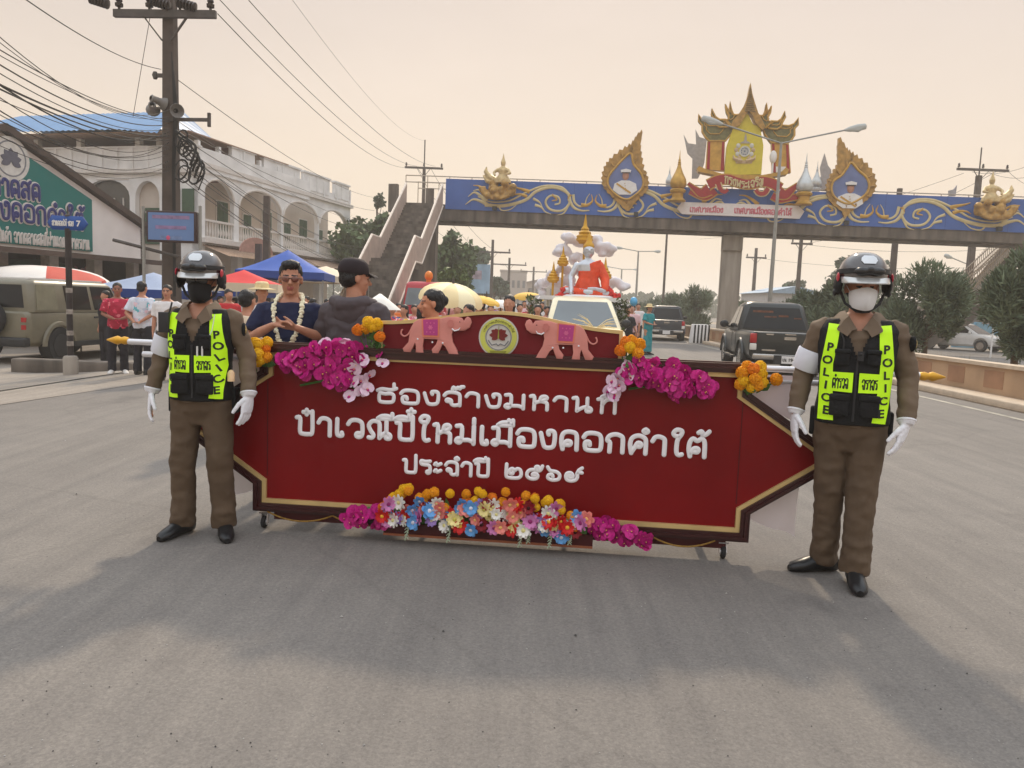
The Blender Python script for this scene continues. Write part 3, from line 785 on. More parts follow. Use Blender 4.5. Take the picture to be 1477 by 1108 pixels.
mari_bunch("few yellow marigolds above the orchids at the right corner of the sign's header", .79, 1.225, [(-.06, .03, .04), (-.01, .05, .05), (.04, .02, .05), (.0, .09, .02), (-.03, .08, .03), (.05, .07, .03)], [(.03, -.03), (-.03, -.02)], .03)
# mixed arrangement along the foot
t = on_sign("flower_arrangement", "long mixed arrangement of marigolds and coloured daisies in the tray at the sign's foot", "flowers", -.04, .10, .05)
DC = {k: [M(k + " daisy petal", lin(*c), .6, var=.15, scale=3), M(k + " daisy eye", lin(*e), .7)] for k, c, e in (
    ('white', (238, 236, 230), (230, 220, 150)), ('red', (206, 28, 30), (240, 190, 60)), ('blue', (104, 166, 226), (230, 230, 240)), ('mauve', (216, 134, 192), (150, 40, 110)),
    ('cream', (238, 222, 150), (200, 190, 90)), ('salmon', (238, 142, 132), (240, 200, 120)), ('crimson', (140, 16, 32), (60, 10, 10)), ('lilac', (170, 140, 214), (240, 230, 200)))}
dm = {k: daisy_mesh(i, 9 if k not in ('blue', 'salmon') else 6, v, .24 if k not in ('blue', 'salmon') else .38) for i, (k, v) in enumerate(DC.items())}
rr = random.Random(11)
for grp in ((-.60, .27), (-.56, .31), (-.40, .30), (-.12, .32), (.02, .28), (.24, .30), (.38, .29)):
    for i in range(4):
        bloom("marigold_head", rr.choice(mari), t, (grp[0] + .05 * math.cos(i * 1.7 + grp[0] * 9) + .03, -.05 - .03 * rr.random(), grp[1] - .09 + .035 * math.sin(i * 1.9 + grp[0] * 7)), .029 * rr.uniform(.9, 1.15), (rr.uniform(-.5, .5), 0, rr.uniform(-.5, .5)))
seq = [('white', -.53, .17), ('red', -.50, .085), ('blue', -.45, .13), ('mauve', -.40, .09), ('white', -.30, .18), ('crimson', -.37, .15), ('blue', -.23, .10), ('blue', -.13, .185), ('blue', -.16, .15), ('mauve', -.05, .095), ('cream', .0, .165), ('cream', .03, .12), ('red', .08, .14),
       ('blue', -.08, .03), ('salmon', .15, .205), ('salmon', .17, .13), ('salmon', .10, .06), ('mauve', .06, .055), ('mauve', .28, .11), ('white', .24, .05), ('cream', .19, .07), ('mauve', .33, .075), ('blue', .37, .05), ('white', .39, .16), ('white', .40, .12), ('cream', .42, .10), ('red', .50, .085),
       ('blue', .47, .02), ('mauve', .43, .05), ('white', -.56, .06), ('salmon', -.28, .12), ('lilac', -.33, .07), ('blue', -.60, .12), ('crimson', -.02, .06), ('salmon', .22, .16), ('lilac', .36, .11), ('mauve', -.60, .05), ('crimson', .55, .05)]
for i in range(40):
    seq.append((rr.choice(list(dm)), -.63 + i * .032, rr.uniform(.035, .20)))
for k, x, z in seq:
    bloom("daisy", dm[k], t, (x + .0, -.085 - .04 * rr.random(), z), .046 * rr.uniform(.85, 1.2), (rr.uniform(-.5, .6), rr.uniform(0, 6), rr.uniform(-.6, .6)))
for x, z, k in ((-.48, .24, 0), (-.22, .24, 1), (-.02, .25, 3), (.12, .27, 0), (.30, .24, 1), (.45, .22, 3), (.52, .15, 0), (-.64, .13, 4), (-.60, .09, 2), (-.25, .15, 2), (-.19, .08, 4), (.23, .20, 0), (.55, .08, 4), (.46, .18, 1)):
    bloom("marigold_head", mari[k], t, (x, -.09, z), .028, (0, 0, .3))
for i in range(14):
    bloom("leaf", leafm, t, (-.6 + i * .087, -.06, .06 + .08 * rr.random()), .08 * rr.uniform(.7, 1.4), (rr.uniform(-.8, .3), rr.uniform(-2.8, 2.8), rr.uniform(-1, 1)))
fern = M("silver grey fern", lin(170, 186, 160), .7)
for x in (-.22, -.48, .22, .27, .40, .52):
    mb = MB(); L = rr.uniform(.08, .14)
    mb.tube([(0, 0, 0), (.01, -.02, -L * .5), (-.01, -.015, -L)], .004, 5)
    for k in range(7):
        for s in (-1, 1): mb.tube([(0, -.01, -L * k / 7), (s * .014, -.02, -L * k / 7 - .012)], [.005, .001], 4)
    o = mb.build("fern_sprig", fern, t); o.location = (x, -.09, .07)
mb = MB(); mb.box((0, -.0, .05), (1.24, .05, .08)); mb.build("foam_base", LEAF, t)

# ================================================================== FOOTBRIDGE
BR = Plane((11, 40, 0), R(-10))
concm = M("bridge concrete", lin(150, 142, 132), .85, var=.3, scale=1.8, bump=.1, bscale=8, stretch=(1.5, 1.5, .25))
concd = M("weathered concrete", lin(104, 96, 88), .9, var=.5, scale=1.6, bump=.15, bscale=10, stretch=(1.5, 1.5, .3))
blue = M("blue fascia paint", lin(62, 98, 168), .5, var=.07, scale=1.2)
goldo = M("weathered gold ornament", lin(168, 130, 66), .45, metal=.25, var=.3, scale=5, bump=.3, bscale=14)
goldl = M("pale gilt scroll", lin(204, 188, 142), .5, metal=.1, var=.12, scale=3)
goldb = M("bright gilt", lin(190, 148, 66), .4, metal=.3, var=.2, scale=4)
redr = M("red ribbon paint", lin(156, 30, 34), .45, var=.12)
whitep = M("white paint", lin(226, 224, 222), .6, var=.06)
greyp = M("unpainted grey back", lin(168, 164, 164), .7, var=.12)
bridge = thing("footbridge", "concrete footbridge with blue fascia and gilded ornaments spanning the road", "footbridge", BR.o, BR.ang)
def brp(pts, out=0): return [BR.S(x, y, out) for x, y in pts]
TL, TR = BR.S(643.4, 257.7), BR.S(1477, 287.4)
BL, BRr = BR.S(642, 301.5), BR.S(1477, 335.8)
def lerp(a, b, t): return (a[0] + (b[0] - a[0]) * t, a[1] + (b[1] - a[1]) * t)
def ext(a, b, s): return (s, a[1] + (b[1] - a[1]) * (s - a[0]) / (b[0] - a[0]))
SE = TR[0] + 5
mb = MB(); mb.prism([TL, ext(TL, TR, SE), ext(BL, BRr, SE), BL], 0, .05); fas = mb.build("fascia_panel", blue, bridge)
mb = MB()
for i in range(1, 24):
    s = TL[0] + (SE - TL[0]) * i / 24
    mb.box((s, -.002, (ext(TL, TR, s)[1] + ext(BL, BRr, s)[1]) / 2), (.02, .008, 1.62))
mb.build("fascia_joint", M("fascia joint blue", lin(50, 82, 146), .6), fas)
GLw = BR.S(642, 318); GR = BR.S(1477, 351)
S0 = GLw[0] - 2.4
gb = lambda s: ext(GLw, GR, s)[1]
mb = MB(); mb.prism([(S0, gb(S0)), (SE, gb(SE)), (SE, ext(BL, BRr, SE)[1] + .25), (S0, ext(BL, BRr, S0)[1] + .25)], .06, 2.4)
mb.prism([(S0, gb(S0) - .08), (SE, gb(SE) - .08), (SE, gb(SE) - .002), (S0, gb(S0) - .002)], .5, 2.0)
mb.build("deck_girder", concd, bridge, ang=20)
mb = MB(); mb.prism([(TL[0], TL[1]), ext(TL, TR, SE), ext(BL, BRr, SE), BL], 2.42, 2.47); mb.build("fascia_panel", greyp, bridge)
mb = MB()
for y in (.1, 2.36):
    for dz in (.0, -.35): mb.tube([(S0 + .1, y, ext(TL, TR, S0)[1] + .12 + dz), (SE, y, ext(TL, TR, SE)[1] + .12 + dz)], .03, 6)
    for i in range(30):
        s = S0 + .1 + (SE - S0 - .1) * i / 29; mb.tube([(s, y, gb(s) + .5), (s, y, ext(TL, TR, s)[1] + .12)], .025, 6)
mb.build("handrail", M("painted handrail", lin(180, 166, 150), .5, metal=.3), bridge)
for s, w in ((.05, 1.0), (BR.S(613, 380, -1.2)[0], 1.0), (27.5, 1.0)):
    mb = MB(); mb.box((s, 1.22, (gb(s) - .8) / 2), (w, .9, gb(s) - .8)); mb.prism([(s - .5, gb(s) - .9), (s + .5, gb(s) - .9), (s + .5, gb(s) - .085), (s - .5, gb(s) - .085)], .62, 1.82)
    OB("pier", bev(mb.mesh("p", False), .05, 2), concm, bridge)
# ---- scroll ornament
def nz_(zx, zy):
    top = 563 + .038 * (zx - 45); return ((zx - 135) / 615, 1 - (zy - top) / 147)
SCR = [  # path in zoomed pixels of the photograph, start radius, end radius, material
 ([(236, 690), (330, 694), (430, 668), (486, 624), (560, 606), (628, 630), (646, 676), (612, 716), (556, 712), (530, 676), (552, 646), (590, 652), (598, 680), (574, 688)], .10, .045, 0),
 ([(200, 650), (270, 676), (360, 668), (440, 628), (520, 600), (600, 606), (640, 640)], .03, .08, 0),
 ([(140, 688), (176, 664), (214, 672), (250, 690)], .02, .12, 0), ([(152, 650), (182, 630), (212, 646), (240, 676)], .02, .12, 0),
 ([(176, 622), (204, 618), (226, 640), (246, 668)], .02, .10, 0), ([(176, 596), (206, 600), (236, 618), (262, 640)], .02, .11, 1),
 ([(452, 628), (424, 618), (396, 610), (372, 600)], .12, .02, 1), ([(440, 650), (410, 640), (384, 640), (366, 650)], .10, .02, 1),
 ([(640, 660), (664, 700), (700, 716), (740, 716)], .10, .03, 0), ([(660, 640), (668, 676), (692, 696), (716, 690), (724, 660), (738, 636)], .08, .015, 0),
 ([(700, 690), (730, 690), (752, 670), (746, 640)], .12, .015, 1), ([(648, 640), (640, 660), (652, 690), (680, 712)], .09, .02, 1),
 ([(300, 690), (320, 716), (360, 712), (390, 690)], .05, .02, 0), ([(480, 690), (510, 700), (530, 722), (560, 734)], .08, .015, 0), ([(470, 660), (500, 676), (516, 700)], .08, .015, 0),
 ([(560, 640), (584, 664), (560, 670)], .06, .03, 1), ([(640, 690), (620, 728), (590, 738)], .07, .012, 0),
]
LPAT = BR.S(630 + 750 / 3.357, 300)[0] - BR.S(630 + 135 / 3.357, 290)[0]
def scroll(s_start, flip, stretch=1.0):
    mb = MB()
    for path, r0, r1, m in SCR:
        pts = []
        for q in path:
            u, v = nz_(*q)
            if flip: u = 1 - u
            s = s_start + u * LPAT * stretch
            a, b = ext(TL, TR, s)[1], ext(BL, BRr, s)[1]
            pts.append((s, -.02, b + (a - b) * v))
        pts = cr(pts, 5); n = len(pts)
        mid = 1.0 if r0 < r1 else 0
        mb.tube(pts, [.9 * (r0 + (r1 - r0) * (i / (n - 1)) ** 1.0) for i in range(n)], 6, m, flat=.35, up=(0, 1, 0))
    return mb.build("scroll_ornament", [goldl, goldb], bridge)
s1 = BR.S(630 + 135 / 3.357, 290)[0]
scroll(s1, False); scroll(s1 + LPAT * 1.03, True)
s2_ = BR.S(1265, 300)[0]
scroll(s2_ - LPAT * 1.03, False); scroll(s2_, True)
# ---- flame-shaped portrait frames with a plain generic figure in white uniform
z5 = lambda p: (630 + p[0] / 3.357, 90 + p[1] / 3.357)
z7 = lambda p: (1180 + p[0] / 3.165, 150 + p[1] / 3.165)
def flame_edge(poly, amp, every=1):
    out = []; n = len(poly)
    cx = sum(p[0] for p in poly) / n; cz = sum(p[1] for p in poly) / n
    for i, p in enumerate(poly):
        out.append(p); q = poly[(i + 1) % n]
        m = ((p[0] + q[0]) / 2, (p[1] + q[1]) / 2)
        d = math.hypot(m[0] - cx, m[1] - cz)
        out.append((m[0] + (m[0] - cx) / d * amp, m[1] + (m[1] - cz) / d * amp + amp * .6))
    return out
def medallion(name, outer, inner, face, out):
    o = [BR.S(x, y, out) for x, y in outer]; i_ = [BR.S(x, y, out) for x, y in inner]; ic = (sum(p[0] for p in i_) / len(i_), sum(p[1] for p in i_) / len(i_)); i_ = [(ic[0] + (p[0] - ic[0]) * 1.1, ic[1] + (p[1] - ic[1]) * 1.1) for p in i_]
    c = BR.S(*face, out)
    part = MB()
    fl = flame_edge([(p.x, p.y) for p in cr([Vector((*q, 0)) for q in o], 2, True)], .09)
    part.prism(fl, -out - .02, -out + .22)
    ob = part.build(name, goldo, bridge, ang=25)
    # inner moulding
    mb = MB(); ci = cr([Vector((p[0], -out - .05, p[1])) for p in i_], 4, True); ci.append(ci[0])
    mb.tube(ci, .06, 8); mb.build("frame_moulding", goldb, ob)
    cx, cz = sum(p[0] for p in o) / len(o), sum(p[1] for p in o) / len(o)
    for k in range(len(ci)):
        if k % 4 == 0:
            mb = MB()
            p = ci[k]; d = Vector((p.x - cx, 0, p.z - cz)).normalized()
            mb.tube([p + d * .1, p + d * .24 + Vector((0, -.02, .06)), p + d * .26 + Vector((0, 0, .16))], [.06, .05, .01], 5); mb.build("flame_motif", goldo, ob)
    mb = MB(); mb.prism([(p.x, p.z) for p in ci[:-1]], -out - .035, -out - .022); back = mb.build("portrait_ground", M("portrait blue grey", lin(104, 120, 168), .5, var=.25, scale=.8), ob)
    mb = MB()   # generic uniformed bust, low relief
    y = -out - .04
    mb.prism([(c[0] - .62, c[1] - .75), (c[0] - .55, c[1] - .42), (c[0] - .2, c[1] - .26), (c[0] + .2, c[1] - .26), (c[0] + .55, c[1] - .42), (c[0] + .62, c[1] - .75), (c[0] + .3, c[1] - .98), (c[0] - .3, c[1] - .98)], y - .03, y, 0)
    mb.ell((c[0], y, c[1] - .02), (.17, .05, .23), 14, 9, m=1)
    mb.prism([(c[0] - .24, c[1] + .14), (c[0] + .24, c[1] + .14), (c[0] + .27, c[1] + .26), (c[0], c[1] + .33), (c[0] - .27, c[1] + .26)], y - .06, y - .02, 0)
    mb.prism([(c[0] - .2, c[1] + .10), (c[0] + .2, c[1] + .10), (c[0] + .22, c[1] + .15), (c[0] - .22, c[1] + .15)], y - .075, y - .05, 2)
    mb.bar((c[0] - .45, y - .04, c[1] - .42), (c[0] + .3, y - .04, c[1] - .9), .01, .09, 3)
    for k in range(4): mb.box((c[0] - .02 + .02 * k, y - .04, c[1] - .42 - .12 * k), (.04, .02, .04), m=3)
    mb.build("portrait_figure", [whitep, M("portrait skin", lin(176, 126, 104), .6), M("cap peak", lin(60, 44, 40), .5), goldb], ob)
    return ob
medallion("portrait_frame", [z5(p) for p in [(995, 335), (985, 400), (990, 460), (1000, 520), (1022, 570), (1015, 620), (985, 650), (950, 690), (925, 720), (890, 690), (840, 640), (808, 600), (803, 550), (820, 500), (850, 465), (900, 425), (940, 400), (965, 362)]],
          [z5(p) for p in [(938, 452), (950, 500), (985, 545), (992, 590), (970, 625), (920, 655), (870, 632), (838, 592), (842, 550), (872, 512), (905, 476)]], z5((915, 548)), .12)
medallion("portrait_frame", [z7(p) for p in [(97, 155), (128, 205), (150, 225), (185, 250), (230, 290), (258, 340), (258, 390), (230, 430), (190, 460), (150, 490), (120, 520), (110, 490), (60, 450), (42, 400), (45, 360), (70, 315), (92, 280), (90, 225)]],
          [z7(p) for p in [(150, 278), (180, 310), (213, 340), (224, 375), (208, 410), (165, 440), (130, 448), (85, 425), (68, 390), (76, 355), (110, 330), (132, 300)]], z7((148, 385)), .12)
for pts, o_ in (([(145, 410), (180, 480), (245, 490), (240, 370), (270, 430), (330, 450), (310, 640), (290, 700), (260, 760), (210, 760), (215, 600), (175, 560)], 0),
                ):
    mb = MB(); mb.prism([BR.S(960 + a / 5.54, 120 + b / 5.54, -2.3) for a, b in pts], 2.3, 2.45); mb.build("ornament_back", greyp, bridge)
mb = MB(); mb.prism([BR.S(*z7(p), -2.3) for p in ((30, 225), (45, 280), (60, 300), (70, 400), (0, 395), (-5, 350), (15, 330), (10, 290))], 2.3, 2.45); mb.build("ornament_back", greyp, bridge)
mb = MB(); mb.prism([BR.S(*z7(p), -2.3) for p in ((635, 370), (628, 420), (600, 420), (598, 395), (620, 390))], 2.3, 2.45); mb.build("ornament_back", greyp, bridge)
# ---- centre pavilion
zz = lambda p: (960 + p[0] / 5.54, 120 + p[1] / 5.54)
CO = .25
def zb(pts, out=CO): return [BR.S(*zz(p), out) for p in pts]
mir = lambda pts: [(1322 - x, y + (661 - x) * .075) for x, y in pts]
pav = bridge
mb = MB(); mb.prism(zb([(470, 735), (490, 500), (545, 345), (655, 240), (700, 330), (755, 350), (782, 500), (765, 728)]), -CO, .3); pb = mb.build("crest_panel", M("royal yellow", lin(206, 190, 52), .5, var=.06), bridge)
mb = MB(); mb.prism(zb([(678, 0), (655, 110), (622, 190), (580, 255), (538, 300), (520, 345), (545, 362), (592, 340), (632, 268), (662, 222), (694, 262), (718, 322), (772, 378), (796, 352), (770, 300), (738, 240), (712, 160), (692, 90)], .3), -.42, .3)
mb.build("gable_board", goldo, pb, ang=20)
mb = MB()
for t in range(14):   # carved ridges down the spire
    y = 40 + t * 15; w = 4 + t * 3.1
    if y < 225: mb.tube([(a[0], -.44, a[1]) for a in zb([(676 - w, y + 6), (677, y), (676 + w, y + 8)], .42)], .03, 5)
mb.build("spire_ridge", M("olive gilt", lin(128, 104, 58), .6, var=.3), pb)
olive = M("green roof tile", lin(112, 108, 66), .6, var=.35, scale=6)
TIERS = [[(590, 250), (545, 255), (527, 215), (517, 150), (508, 225), (494, 205), (478, 170), (486, 225), (505, 262), (500, 290), (478, 300), (520, 350), (560, 320)],
         [(480, 290), (430, 290), (398, 268), (368, 205), (366, 250), (392, 300), (400, 330), (430, 352), (500, 350), (520, 330)],
         [(430, 318), (340, 318), (296, 300), (262, 250), (264, 305), (292, 336), (292, 390), (318, 432), (350, 462), (480, 462), (530, 400), (545, 350)]]
for k, T in enumerate(TIERS):
    for fm in (lambda q: q, mir):
        q = fm(T); o0 = .22 - k * .06
        mb = MB(); mb.prism(zb(q, o0), -o0, .25, 0)
        c = zb(q, o0); cl = [Vector((a, -o0 - .02, b)) for a, b in c] + [Vector((c[0][0], -o0 - .02, c[0][1]))]
        mb.tube(cl, .05, 5, 1)
        cx, cz = sum(a for a, b in c) / len(c), sum(b for a, b in c) / len(c)
        inner = [Vector((cx + (a - cx) * .55, -o0 - .03, cz + (b - cz) * .45)) for a, b in c]
        mb.tube(inner + [inner[0]], .03, 5, 1)
        mb.build("tier_roof", [olive, goldb], bridge, ang=25)
for fm in (lambda q: q, mir):
    for q, m, o0 in (([(335, 462), (475, 462), (468, 700), (320, 690)], goldb, .1), ([(340, 470), (358, 470), (352, 690), (330, 685)], redr, .14), ([(452, 470), (470, 470), (466, 696), (440, 696)], redr, .14)):
        mb = MB(); mb.prism(zb(fm(q), o0), -o0, .28 if o0 < .12 else -.105); mb.build("pavilion_column", m, bridge)
mb = MB(); mb.prism(zb(fm([(362, 645), (440, 650), (440, 698), (356, 690)]), .16), -.16, -.12); q = zb([(362, 640), (440, 645), (440, 692), (356, 685)], .16)
mb.build("white_guardian_base", whitep, bridge)
mb = MB(); a = zb([(860, 590)], .2)[0]; mb.ell((a[0], -.2, a[1]), (.18, .14, .32), 12, 9); mb.tube([(a[0], -.2, a[1] - .3), (a[0], -.2, a[1] - .9)], .05, 6); mb.build("lamp_bulb", whitep, bridge)
mb = MB(); mb.prism(zb([(250, 682), (268, 662), (330, 690), (470, 728), (770, 735), (930, 706), (962, 672), (988, 690), (972, 728), (770, 762), (470, 752), (262, 706)], .35), -.35, .3); mb.build("pavilion_base", goldb, bridge, ang=20)
# royal style badge on the yellow panel
mb = MB(); bc = zb([(632, 545)], .27)[0]; k = BR.S(960 + 100 / 5.54, 200)[0] - BR.S(960, 200)[0]
y = -.262
disc(mb, .30 * k, .42 * k, y - .03, y, bc, 0, 28); disc(mb, 0, .30 * k, y - .012, y, bc, 1, 28)
for r0 in (.2, .12): disc(mb, (r0 - .035) * k, r0 * k, y - .025, y - .0125, bc, 0, 20)
for j in range(9): mb.bar((bc[0] + .1 * k * math.cos(j * .7), y - .02, bc[1] + .1 * k * math.sin(j * .7)), (bc[0] + .27 * k * math.cos(j * .7 + .5), y - .02, bc[1] + .27 * k * math.sin(j * .7 + .5)), .012, .03)
mb.prism([(bc[0] - .42 * k, bc[1] + .62 * k), (bc[0] + .42 * k, bc[1] + .62 * k), (bc[0] + .3 * k, bc[1] + .72 * k), (bc[0] + .1 * k, bc[1] + .8 * k), (bc[0] + .09 * k, bc[1] + 1.05 * k), (bc[0], bc[1] + 1.45 * k), (bc[0] - .09 * k, bc[1] + 1.05 * k), (bc[0] - .1 * k, bc[1] + .8 * k), (bc[0] - .3 * k, bc[1] + .72 * k)], y - .02, y, 2)
for s in (-1, 1):
    for j in range(4): mb.ell((bc[0] + s * (.52 + .13 * math.sin(j * 1.5)) * k, y, bc[1] + (.45 - .33 * j) * k), (.17 * k, .03, .19 * k), 8, 5, m=(0, 3)[j % 2])
    mb.tube([(bc[0] + s * a * k, y - .01, bc[1] + b * k) for a, b in ((.15, -.75), (.45, -.7), (.8, -.55), (.85, -.3))], [.09, .1, .08, .02], 6, 3)
mb.prism([(bc[0] - .6 * k, bc[1] - .95 * k), (bc[0] + .6 * k, bc[1] - .95 * k), (bc[0] + .7 * k, bc[1] - .7 * k), (bc[0] - .7 * k, bc[1] - .7 * k)], y - .02, y, 3)
mb.build("royal_badge", [M("badge silver", lin(200, 198, 190), .5, var=.1), M("badge slate", lin(112, 124, 140), .5), M("badge grey", lin(168, 160, 150), .5), M("badge tan", lin(190, 164, 128), .5)], pb)
# ribbon
def band(path, hw, out):
    pts = [Vector((*p, 0)) for p in path]; pts = cr(pts, 6); L, Rr = [], []
    for i, p in enumerate(pts):
        d = (pts[min(i + 1, len(pts) - 1)] - pts[max(i - 1, 0)]).normalized(); nrm = Vector((-d.y, d.x, 0))
        h = hw[0] + (hw[1] - hw[0]) * i / (len(pts) - 1) if isinstance(hw, tuple) else hw
        L.append((p + nrm * h)); Rr.append((p - nrm * h))
    return zb([(q.x, q.y) for q in L + Rr[::-1]], out)
RIB = [([(340, 812), (420, 776), (500, 768), (570, 790), (640, 806), (700, 802), (770, 786), (850, 800), (920, 842)], 36, .62), ([(350, 850), (290, 880), (240, 850), (180, 800)], (44, 8), .55), ([(400, 860), (340, 905), (290, 910), (190, 868)], (26, 14), .5),
       ([(910, 880), (960, 890), (1010, 850), (1060, 806)], (44, 10), .55), ([(850, 900), (910, 930), (980, 920), (1070, 905)], (24, 20), .5), ([(420, 800), (440, 850), (470, 870), (500, 850)], (18, 12), .66), ([(720, 850), (745, 880), (790, 880), (820, 840)], (14, 18), .66)]
for i, (p, h, o_) in enumerate(RIB):
    mb = MB(); mb.prism(band(p, (h[0] + 10, h[1] + 8) if isinstance(h, tuple) else h + 10, o_ - .02), -o_ + .02, -o_ + .06 - .001 * i, 0)
    mb.prism(band(p, h, o_), -o_ - .01, -o_ + .015, 1)
    rb = mb.build("ribbon", [goldb if i < 5 else goldl, redr], bridge)
def ribt(p):   # follow the ribbon's wave
    return p
mb = MB(); a, b = zb([(470, 792)], .64)[0], zb([(780, 812)], .64)[0]
thai(mb, "ทรงพระเจริญ", a[0], b[0], a[1] - .10, .34, -.65, .035, fn=lambda p: Vector((p.x, p.y, p.z + .10 * math.cos((p.x - a[0]) / (b[0] - a[0]) * 2 * PI) - .05 + (b[1] - a[1]) * (p.x - a[0]) / (b[0] - a[0]))), n=5, k=3)
mb.build("lettering", goldl, bridge)
PL = [(90, 1000), (130, 950), (1060, 980), (1110, 1025), (1072, 1083), (130, 1045)]
mb = MB(); mb.prism(zb(PL, .3), -.3, -.2); mb.prism([(x * .985 + .0 * x, z) for x, z in zb(PL, .25)], -.26, -.05); nb = mb.build("name_plate", M("white sign sheet", lin(222, 214, 212), .5, var=.05), bridge)
pink = M("faded red lettering", lin(206, 120, 132), .6)
mb = MB(); a, b = zb([(195, 1022)], .31)[0], zb([(460, 1028)], .31)[0]; thai(mb, "เทศบาลเมือง", a[0], b[0], a[1] - .04, .22, -.305, .028, n=4, k=2, slope=(b[1] - a[1]) / (b[0] - a[0])); mb.build("lettering", pink, bridge)
mb = MB(); a, b = zb([(550, 1032)], .31)[0], zb([(1005, 1050)], .31)[0]; thai(mb, "เทศบาลเมืองดอกคำใต้", a[0], b[0], a[1] - .04, .24, -.305, .03, n=4, k=2, slope=(b[1] - a[1]) / (b[0] - a[0])); mb.build("lettering", pink, bridge)
# finials
def finial(px, ytip, ybase, out, m1, m2, name="finial", rs=1.0):
    a, b = BR.S(px, ytip, out), BR.S(px, ybase, out); h = a[1] - b[1]; s = (a[0] + b[0]) / 2; z0 = b[1]
    mb = MB(); pr = [(.0, 0), (.16, .0), (.17, .02), (.145, .04), (.11, .08), (.11, .16), (.15, .18), (.16, .22), (.13, .25)]
    mb.lathe([(r * h * rs, z * h) for r, z in pr], 16, (s, -out, z0)); base = mb.build(name + "_base", m2, bridge)
    mb = MB(); pr = [(.1, .25), (.15, .29), (.165, .36), (.15, .43), (.11, .51), (.075, .58), (.045, .66), (.03, .72), (.04, .735), (.025, .75), (.033, .77), (.02, .79), (.026, .81), (.014, .84), (.003, 1)]
    mb.lathe([(r * h * rs, z * h) for r, z in pr], 16, (s, -out, z0)); return mb.build(name, m1, base)
silv = M("silver finial", lin(196, 200, 200), .35, metal=.3, var=.1)
finial(979, 217, 291, .55, goldb, goldb); finial(1161.5, 221, 296, .55, silv, goldb); finial(965.5, 239, 275, -2.3, silv, silv, rs=.9); finial(1178, 232, 284, -2.3, silv, silv, rs=.9)
# gilded angels on cloud brackets
def angel(px, ytop, ybot, flip):
    o0 = .3; a, b = BR.S(px, ytop, o0), BR.S(px, ybot, o0); h = a[1] - b[1]; s = (a[0] + b[0]) / 2; f = -1 if flip else 1
    c = lambda x, y, z: (s + f * x * h, -o0 + y * h, b[1] + z * h)
    rnd = random.Random(5); mb = MB()
    for i in range(26):
        an = rnd.uniform(0, 2 * PI); rr_ = rnd.uniform(.05, .34)
        p = c(rr_ * math.cos(an) * 1.1 - .05, rnd.uniform(-.1, .08), .22 + .5 * rr_ * math.sin(an) * 1.1)
        mb.ell(p, (.09 * h, .08 * h, .07 * h), 8, 6)
    for i in range(16):
        an = PI * (1.02 + i / 16); p = Vector(c(.36 * math.cos(an) - .05, -.05, .26 + .26 * math.sin(an)))
        d = Vector((f * math.cos(an), 0, math.sin(an)))
        mb.tube([p - d * .1 * h, p + Vector((0, -.04 * h, 0)), p + d * .08 * h + Vector((0, 0, .06 * h))], [.05 * h, .045 * h, .008 * h], 6)
    me = remesh(mb, .045, 1); cl = OB("cloud_bracket", me, goldo, bridge)
    mb = MB()
    mb.loft([[Vector(c(0.05 + rx * math.cos(t), ry * math.sin(t), z)) for t in [2 * PI * k / 12 for k in range(12)]] for rx, ry, z in ((.20, .1, .36), (.17, .1, .45), (.09, .07, .55), (.12, .08, .64), (.10, .06, .69), (.035, .035, .72), (.035, .035, .74))])
    mb.ell(c(.05, 0, .775), (.055 * h, .055 * h, .065 * h), 10, 8)
    mb.lathe([(.06 * h, 0), (.05 * h, .03 * h), (.035 * h, .07 * h), (.02 * h, .13 * h), (.004 * h, .22 * h)], 10, c(.05, 0, .80))
    mb.tube([c(.15, 0, .66), c(.22, -.08, .56), c(.14, -.13, .54)], [.04 * h, .034 * h, .025 * h], 8)
    mb.tube([c(-.05, 0, .66), c(-.14, -.05, .58), c(-.10, -.12, .50)], [.04 * h, .034 * h, .025 * h], 8)
    mb.tube([c(-.08, .02, .4), c(-.26, .02, .5), c(-.34, .02, .62), c(-.32, .02, .72)], [.08 * h, .07 * h, .05 * h, .01 * h], 8)
    mb.tube([c(-.12, .02, .36), c(-.3, .02, .42), c(-.4, .02, .54)], [.07 * h, .06 * h, .01 * h], 8)
    OB("angel_figure", remesh(mb, .035, 2), M("silvered gilt", lin(200, 176, 128), .45, metal=.25, var=.25, scale=6), cl)
angel(722, 221, 289, False); angel(1433, 246, 318, True)
# flood lamps under the girder
mb = MB()
for px in (731, 905, 1285):
    p = BR.S(px, 330 + (px - 731) * .03, 0)[0]
    mb.box((p, .2, gb(p) - .12), (.28, .2, .22)); mb.box((p, .25, gb(p) - .02), (.05, .05, .2))
for i_ in range(1): pass
for px in (714, 918, 1222, 1443):
    s = BR.S(px, 300)[0]; z = ext(BL, BRr, s)[1]; mb2 = MB(); mb2.box((s, -.12, z + .12), (.22, .2, .2)); mb2.bar((s, 0, z + .05), (s, -.1, z + .1), .05, .05); mb2.build("flood_lamp", M("black lamp", (.03, .03, .03), .5), bridge)
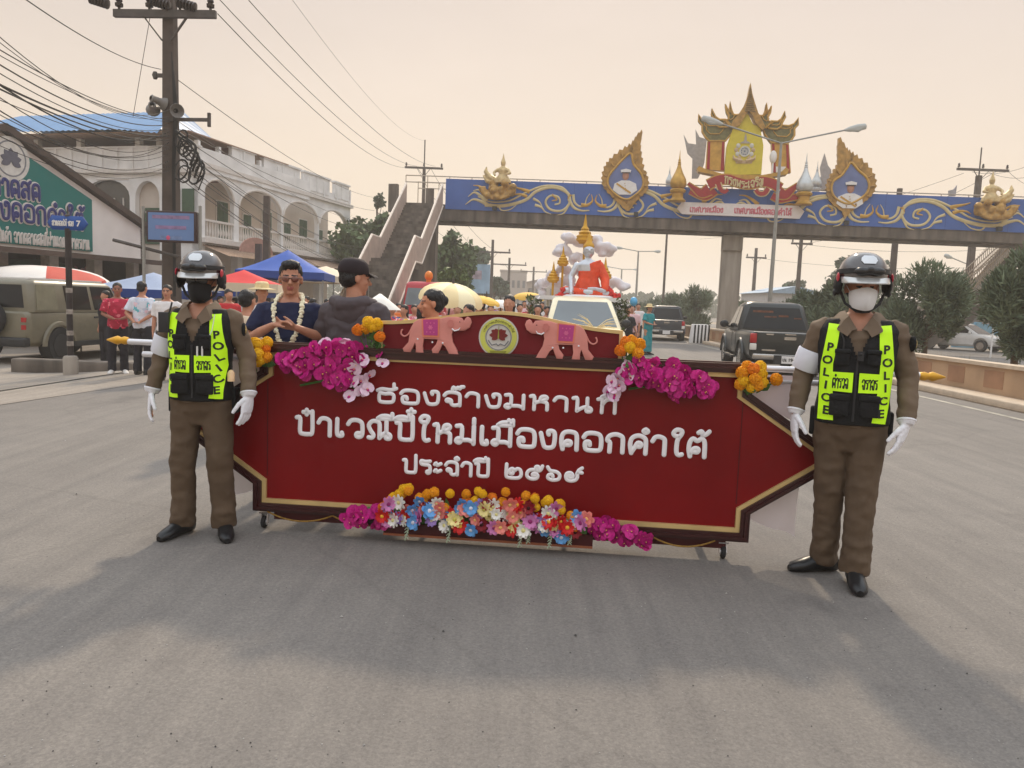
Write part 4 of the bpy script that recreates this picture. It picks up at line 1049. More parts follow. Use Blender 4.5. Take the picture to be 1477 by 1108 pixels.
# ---- left stairway: drops towards the viewer
tp = Vector((-5.1, 42.2, 0)); bt = Vector((-5.95, 29.6, 0)); dv = (tp - bt); RUN = dv.length; dv.normalize()
sang = math.atan2(dv.y, dv.x)
rel = Matrix.Rotation(-BR.ang, 3, 'Z') @ (bt - BR.o)
deckz = gb(S0) + .75
st = bpy.data.objects.new("stairway", None); COL.objects.link(st); st.parent = bridge; st.location = rel; st.rotation_euler = (0, 0, sang - BR.ang)
land = 1.5; fr = (RUN - land) / 2; z1 = deckz / 2
def stair_line(x):
    if x <= fr: return z1 * x / fr
    if x <= fr + land: return z1
    return z1 + (deckz - z1) * (x - fr - land) / fr
N = 20; poly = []
for fl in range(2):
    xo = 0 if fl == 0 else fr + land; zo = 0 if fl == 0 else z1; hz = (z1 if fl == 0 else deckz - z1)
    for i in range(N):
        poly += [(xo + fr * i / N, zo + hz * i / N), (xo + fr * i / N, zo + hz * (i + 1) / N)]
poly += [(RUN, deckz), (RUN, deckz - .45), (fr + land, z1 - .4), (fr, z1 - .4), (.5, 0)]
W2 = .92
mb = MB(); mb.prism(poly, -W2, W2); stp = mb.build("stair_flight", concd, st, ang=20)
def parap(side):
    y0 = side * (W2 + .01); y1 = side * (W2 + .11); a, b = min(y0, y1), max(y0, y1)
    line = [(0, 0), (fr, z1), (fr + land, z1), (RUN, deckz)]
    lo = [(x, z - .12) for x, z in line]; hi = [(x, z + 1.0) for x, z in line]
    mb = MB(); mb.prism(lo + hi[::-1], a, b); o = mb.build("parapet", M("parapet render", lin(176, 156, 144), .85, var=.14, scale=2), st, ang=20)
    mb = MB(); mb.tube([(x, (a + b) / 2, z + 1.04) for x, z in line], .06, 6); mb.tube([(x, a if side < 0 else b, z - .1) for x, z in line], .05, 6)
    mb.build("coping", M("pale coping", lin(214, 202, 190), .7), o)
parap(-1); parap(1)
mb = MB(); mb.box((fr + land / 2, 0, (z1 - .4) / 2), (.6, 1.3, z1 - .42)); mb.build("stair_pier", concd, st); mb = MB(); mb.box((RUN - .2, 0, deckz / 2 - .25), (.8, 1.6, deckz - .52)); mb.build("stair_pier", concd, st); mb = MB(); mb.prism([(.5, -.05), (fr, -.05), (fr, z1 - .42), (.6, .0)], -.7, .7); mb.build("stair_support", concd, st)
# landing block and rails at the stair head
sx = BR.S(603, 280, -1.2)[0]
mb = MB(); mb.box((sx, 1.2, gb(sx) + .35), (2.2, 2.6, .8)); mb.box((sx - 1.0, -.05, gb(sx) + 1.1), (.5, .3, 1.5)); mb.box((sx + 1.05, -.04, gb(sx) + 1.05), (.45, .1, 1.2)); mb.build("landing", concd, bridge)
# ---- right stairway behind the deck
o0 = -3.0
q = [BR.S(*z7(p), o0) for p in ((910, 636), (940, 650), (930, 720), (700, 1000), (655, 1045), (640, 1010), (680, 890), (720, 850), (735, 852))]
g0 = BR.S(*z7((560, 1120)), o0)
q = q[:4] + [(g0[0] - .6, 0), (g0[0] - 2.0, 0)] + q[6:]
mb = MB(); mb.prism(q, 3.0, 4.8); rs = mb.build("stair_flight", concd, bridge, ang=20)
mb = MB(); A, Bq, Cq = [BR.S(*z7(p), o0) for p in ((668, 838), (716, 846), (906, 640))]; D = (g0[0] - 2.0, .1)
for y in (2.98, 4.82):
    for dz in (0, -.4, -.8):
        mb.tube([(D[0], y, D[1] + .9 + dz + .0), (Bq[0], y, Bq[1] + 1.0 + dz), (Cq[0], y, Cq[1] + .6 + dz)], .035, 5)
    for i in range(40):
        t = i / 39; p = lerp(Bq, Cq, t * 2 - 1) if t > .5 else lerp(D, Bq, t * 2)
        mb.tube([(p[0], y, p[1]), (p[0], y, p[1] + .95)], .02, 4)
mb.build("stair_railing", M("painted handrail", None), bridge)

# ================================================================== BUILDINGS ON THE LEFT
ARC = Plane((-13.4, 42.5, 0), R(75.3))
wallw = M("aged white wall", lin(224, 223, 222), .85, var=.16, scale=.9, bump=.05)
wallb = M("beige recess wall", lin(200, 188, 176), .85, var=.12, scale=.8)
green = M("green shutter", lin(56, 84, 62), .6, var=.15)
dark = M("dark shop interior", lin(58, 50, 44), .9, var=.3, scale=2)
trimw = M("white trim", lin(212, 206, 200), .7, var=.07)
awn = M("rusty awning sheet", lin(150, 124, 104), .8, var=.3, scale=3, stretch=(1, 8, 1))
e0 = ARC.S(505, 300)[0]; c0 = ARC.S(241, 300)[0]
zf = ARC.S(504, 374)[1]; zt = ARC.S(504, 300)[1]; zp = ARC.S(503, 282)[1]; zarch = ARC.S(432, 291)[1]
h_ = thing("arcade_building", "long white two storey shophouse row with arched balconies along the street", "building", ARC.o, ARC.ang)
def apx(px, py): return ARC.S(px, py)
bays = [(apx(a, 330)[0], apx(b, 330)[0]) for a, b in ((290, 337), (344, 405), (408, 458), (460, 501))]
c1 = bays[0][0] - .25
mb = MB(); mb.box(((c1 + e0) / 2, 1.65, zp / 2 - .4), (e0 - c1, .12, zp - 1.2)); mb.box((e0 - .06, 6.9, zp / 2 - .35), (.12, 10.3, zp - .7)); mb.box(((c1 + e0) / 2, 6.8, zt + .02), (e0 - c1 - .3, 10.2, .15)); mb.build("wall", wallb, h_)
spr = zarch - 1.0
for k, (a, b) in enumerate(bays):
    nb_ = bays[k + 1][0] if k < 3 else e0 + .01
    la = a - (a - bays[k - 1][1]) / 2 if k else c1
    lb = b + (nb_ - b) / 2 if k < 3 else e0
    n = 14; arch = [(a + (b - a) * (1 - math.cos(PI * i / n)) / 2, spr + (zarch - spr) * math.sin(PI * i / n)) for i in range(n + 1)]
    mb = MB(); mb.prism([(la, zf)] + [(a, zf)] + arch + [(b, zf), (lb, zf), (lb, zt), (la, zt)], -.02, .22); mb.build("arch_front", wallw, h_)
    mb = MB(); mb.tube([(p[0], -.03, p[1]) for p in arch], .07, 6); mb.build("arch_moulding", trimw, h_)
    ms = (a + b) / 2
    for kx, w, hh in ((-.28, .9, 1.9), (.28, .7, 1.5)):
        x = ms + kx * (b - a); mb = MB(); mb.box((x, 1.57, zf + .25 + hh / 2), (w + .16, .05, hh + .16)); f_ = mb.build("window", trimw, h_)
        mb = MB()
        for s in (-1, 1): mb.box((x + s * w * .25, 1.53, zf + .25 + hh / 2), (w * .46, .04, hh))
        mb.build("shutter", green, f_)
    mb = MB()
    nbal = int((b - a) / .2)
    for i in range(nbal): mb.lathe([(.03, 0), (.05, .12), (.07, .25), (.04, .45), (.035, .62), (.05, .7)], 6, (a + .1 + (b - a - .2) * i / max(1, nbal - 1), .08, zf + .12))
    mb.box((ms, .08, zf + .07), (b - a, .16, .1)); mb.box((ms, .08, zf + .87), (b - a, .2, .1)); mb.build("balustrade", trimw, h_)
    mb = MB(); mb.box(((la + lb) / 2, -.02, zf / 2 - .2), (.0 + .5, .45, zf - .6)) if False else mb.box((la + .2, .1, zf / 2 - .15), (.4, .4, zf - .32)); mb.build("pier", wallw, h_)
mb = MB(); mb.box(((c1 + e0) / 2, .55, zf - .12), (e0 - c1 + .2, 2.1, .22)); mb.box(((c1 + e0) / 2, .08, zt + .08), (e0 - c1 + .3, .5, .2)); mb.build("floor_band", trimw, h_)
mb = MB(); zb_ = zt + .18
mb.box(((c1 + e0) / 2, .1, zb_ + .22), (e0 - c1, .12, .42))
for pa, pb_ in ((334, 367), (380, 432), (438, 475), (483, 503)):
    a, b = apx(pa, 260)[0], apx(pb_, 280)[0]
    mb.box(((a + b) / 2, .08, zb_ + .68), (b - a, .2, .95)); mb.box(((a + b) / 2, .06, zb_ + 1.18), (b - a + .15, .3, .1))
    mb.box(((a + b) / 2, -.03, zb_ + .68), (.14, .06, .9))
for i in range(10):
    s = c1 + (e0 - c1) * i / 9.0; mb.box((s - .08 if i else s + .08, .06, zb_ + .5), (.16, .22, .9))
mb.build("parapet", wallw, h_)
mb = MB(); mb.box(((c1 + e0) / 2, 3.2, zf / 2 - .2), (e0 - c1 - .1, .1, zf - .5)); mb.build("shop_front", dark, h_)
for i in range(7):
    a = c1 + (e0 - c1) * i / 7 + .35; b = c1 + (e0 - c1) * (i + 1) / 7 - .1
    mb = MB()
    for j in range(9): mb.box(((a + b) / 2, 3.05 - .02 * (j % 2), .15 + (zf - .9) * (j + .5) / 9), (b - a, .05, (zf - .9) / 9 - .01))
    if i % 3 != 1: mb.build("roller_shutter", M("grey roller shutter", lin(116, 106, 98), .7, var=.2), h_)
for i in range(4):
    a = c1 + (e0 - c1) * i / 4 + .05; b = c1 + (e0 - c1) * (i + 1) / 4 - .05
    mb = MB(); rows = []
    nn = int((b - a) / .12)
    for j in range(nn + 1):
        x = a + (b - a) * j / nn; dz = .03 * (j % 2)
        rows.append([(x, -.05, zf - .30 + dz), (x, -1.7, zf - .85 + dz)])
    mb.loft(rows, False, closed=False); mb.build("awning", awn, h_, smooth=False)
mb = MB(); ax = apx(326, 355)[0]; n = 12; mb.prism([(ax - 1.4 * math.cos(PI * i / n), zf - .55 + .75 * math.sin(PI * i / n)) for i in range(n + 1)], -1.75, -1.68); mb.build("fan_sign", M("faded red sign", lin(168, 128, 116), .7, var=.15), h_)
# ---- end block: front towards the viewer, with roof terrace and blue roof
END = Plane((ARC.o + ARC.u * c1), R(-14.7))
b_ = thing("terrace_house", "white corner house with blue sheet roof over a red brown roof terrace", "building", END.o, END.ang)
def ep(px, py, out=0): return END.S(px, py, out)
L0 = ep(-60, 240)[0]
zter = ep(200, 249)[1]; zpar = ep(200, 216)[1]; zeave = ep(195, 192)[1]; 
mb = MB(); ar = ep(154, 280); ar2 = ep(214, 280)
def archpoly(px0, px1, ytop, zlow):
    a, b = ep(px0, 290)[0], ep(px1, 290)[0]; zt_ = ep((px0 + px1) / 2, ytop)[1]; n = 10
    return [(a, zlow)] + [(a + (b - a) * (1 - math.cos(PI * i / n)) / 2, zt_ - .8 + .8 * math.sin(PI * i / n)) for i in range(n + 1)] + [(b, zlow)]
A1, A2 = archpoly(122, 187, 259, 3.4), archpoly(195, 230, 261, 3.4)
mb.prism([(L0, 0), (0, 0), (0, zter), (L0, zter)], .3, .5)
mb.build("wall", wallb, b_)
mb = MB(); mb.prism([(L0, 3.0), (A1[0][0], 3.0)] + A1 + [(A1[-1][0], 3.0), (A2[0][0], 3.0)] + A2 + [(A2[-1][0], 3.0), (0.2, 3.0), (0.2, zter), (L0, zter)], 0, .28); mb.build("arch_front", wallw, b_)
mb = MB(); mb.prism(A1, .22, .29); wn_ = mb.build("window", M("dark window glass", lin(52, 54, 56), .15, spec=.7), b_)
mb = MB(); a, b = A1[0][0], A1[-1][0]
for t in (.2, .4, .6, .8): mb.box((a + (b - a) * t, .19, 4.6), (.05, .05, 2.6))
for z in (3.9, 4.6, 5.2): mb.box(((a + b) / 2, .185, z), (b - a, .04, .05))
mb.build("window_bar", trimw, wn_)
for px_ in (252, 272):
    s_ = ep(px_, 295)[0]; z_ = ep(px_, 296)[1]; mb = MB(); mb.box((s_, -.03, z_), (.62, .08, 1.5)); mb.build("shutter", green, b_)
mb = MB(); s_ = ep(214, 290)[0]; mb.box((s_, .27, 4.6), (.8, .06, 1.7)); mb.build("shutter", green, b_)
mb = MB(); mb.box((L0 / 2, .1, zter + .06), (-L0 + .6, .6, .18)); mb.build("cornice", trimw, b_)
mb = MB(); mb.box((L0 / 2, .05, (zter + zpar) / 2 + .1), (-L0 + .2, .14, zpar - zter)); mb.box((.05, 5, (zter + zpar) / 2 + .1), (.14, 10, zpar - zter))
mb.box((L0 / 2, .04, zpar + .12), (-L0 + .3, .24, .08))
for i in range(9): s = ep(60 + i * 22, 230)[0]; mb.box((s, -.05, (zter + zpar) / 2 + .1), (.12, .1, zpar - zter))
mb.build("parapet", wallw, b_)
mb = MB(); mb.box((L0 / 2 - .3, 3.0, (zter + zeave) / 2), (-L0 - .3, .15, zeave - zter)); mb.build("terrace_wall", M("red brown wall", lin(108, 64, 54), .8, var=.2), b_)
mb = MB()
for px in (46, 108, 193): s = ep(px, 205)[0]; mb.box((s, .35, (zter + zeave) / 2), (.26, .26, zeave - zter))
mb.box((ep(217, 205)[0], 3.0, (zter + zeave) / 2), (.2, 5, zeave - zter)); mb.build("terrace_post", wallw, b_)
mb = MB(); s0, s1_ = ep(40, 200)[0], ep(85, 200)[0]; mb.box(((s0 + s1_) / 2, 2.85, (zter + zeave) / 2 + .1), (s1_ - s0, .1, 1.1)); mb.build("terrace_window", M("dark window glass", None), b_)
roofb = M("blue roof sheet", lin(96, 136, 178), .5, var=.12, scale=2, stretch=(12, 1, 1))
er = ep(238, 204)[0]; rl = ep(190, 167)[0]; zr = ep(150, 167, -4)[1]
mb = MB(); rows = []; nn = 80
xa = L0; xb = er + .3
for j in range(nn + 1):
    x = xa + (xb - xa) * j / nn; dz = .05 * (j % 2); cut_ = max(0, (x - rl) / (xb - rl)) if x > rl else 0
    rows.append([(x, -.9, zeave - .05 + dz - cut_ * .2), (x, -.9 + 4.6 * (1 - cut_ * .95), zeave + (zr - zeave) * (1 - cut_) + dz), (x, 8.5, zeave - .05 + dz)])
mb.loft(rows, False, closed=False)
mb.build("roof", roofb, b_, smooth=False)
mb = MB(); mb.box((L0 / 2, 3.5, zeave - .12), (-L0 + .2, 8.4, .06)); mb.build("soffit", M("tan soffit", lin(150, 122, 104), .8), b_)
mb = MB(); s = ep(168, 256)[0]; mb.tube([(s - .9, -.25, zter - .35), (s + .9, -.25, zter - .35)], .05, 6); mb.build("tube_lamp", trimw, b_)
# ---- market hall
MK_ = Plane(Vector((-16.6, 30.4, 0)) * .86, R(75.3))
k_ = thing("market_hall", "gabled market hall with a big teal Thai sign and dark shop openings", "building", MK_.o, MK_.ang)
def mp(px, py, out=0): return MK_.S(px, py, out)
R_ = mp(207, 328); APX = mp(2, 186); zb2 = mp(204, 381)[1]; zb2 = (mp(204, 381)[1] + mp(10, 352)[1]) / 2
half = R_[0] - APX[0]; LL = APX[0] - half
mb = MB(); mb.prism([(LL, zb2), (R_[0], zb2), (R_[0], R_[1] - .1), (APX[0], APX[1] - .1), (LL, R_[1] - .1)], 0, .15); mb.build("gable_wall", M("cream market wall", lin(226, 219, 214), .8, var=.08, scale=1), k_)
mb = MB()
for s, ex in ((1, R_[0] + .55), (-1, LL - .55)):
    sl = (APX[1] - R_[1]) / half; ez_ = R_[1] - .55 * sl
    mb.prism([(APX[0], APX[1] - .06), (ex, ez_ - .06), (ex, ez_ + .14), (APX[0], APX[1] + .16)], -.22, 20)
mb.build("roof", M("dark brown roof edge", lin(74, 60, 52), .7, var=.25, scale=3), k_)
mb = MB(); tp_ = []
tl = [mp(-60, 338), mp(131, 363), mp(131, 281)]
slope_y = lambda s: APX[1] - abs(s - APX[0]) * (APX[1] - R_[1]) / half - .32
mb.prism([(tl[0][0], tl[1][1]), (tl[1][0], tl[1][1]), (tl[1][0], slope_y(tl[1][0])), (APX[0], slope_y(APX[0]) ), (tl[0][0], slope_y(tl[0][0]))], -.08, -.005); tsn = mb.build("market_sign", M("teal sign sheet", lin(8, 108, 102), .45, var=.06, scale=1), k_)
navy = M("navy lettering", lin(44, 48, 108), .5); 
for txt, p0, p1, pt in (("ตลาดสด", (-34, 279), (54, 286), (30, 263)), ("เมืองดอกคำใต้", (-56, 314), (117, 326), (30, 300))):
    a, b = mp(*p0), mp(*p1); hh = mp(*pt)[1] - mp(pt[0], pt[1] + (22 if txt[0] == 'ต' else 24))[1]
    zz_ = (a[1] + b[1]) / 2
    mb = MB(); thai(mb, txt, a[0], b[0], zz_, hh, -.10, .088, n=6, k=3); mb.v = [(x, -.092 + (y + .10) * .12, z) for x, y, z in mb.v]; mb.build("letter_outline", trimw, tsn)
    mb = MB(); thai(mb, txt, a[0], b[0], zz_, hh, -.14, .05, n=6, k=3); mb.v = [(x, -.13 + (y + .14) * .2, z) for x, y, z in mb.v]; mb.build("lettering", navy, tsn)
a, b = mp(-40, 338), mp(126, 355)
mb = MB(); thai(mb, "เลือกซื้อสินค้า จากตลาดสดที่ผ่านเกณฑ์มาตรฐาน", a[0], b[0], (a[1] + b[1]) / 2 - .12, .30, -.09, .028, n=4, k=2); mb.build("lettering", trimw, tsn)
mb = MB(); c = mp(11, 229); disc(mb, 0, .64, -.12, -.09, c, 0, 30); disc(mb, .48, .52, -.13, -.121, c, 1, 30)
for i in range(7): petal(mb, (c[0], c[1] - .05), R(90 + (i - 3) * 38), .36, .1, -.135 - i * .001, -.121, 2)
mb.build("emblem", [M("emblem silver", None), M("emblem grey", None), M("emblem slate", lin(92, 92, 104), .6)], tsn)
# shop openings: recessed shutters and pillars under the gable
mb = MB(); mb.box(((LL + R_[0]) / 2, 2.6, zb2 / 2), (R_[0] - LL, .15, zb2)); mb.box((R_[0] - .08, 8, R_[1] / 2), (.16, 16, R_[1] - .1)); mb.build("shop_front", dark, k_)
for i in range(7):
    s = R_[0] - .25 - (R_[0] - LL - .5) * i / 6; mb = MB(); mb.box((s, .25, zb2 / 2), (.35, .35, zb2 - .01)); mb.build("pillar", M("pale pillar", lin(176, 168, 160), .8, var=.15), k_)
    if i < 6:
        w = (R_[0] - LL - .5) / 6 - .5; mb = MB()
        for j in range(12): mb.box((s - w / 2 - .3, 2.45 - .025 * (j % 2), .1 + (zb2 - .5) * (j + .5) / 12), (w, .05, (zb2 - .5) / 12 - .008))
        mb.build("roller_shutter", M("brown grey shutter", lin(112, 98, 88), .75, var=.18), k_)
mb = MB(); mb.box(((LL + R_[0]) / 2, -.5, zb2 - .03), (R_[0] - LL + .6, 1.2, .05)); mb.box(((LL + R_[0]) / 2, -1.1, zb2 - .09), (R_[0] - LL + .6, .05, .16)); mb.build("canopy_edge", M("dark brown roof edge", None), k_)
mb = MB(); s0 = mp(105, 372)[0]
for i in range(14): 
    mb.ell((s0 + i * .16, 1.0, zb2 - .5 + .06 * math.sin(i * 2.1)), (.12, .05, .12), 7, 5)
mb.build("faded_banner", M("faded rose bunting", lin(160, 110, 112), .8, var=.3), k_)

# ================================================================== PLANTER WALL ALONG THE MEDIAN
wallt = M("tan planter render", lin(176, 146, 116), .85, var=.15, scale=1.5)
wallp = M("worn ochre panel", lin(158, 120, 92), .85, var=.2, scale=2)
cap = M("pale coping stone", lin(196, 178, 156), .8, var=.12)
WA, WB = Vector((9.22, 9.0, 0)), Vector((9.62, 46, 0))
wang = math.atan2(WB.y - WA.y, WB.x - WA.x)
wl = thing("planter_wall", "low tan planter wall with inset panels along the right edge of the road", "wall", WA, wang)
L = (WB - WA).length
mb = MB(); mb.box((L / 2, -.14, .34), (L, .26, .66)); mb.build("wall", wallt, wl)
mb = MB(); mb.box((L / 2, -.13, .70), (L + .02, .36, .07)); mb.build("coping", cap, wl)
mb = MB(); mb.prism([(0, 0), (L, 0), (L, .16), (0, .16)], .30, -.012 + .0) if False else mb.box((L / 2, .28, .07), (L, .56, .15)); OB("kerb", bev(mb.mesh("k", False), .03, 2), cap, wl)
for i in range(28):
    x = .7 + i * 1.3; mb = MB(); mb.box((x, -.0085, .42), (.62, .012, .34)); mb.build("panel", wallp, wl)
mb = MB(); bx = P(1012, 478, 37)
bs = thing("striped_barrier", "black and white striped concrete barrier end by the bridge pier", "barrier", (bx.x - .1, 37, 0), R(4))
mb = MB(); mb.prism([(-.45, 0), (.45, 0), (.42, .3), (.34, .92), (-.34, .92), (-.42, .3)], -.25, .25); OB("block", bev(mb.mesh("b", False), .03, 2), whitep, bs)
for i in range(5):
    x = -.36 + .17 * i; mb = MB(); mb.prism([(x, .03), (x + .085, .03), (x + .10, .9), (x + .02, .9)], -.262, -.2505); mb.build("black_stripe", M("black paint", (.025, .025, .025), .6), bs)

# ================================================================== POLES, LAMPS, WIRES
polem = M("old concrete pole", lin(84, 74, 68), .9, var=.25, scale=3)
ironm = M("dark galvanised iron", lin(84, 78, 74), .6, metal=.3, var=.2)
blk = M("black cable", (.02, .019, .018), .6)
insul = M("brown porcelain insulator", lin(50, 38, 34), .3)
def sqpole(h, w0, w1):
    mb = MB(); mb.loft([[Vector((a * w, b * w, z)) for a, b in ((-1, -.8), (-.8, -1), (.8, -1), (1, -.8), (1, .8), (.8, 1), (-.8, 1), (-1, .8))] for w, z in ((w0 / 2, 0), (w1 / 2, h))]); return mb
def crossarm(par, z, wl_, wr, nb=3, th=.14, braces=True):
    mb = MB(); mb.box(((wr - wl_) / 2, -.2, z), (wl_ + wr, .1, th + .02))
    if braces: 
        for s in (-1, 1): mb.bar((s * .5, -.2, z - .05), (s * .1, -.16, z - .55), .05, .03)
    ca = mb.build("crossarm", ironm, par)
    for i in range(nb):
        x = -wl_ + .12 + (wl_ + wr - .24) * i / max(1, nb - 1)
        mb = MB(); mb.lathe([(.03, 0), (.03, .06), (.085, .08), (.09, .14), (.05, .17), (.075, .2), (.06, .28), (.02, .32)], 8, (x, -.2, z + th / 2)); mb.build("insulator", insul, ca)
    return ca
PX = P(247, 300, 18)
up = thing("utility_pole", "tall concrete utility pole by the market with speakers and tangled cable coils", "utility pole", (PX.x, 18, gz(PX.x, 18)), R(-4))
H0 = 9.6
sqpole(H0, .36, .22).build("pole_shaft", polem, up)
zc = P(245, 27, 17.8).z + .2
ca = crossarm(up, zc, 1.18, 1.15, 4)
for x, z in ((-1.28, .17), (.12, .15), (.72, .12)):
    mb = MB()
    for k in range(6): mb.lathe([(.03, 0), (.11, .02), (.11, .05), (.03, .07)], 9, (x - .07 * k, -.25 - .0 * k, zc + z + .02 * k), Matrix.Rotation(R(-75), 3, 'Y'))
    mb.build("strain_insulator", insul, up)
hornm = M("grey horn speaker", lin(120, 116, 112), .5)
for px, py, a in ((222, 148, 115), (229, 139, 60), (256, 154, -50)):
    q = P(px, py, 17.8); loc = Vector((q.x - PX.x, -.25, q.z))
    rot = Matrix.Rotation(R(a - 90), 3, 'Z') @ Matrix.Rotation(R(-100), 3, 'X')
    mb = MB(); mb.lathe([(.05, -.16), (.08, -.14), (.08, 0), (.08, .04), (.10, .1), (.14, .15), (.155, .165), (.15, .17), (.05, .05)], 14, loc, rot, caps=False); mb.bar(loc, (0, 0, loc.z), .04, .04)
    mb.build("horn_speaker", hornm, up)
q = P(306, 168, 17.8); mb = MB(); mb.bar((0, -.2, q.z), (q.x - PX.x, -.25, q.z), .06, .07); mb.box((q.x - PX.x, -.25, q.z), (.06, .06, .3)); mb.build("bracket_arm", ironm, up)
q = P(232, 100, 17.8); mb = MB(); mb.box((-.2, -.1, q.z), (.22, .06, .08)); mb.lathe([(.04, -.08), (.07, 0), (.04, .08)], 8, (-.3, -.1, q.z)); mb.build("line_clamp", ironm, up)
rr = random.Random(4)
for i in range(8):
    cpx, cpy = rr.choice([(262, 232), (272, 240), (285, 240), (292, 238), (268, 205), (275, 215), (264, 195), (280, 205)]); q = P(cpx + rr.uniform(-4, 4), cpy + rr.uniform(-6, 6), 17.6)
    c = Vector((q.x - PX.x, -.35 + rr.uniform(-.1, .1), q.z)); a = rr.uniform(.10, .17); b = a * rr.uniform(1.1, 1.8); ti = rr.uniform(-.5, .5)
    mb = MB(); pts = []
    for k in range(40):
        t = k / 13 * 2 * PI; r1 = 1 + .05 * math.sin(k * .7)
        x, z = a * r1 * math.cos(t), b * r1 * math.sin(t); pts.append(c + Vector((x * math.cos(ti) - z * math.sin(ti), .015 * math.sin(k), x * math.sin(ti) + z * math.cos(ti))))
    mb.tube(pts, .013, 5); mb.build("cable_coil", blk, up)
for i in range(5):
    mb = MB(); q0, q1 = P(252 + i * 2, 180 + i * 4, 17.7), P(284 + i * 3, 205 + i * 9, 17.6)
    mb.tube(cr([(q0.x - PX.x, -.22, q0.z), ((q0.x + q1.x) / 2 - PX.x, -.3, (q0.z + q1.z) / 2 + rr.uniform(-.15, .1)), (q1.x - PX.x, -.35, q1.z), (q1.x - PX.x - .15, -.3, q1.z - .4)], 5), .03 - .004 * i, 6); mb.build("cable_bundle", blk, up)
for i in range(4):
    mb = MB(); mb.tube([(.13 + .02 * i, -.18, 6.9 - i * .2), (.2 + .03 * i, -.24, 5.6), (.14 + .02 * i, -.2, 4.5), (.15 + .015 * i, -.2, 1.5)], .012, 5); mb.build("riser_cable", blk, up)

def utility(px, ytop, Y, arm_y, wl_, wr, label, w=.3, ang=0, top_spike=0):
    q = P(px, ytop, Y); base = Vector((q.x, Y, gz(q.x, Y)))
    t = thing("utility_pole", label, "utility pole", base, R(ang))
    h = q.z - base.z
    sqpole(h - top_spike, w, w * .7).build("pole_shaft", polem, t)
    if top_spike: mb = MB(); mb.tube([(0, 0, h - top_spike - .05), (0, 0, h)], .05, 6); mb.build("lightning_rod", ironm, t)
    if arm_y: crossarm(t, P(px, arm_y, Y).z - base.z, wl_, wr, 3, .14)
    return t
utility(613, 202, 62, 243, 1.5, 1.5, "utility pole with crossarm rising behind the head of the footbridge stairs", .32, 0, 2.2)
utility(711, 346, 78, 364, 1.8, 1.8, "distant utility pole with crossarm beside the blue billboard", .36)
utility(735, 372, 100, 382, 2.2, 2.2, "distant utility pole with crossarm, middle one of the row beyond the bridge", .4)
utility(770, 385, 135, 392, 2.3, 2.3, "farthest utility pole with crossarm left of the statue", .45)
utility(385, 283, 30, None, 0, 0, "dark utility pole standing in front of the white arcade", .3)
utility(373, 352, 27, None, 0, 0, "short dark post by the blue market tent", .28)
utility(1416, 213, 52, 246, 1.6, 1.8, "utility pole with tangled crossarm behind the gilded angel on the right", .45, 0, 1.8)
utility(1156, 343, 66, 352, .9, .9, "distant utility pole above the black pickup's tailgate", .35)
utility(1091, 358, 84, 372, 1.1, 1.1, "distant utility pole beside the bridge pier", .38)
utility(1298, 272, 47, None, 0, 0, "plain tall pole behind the bridge above the officer in white mask", .36)
utility(963, 320, 70, None, 0, 0, "plain slender pole beyond the bridge left of the pier", .22)
lampm = M("lamp post grey", lin(150, 150, 146), .45, metal=.4, var=.1)
lamph = M("lamp head", lin(176, 180, 178), .4, var=.05)
def streetlamp(px, ytop, Y, ends, label, r=.07):
    q = P(px, ytop, Y); t = thing("street_lamp", label, "street lamp", (q.x, Y, 0))
    mb = MB(); mb.tube([(0, 0, 0), (0, 0, q.z * .5), (0, 0, q.z)], [r * 1.5, r * 1.2, r * .8], 8); mb.lathe([(r * 2.4, 0), (r * 2.4, .25), (r * 1.6, .3)], 8); mb.build("post", lampm, t)
    for ex, ey in ends:
        e = P(ex, ey, Y); d = Vector((e.x - q.x, 0, e.z - q.z)); L = d.length; d.normalize(); hl = min(.9, L * .3)
        mb = MB(); mb.tube([(0, 0, q.z - .05), tuple(Vector((0, 0, q.z)) + d * (L - hl))], r * .5, 6); ar = mb.build("arm", lampm, t)
        c = Vector((0, 0, q.z)) + d * (L - hl)
        mb = MB(); mb.tube([c - d * .05, c + d * hl * .2, c + d * hl * .6, c + d * hl * .95, c + d * hl], [.04, .11, .15, .12, .04], 10, flat=.6, up=(0, 1, 0)); mb.tube([c + d * hl * .25 - Vector((0, 0, .05)), c + d * hl * .6 - Vector((0, 0, .09)), c + d * hl * .9 - Vector((0, 0, .05))], [.05, .1, .04], 8)
        mb.build("lamp_head", lamph, ar)
    return t
streetlamp(1127, 205, 33.5, [(1012, 170), (1250, 182)], "tall twin arm street lamp crossing in front of the bridge crest")
streetlamp(921, 362, 82, [(889, 357), (953, 363)], "distant twin arm street lamp right of the statue", .1)
streetlamp(897, 388, 125, [(872, 384), (920, 389)], "farther small twin arm street lamp beside the statue", .13)
streetlamp(1400, 382, 56, [(1362, 368)], "single arm street lamp beyond the right hand bridge stairs", .08)
def wire(a, b, sag, r, label, group):
    a, b = Vector(a), Vector(b); c = (a + b) / 2
    mb = MB(); n = 18
    mb.tube([(a + (b - a) * (i / n) - Vector((0, 0, sag * 4 * (i / n) * (1 - i / n)))) - c for i in range(n + 1)], r * .72, 5)
    o = mb.build("overhead_wire", blk); o.location = c
    return tag(o, label, "wire", group)
g1 = "high voltage wires between the tall poles"
for (a, b) in (((314, 20, 18), (590, 242, 62)), ((282, -38, 18), (602, 240, 62)), ((318, -46, 18), (628, 240, 62))):
    wire(P(*a), P(*b), .9, .016, "black overhead line from the tall pole's crossarm to the pole behind the bridge stairs", g1)
wire(P(400, -30, 18), P(613, 203, 62), .8, .007, "faint thin wire high above, reaching the rod behind the bridge stairs", None)
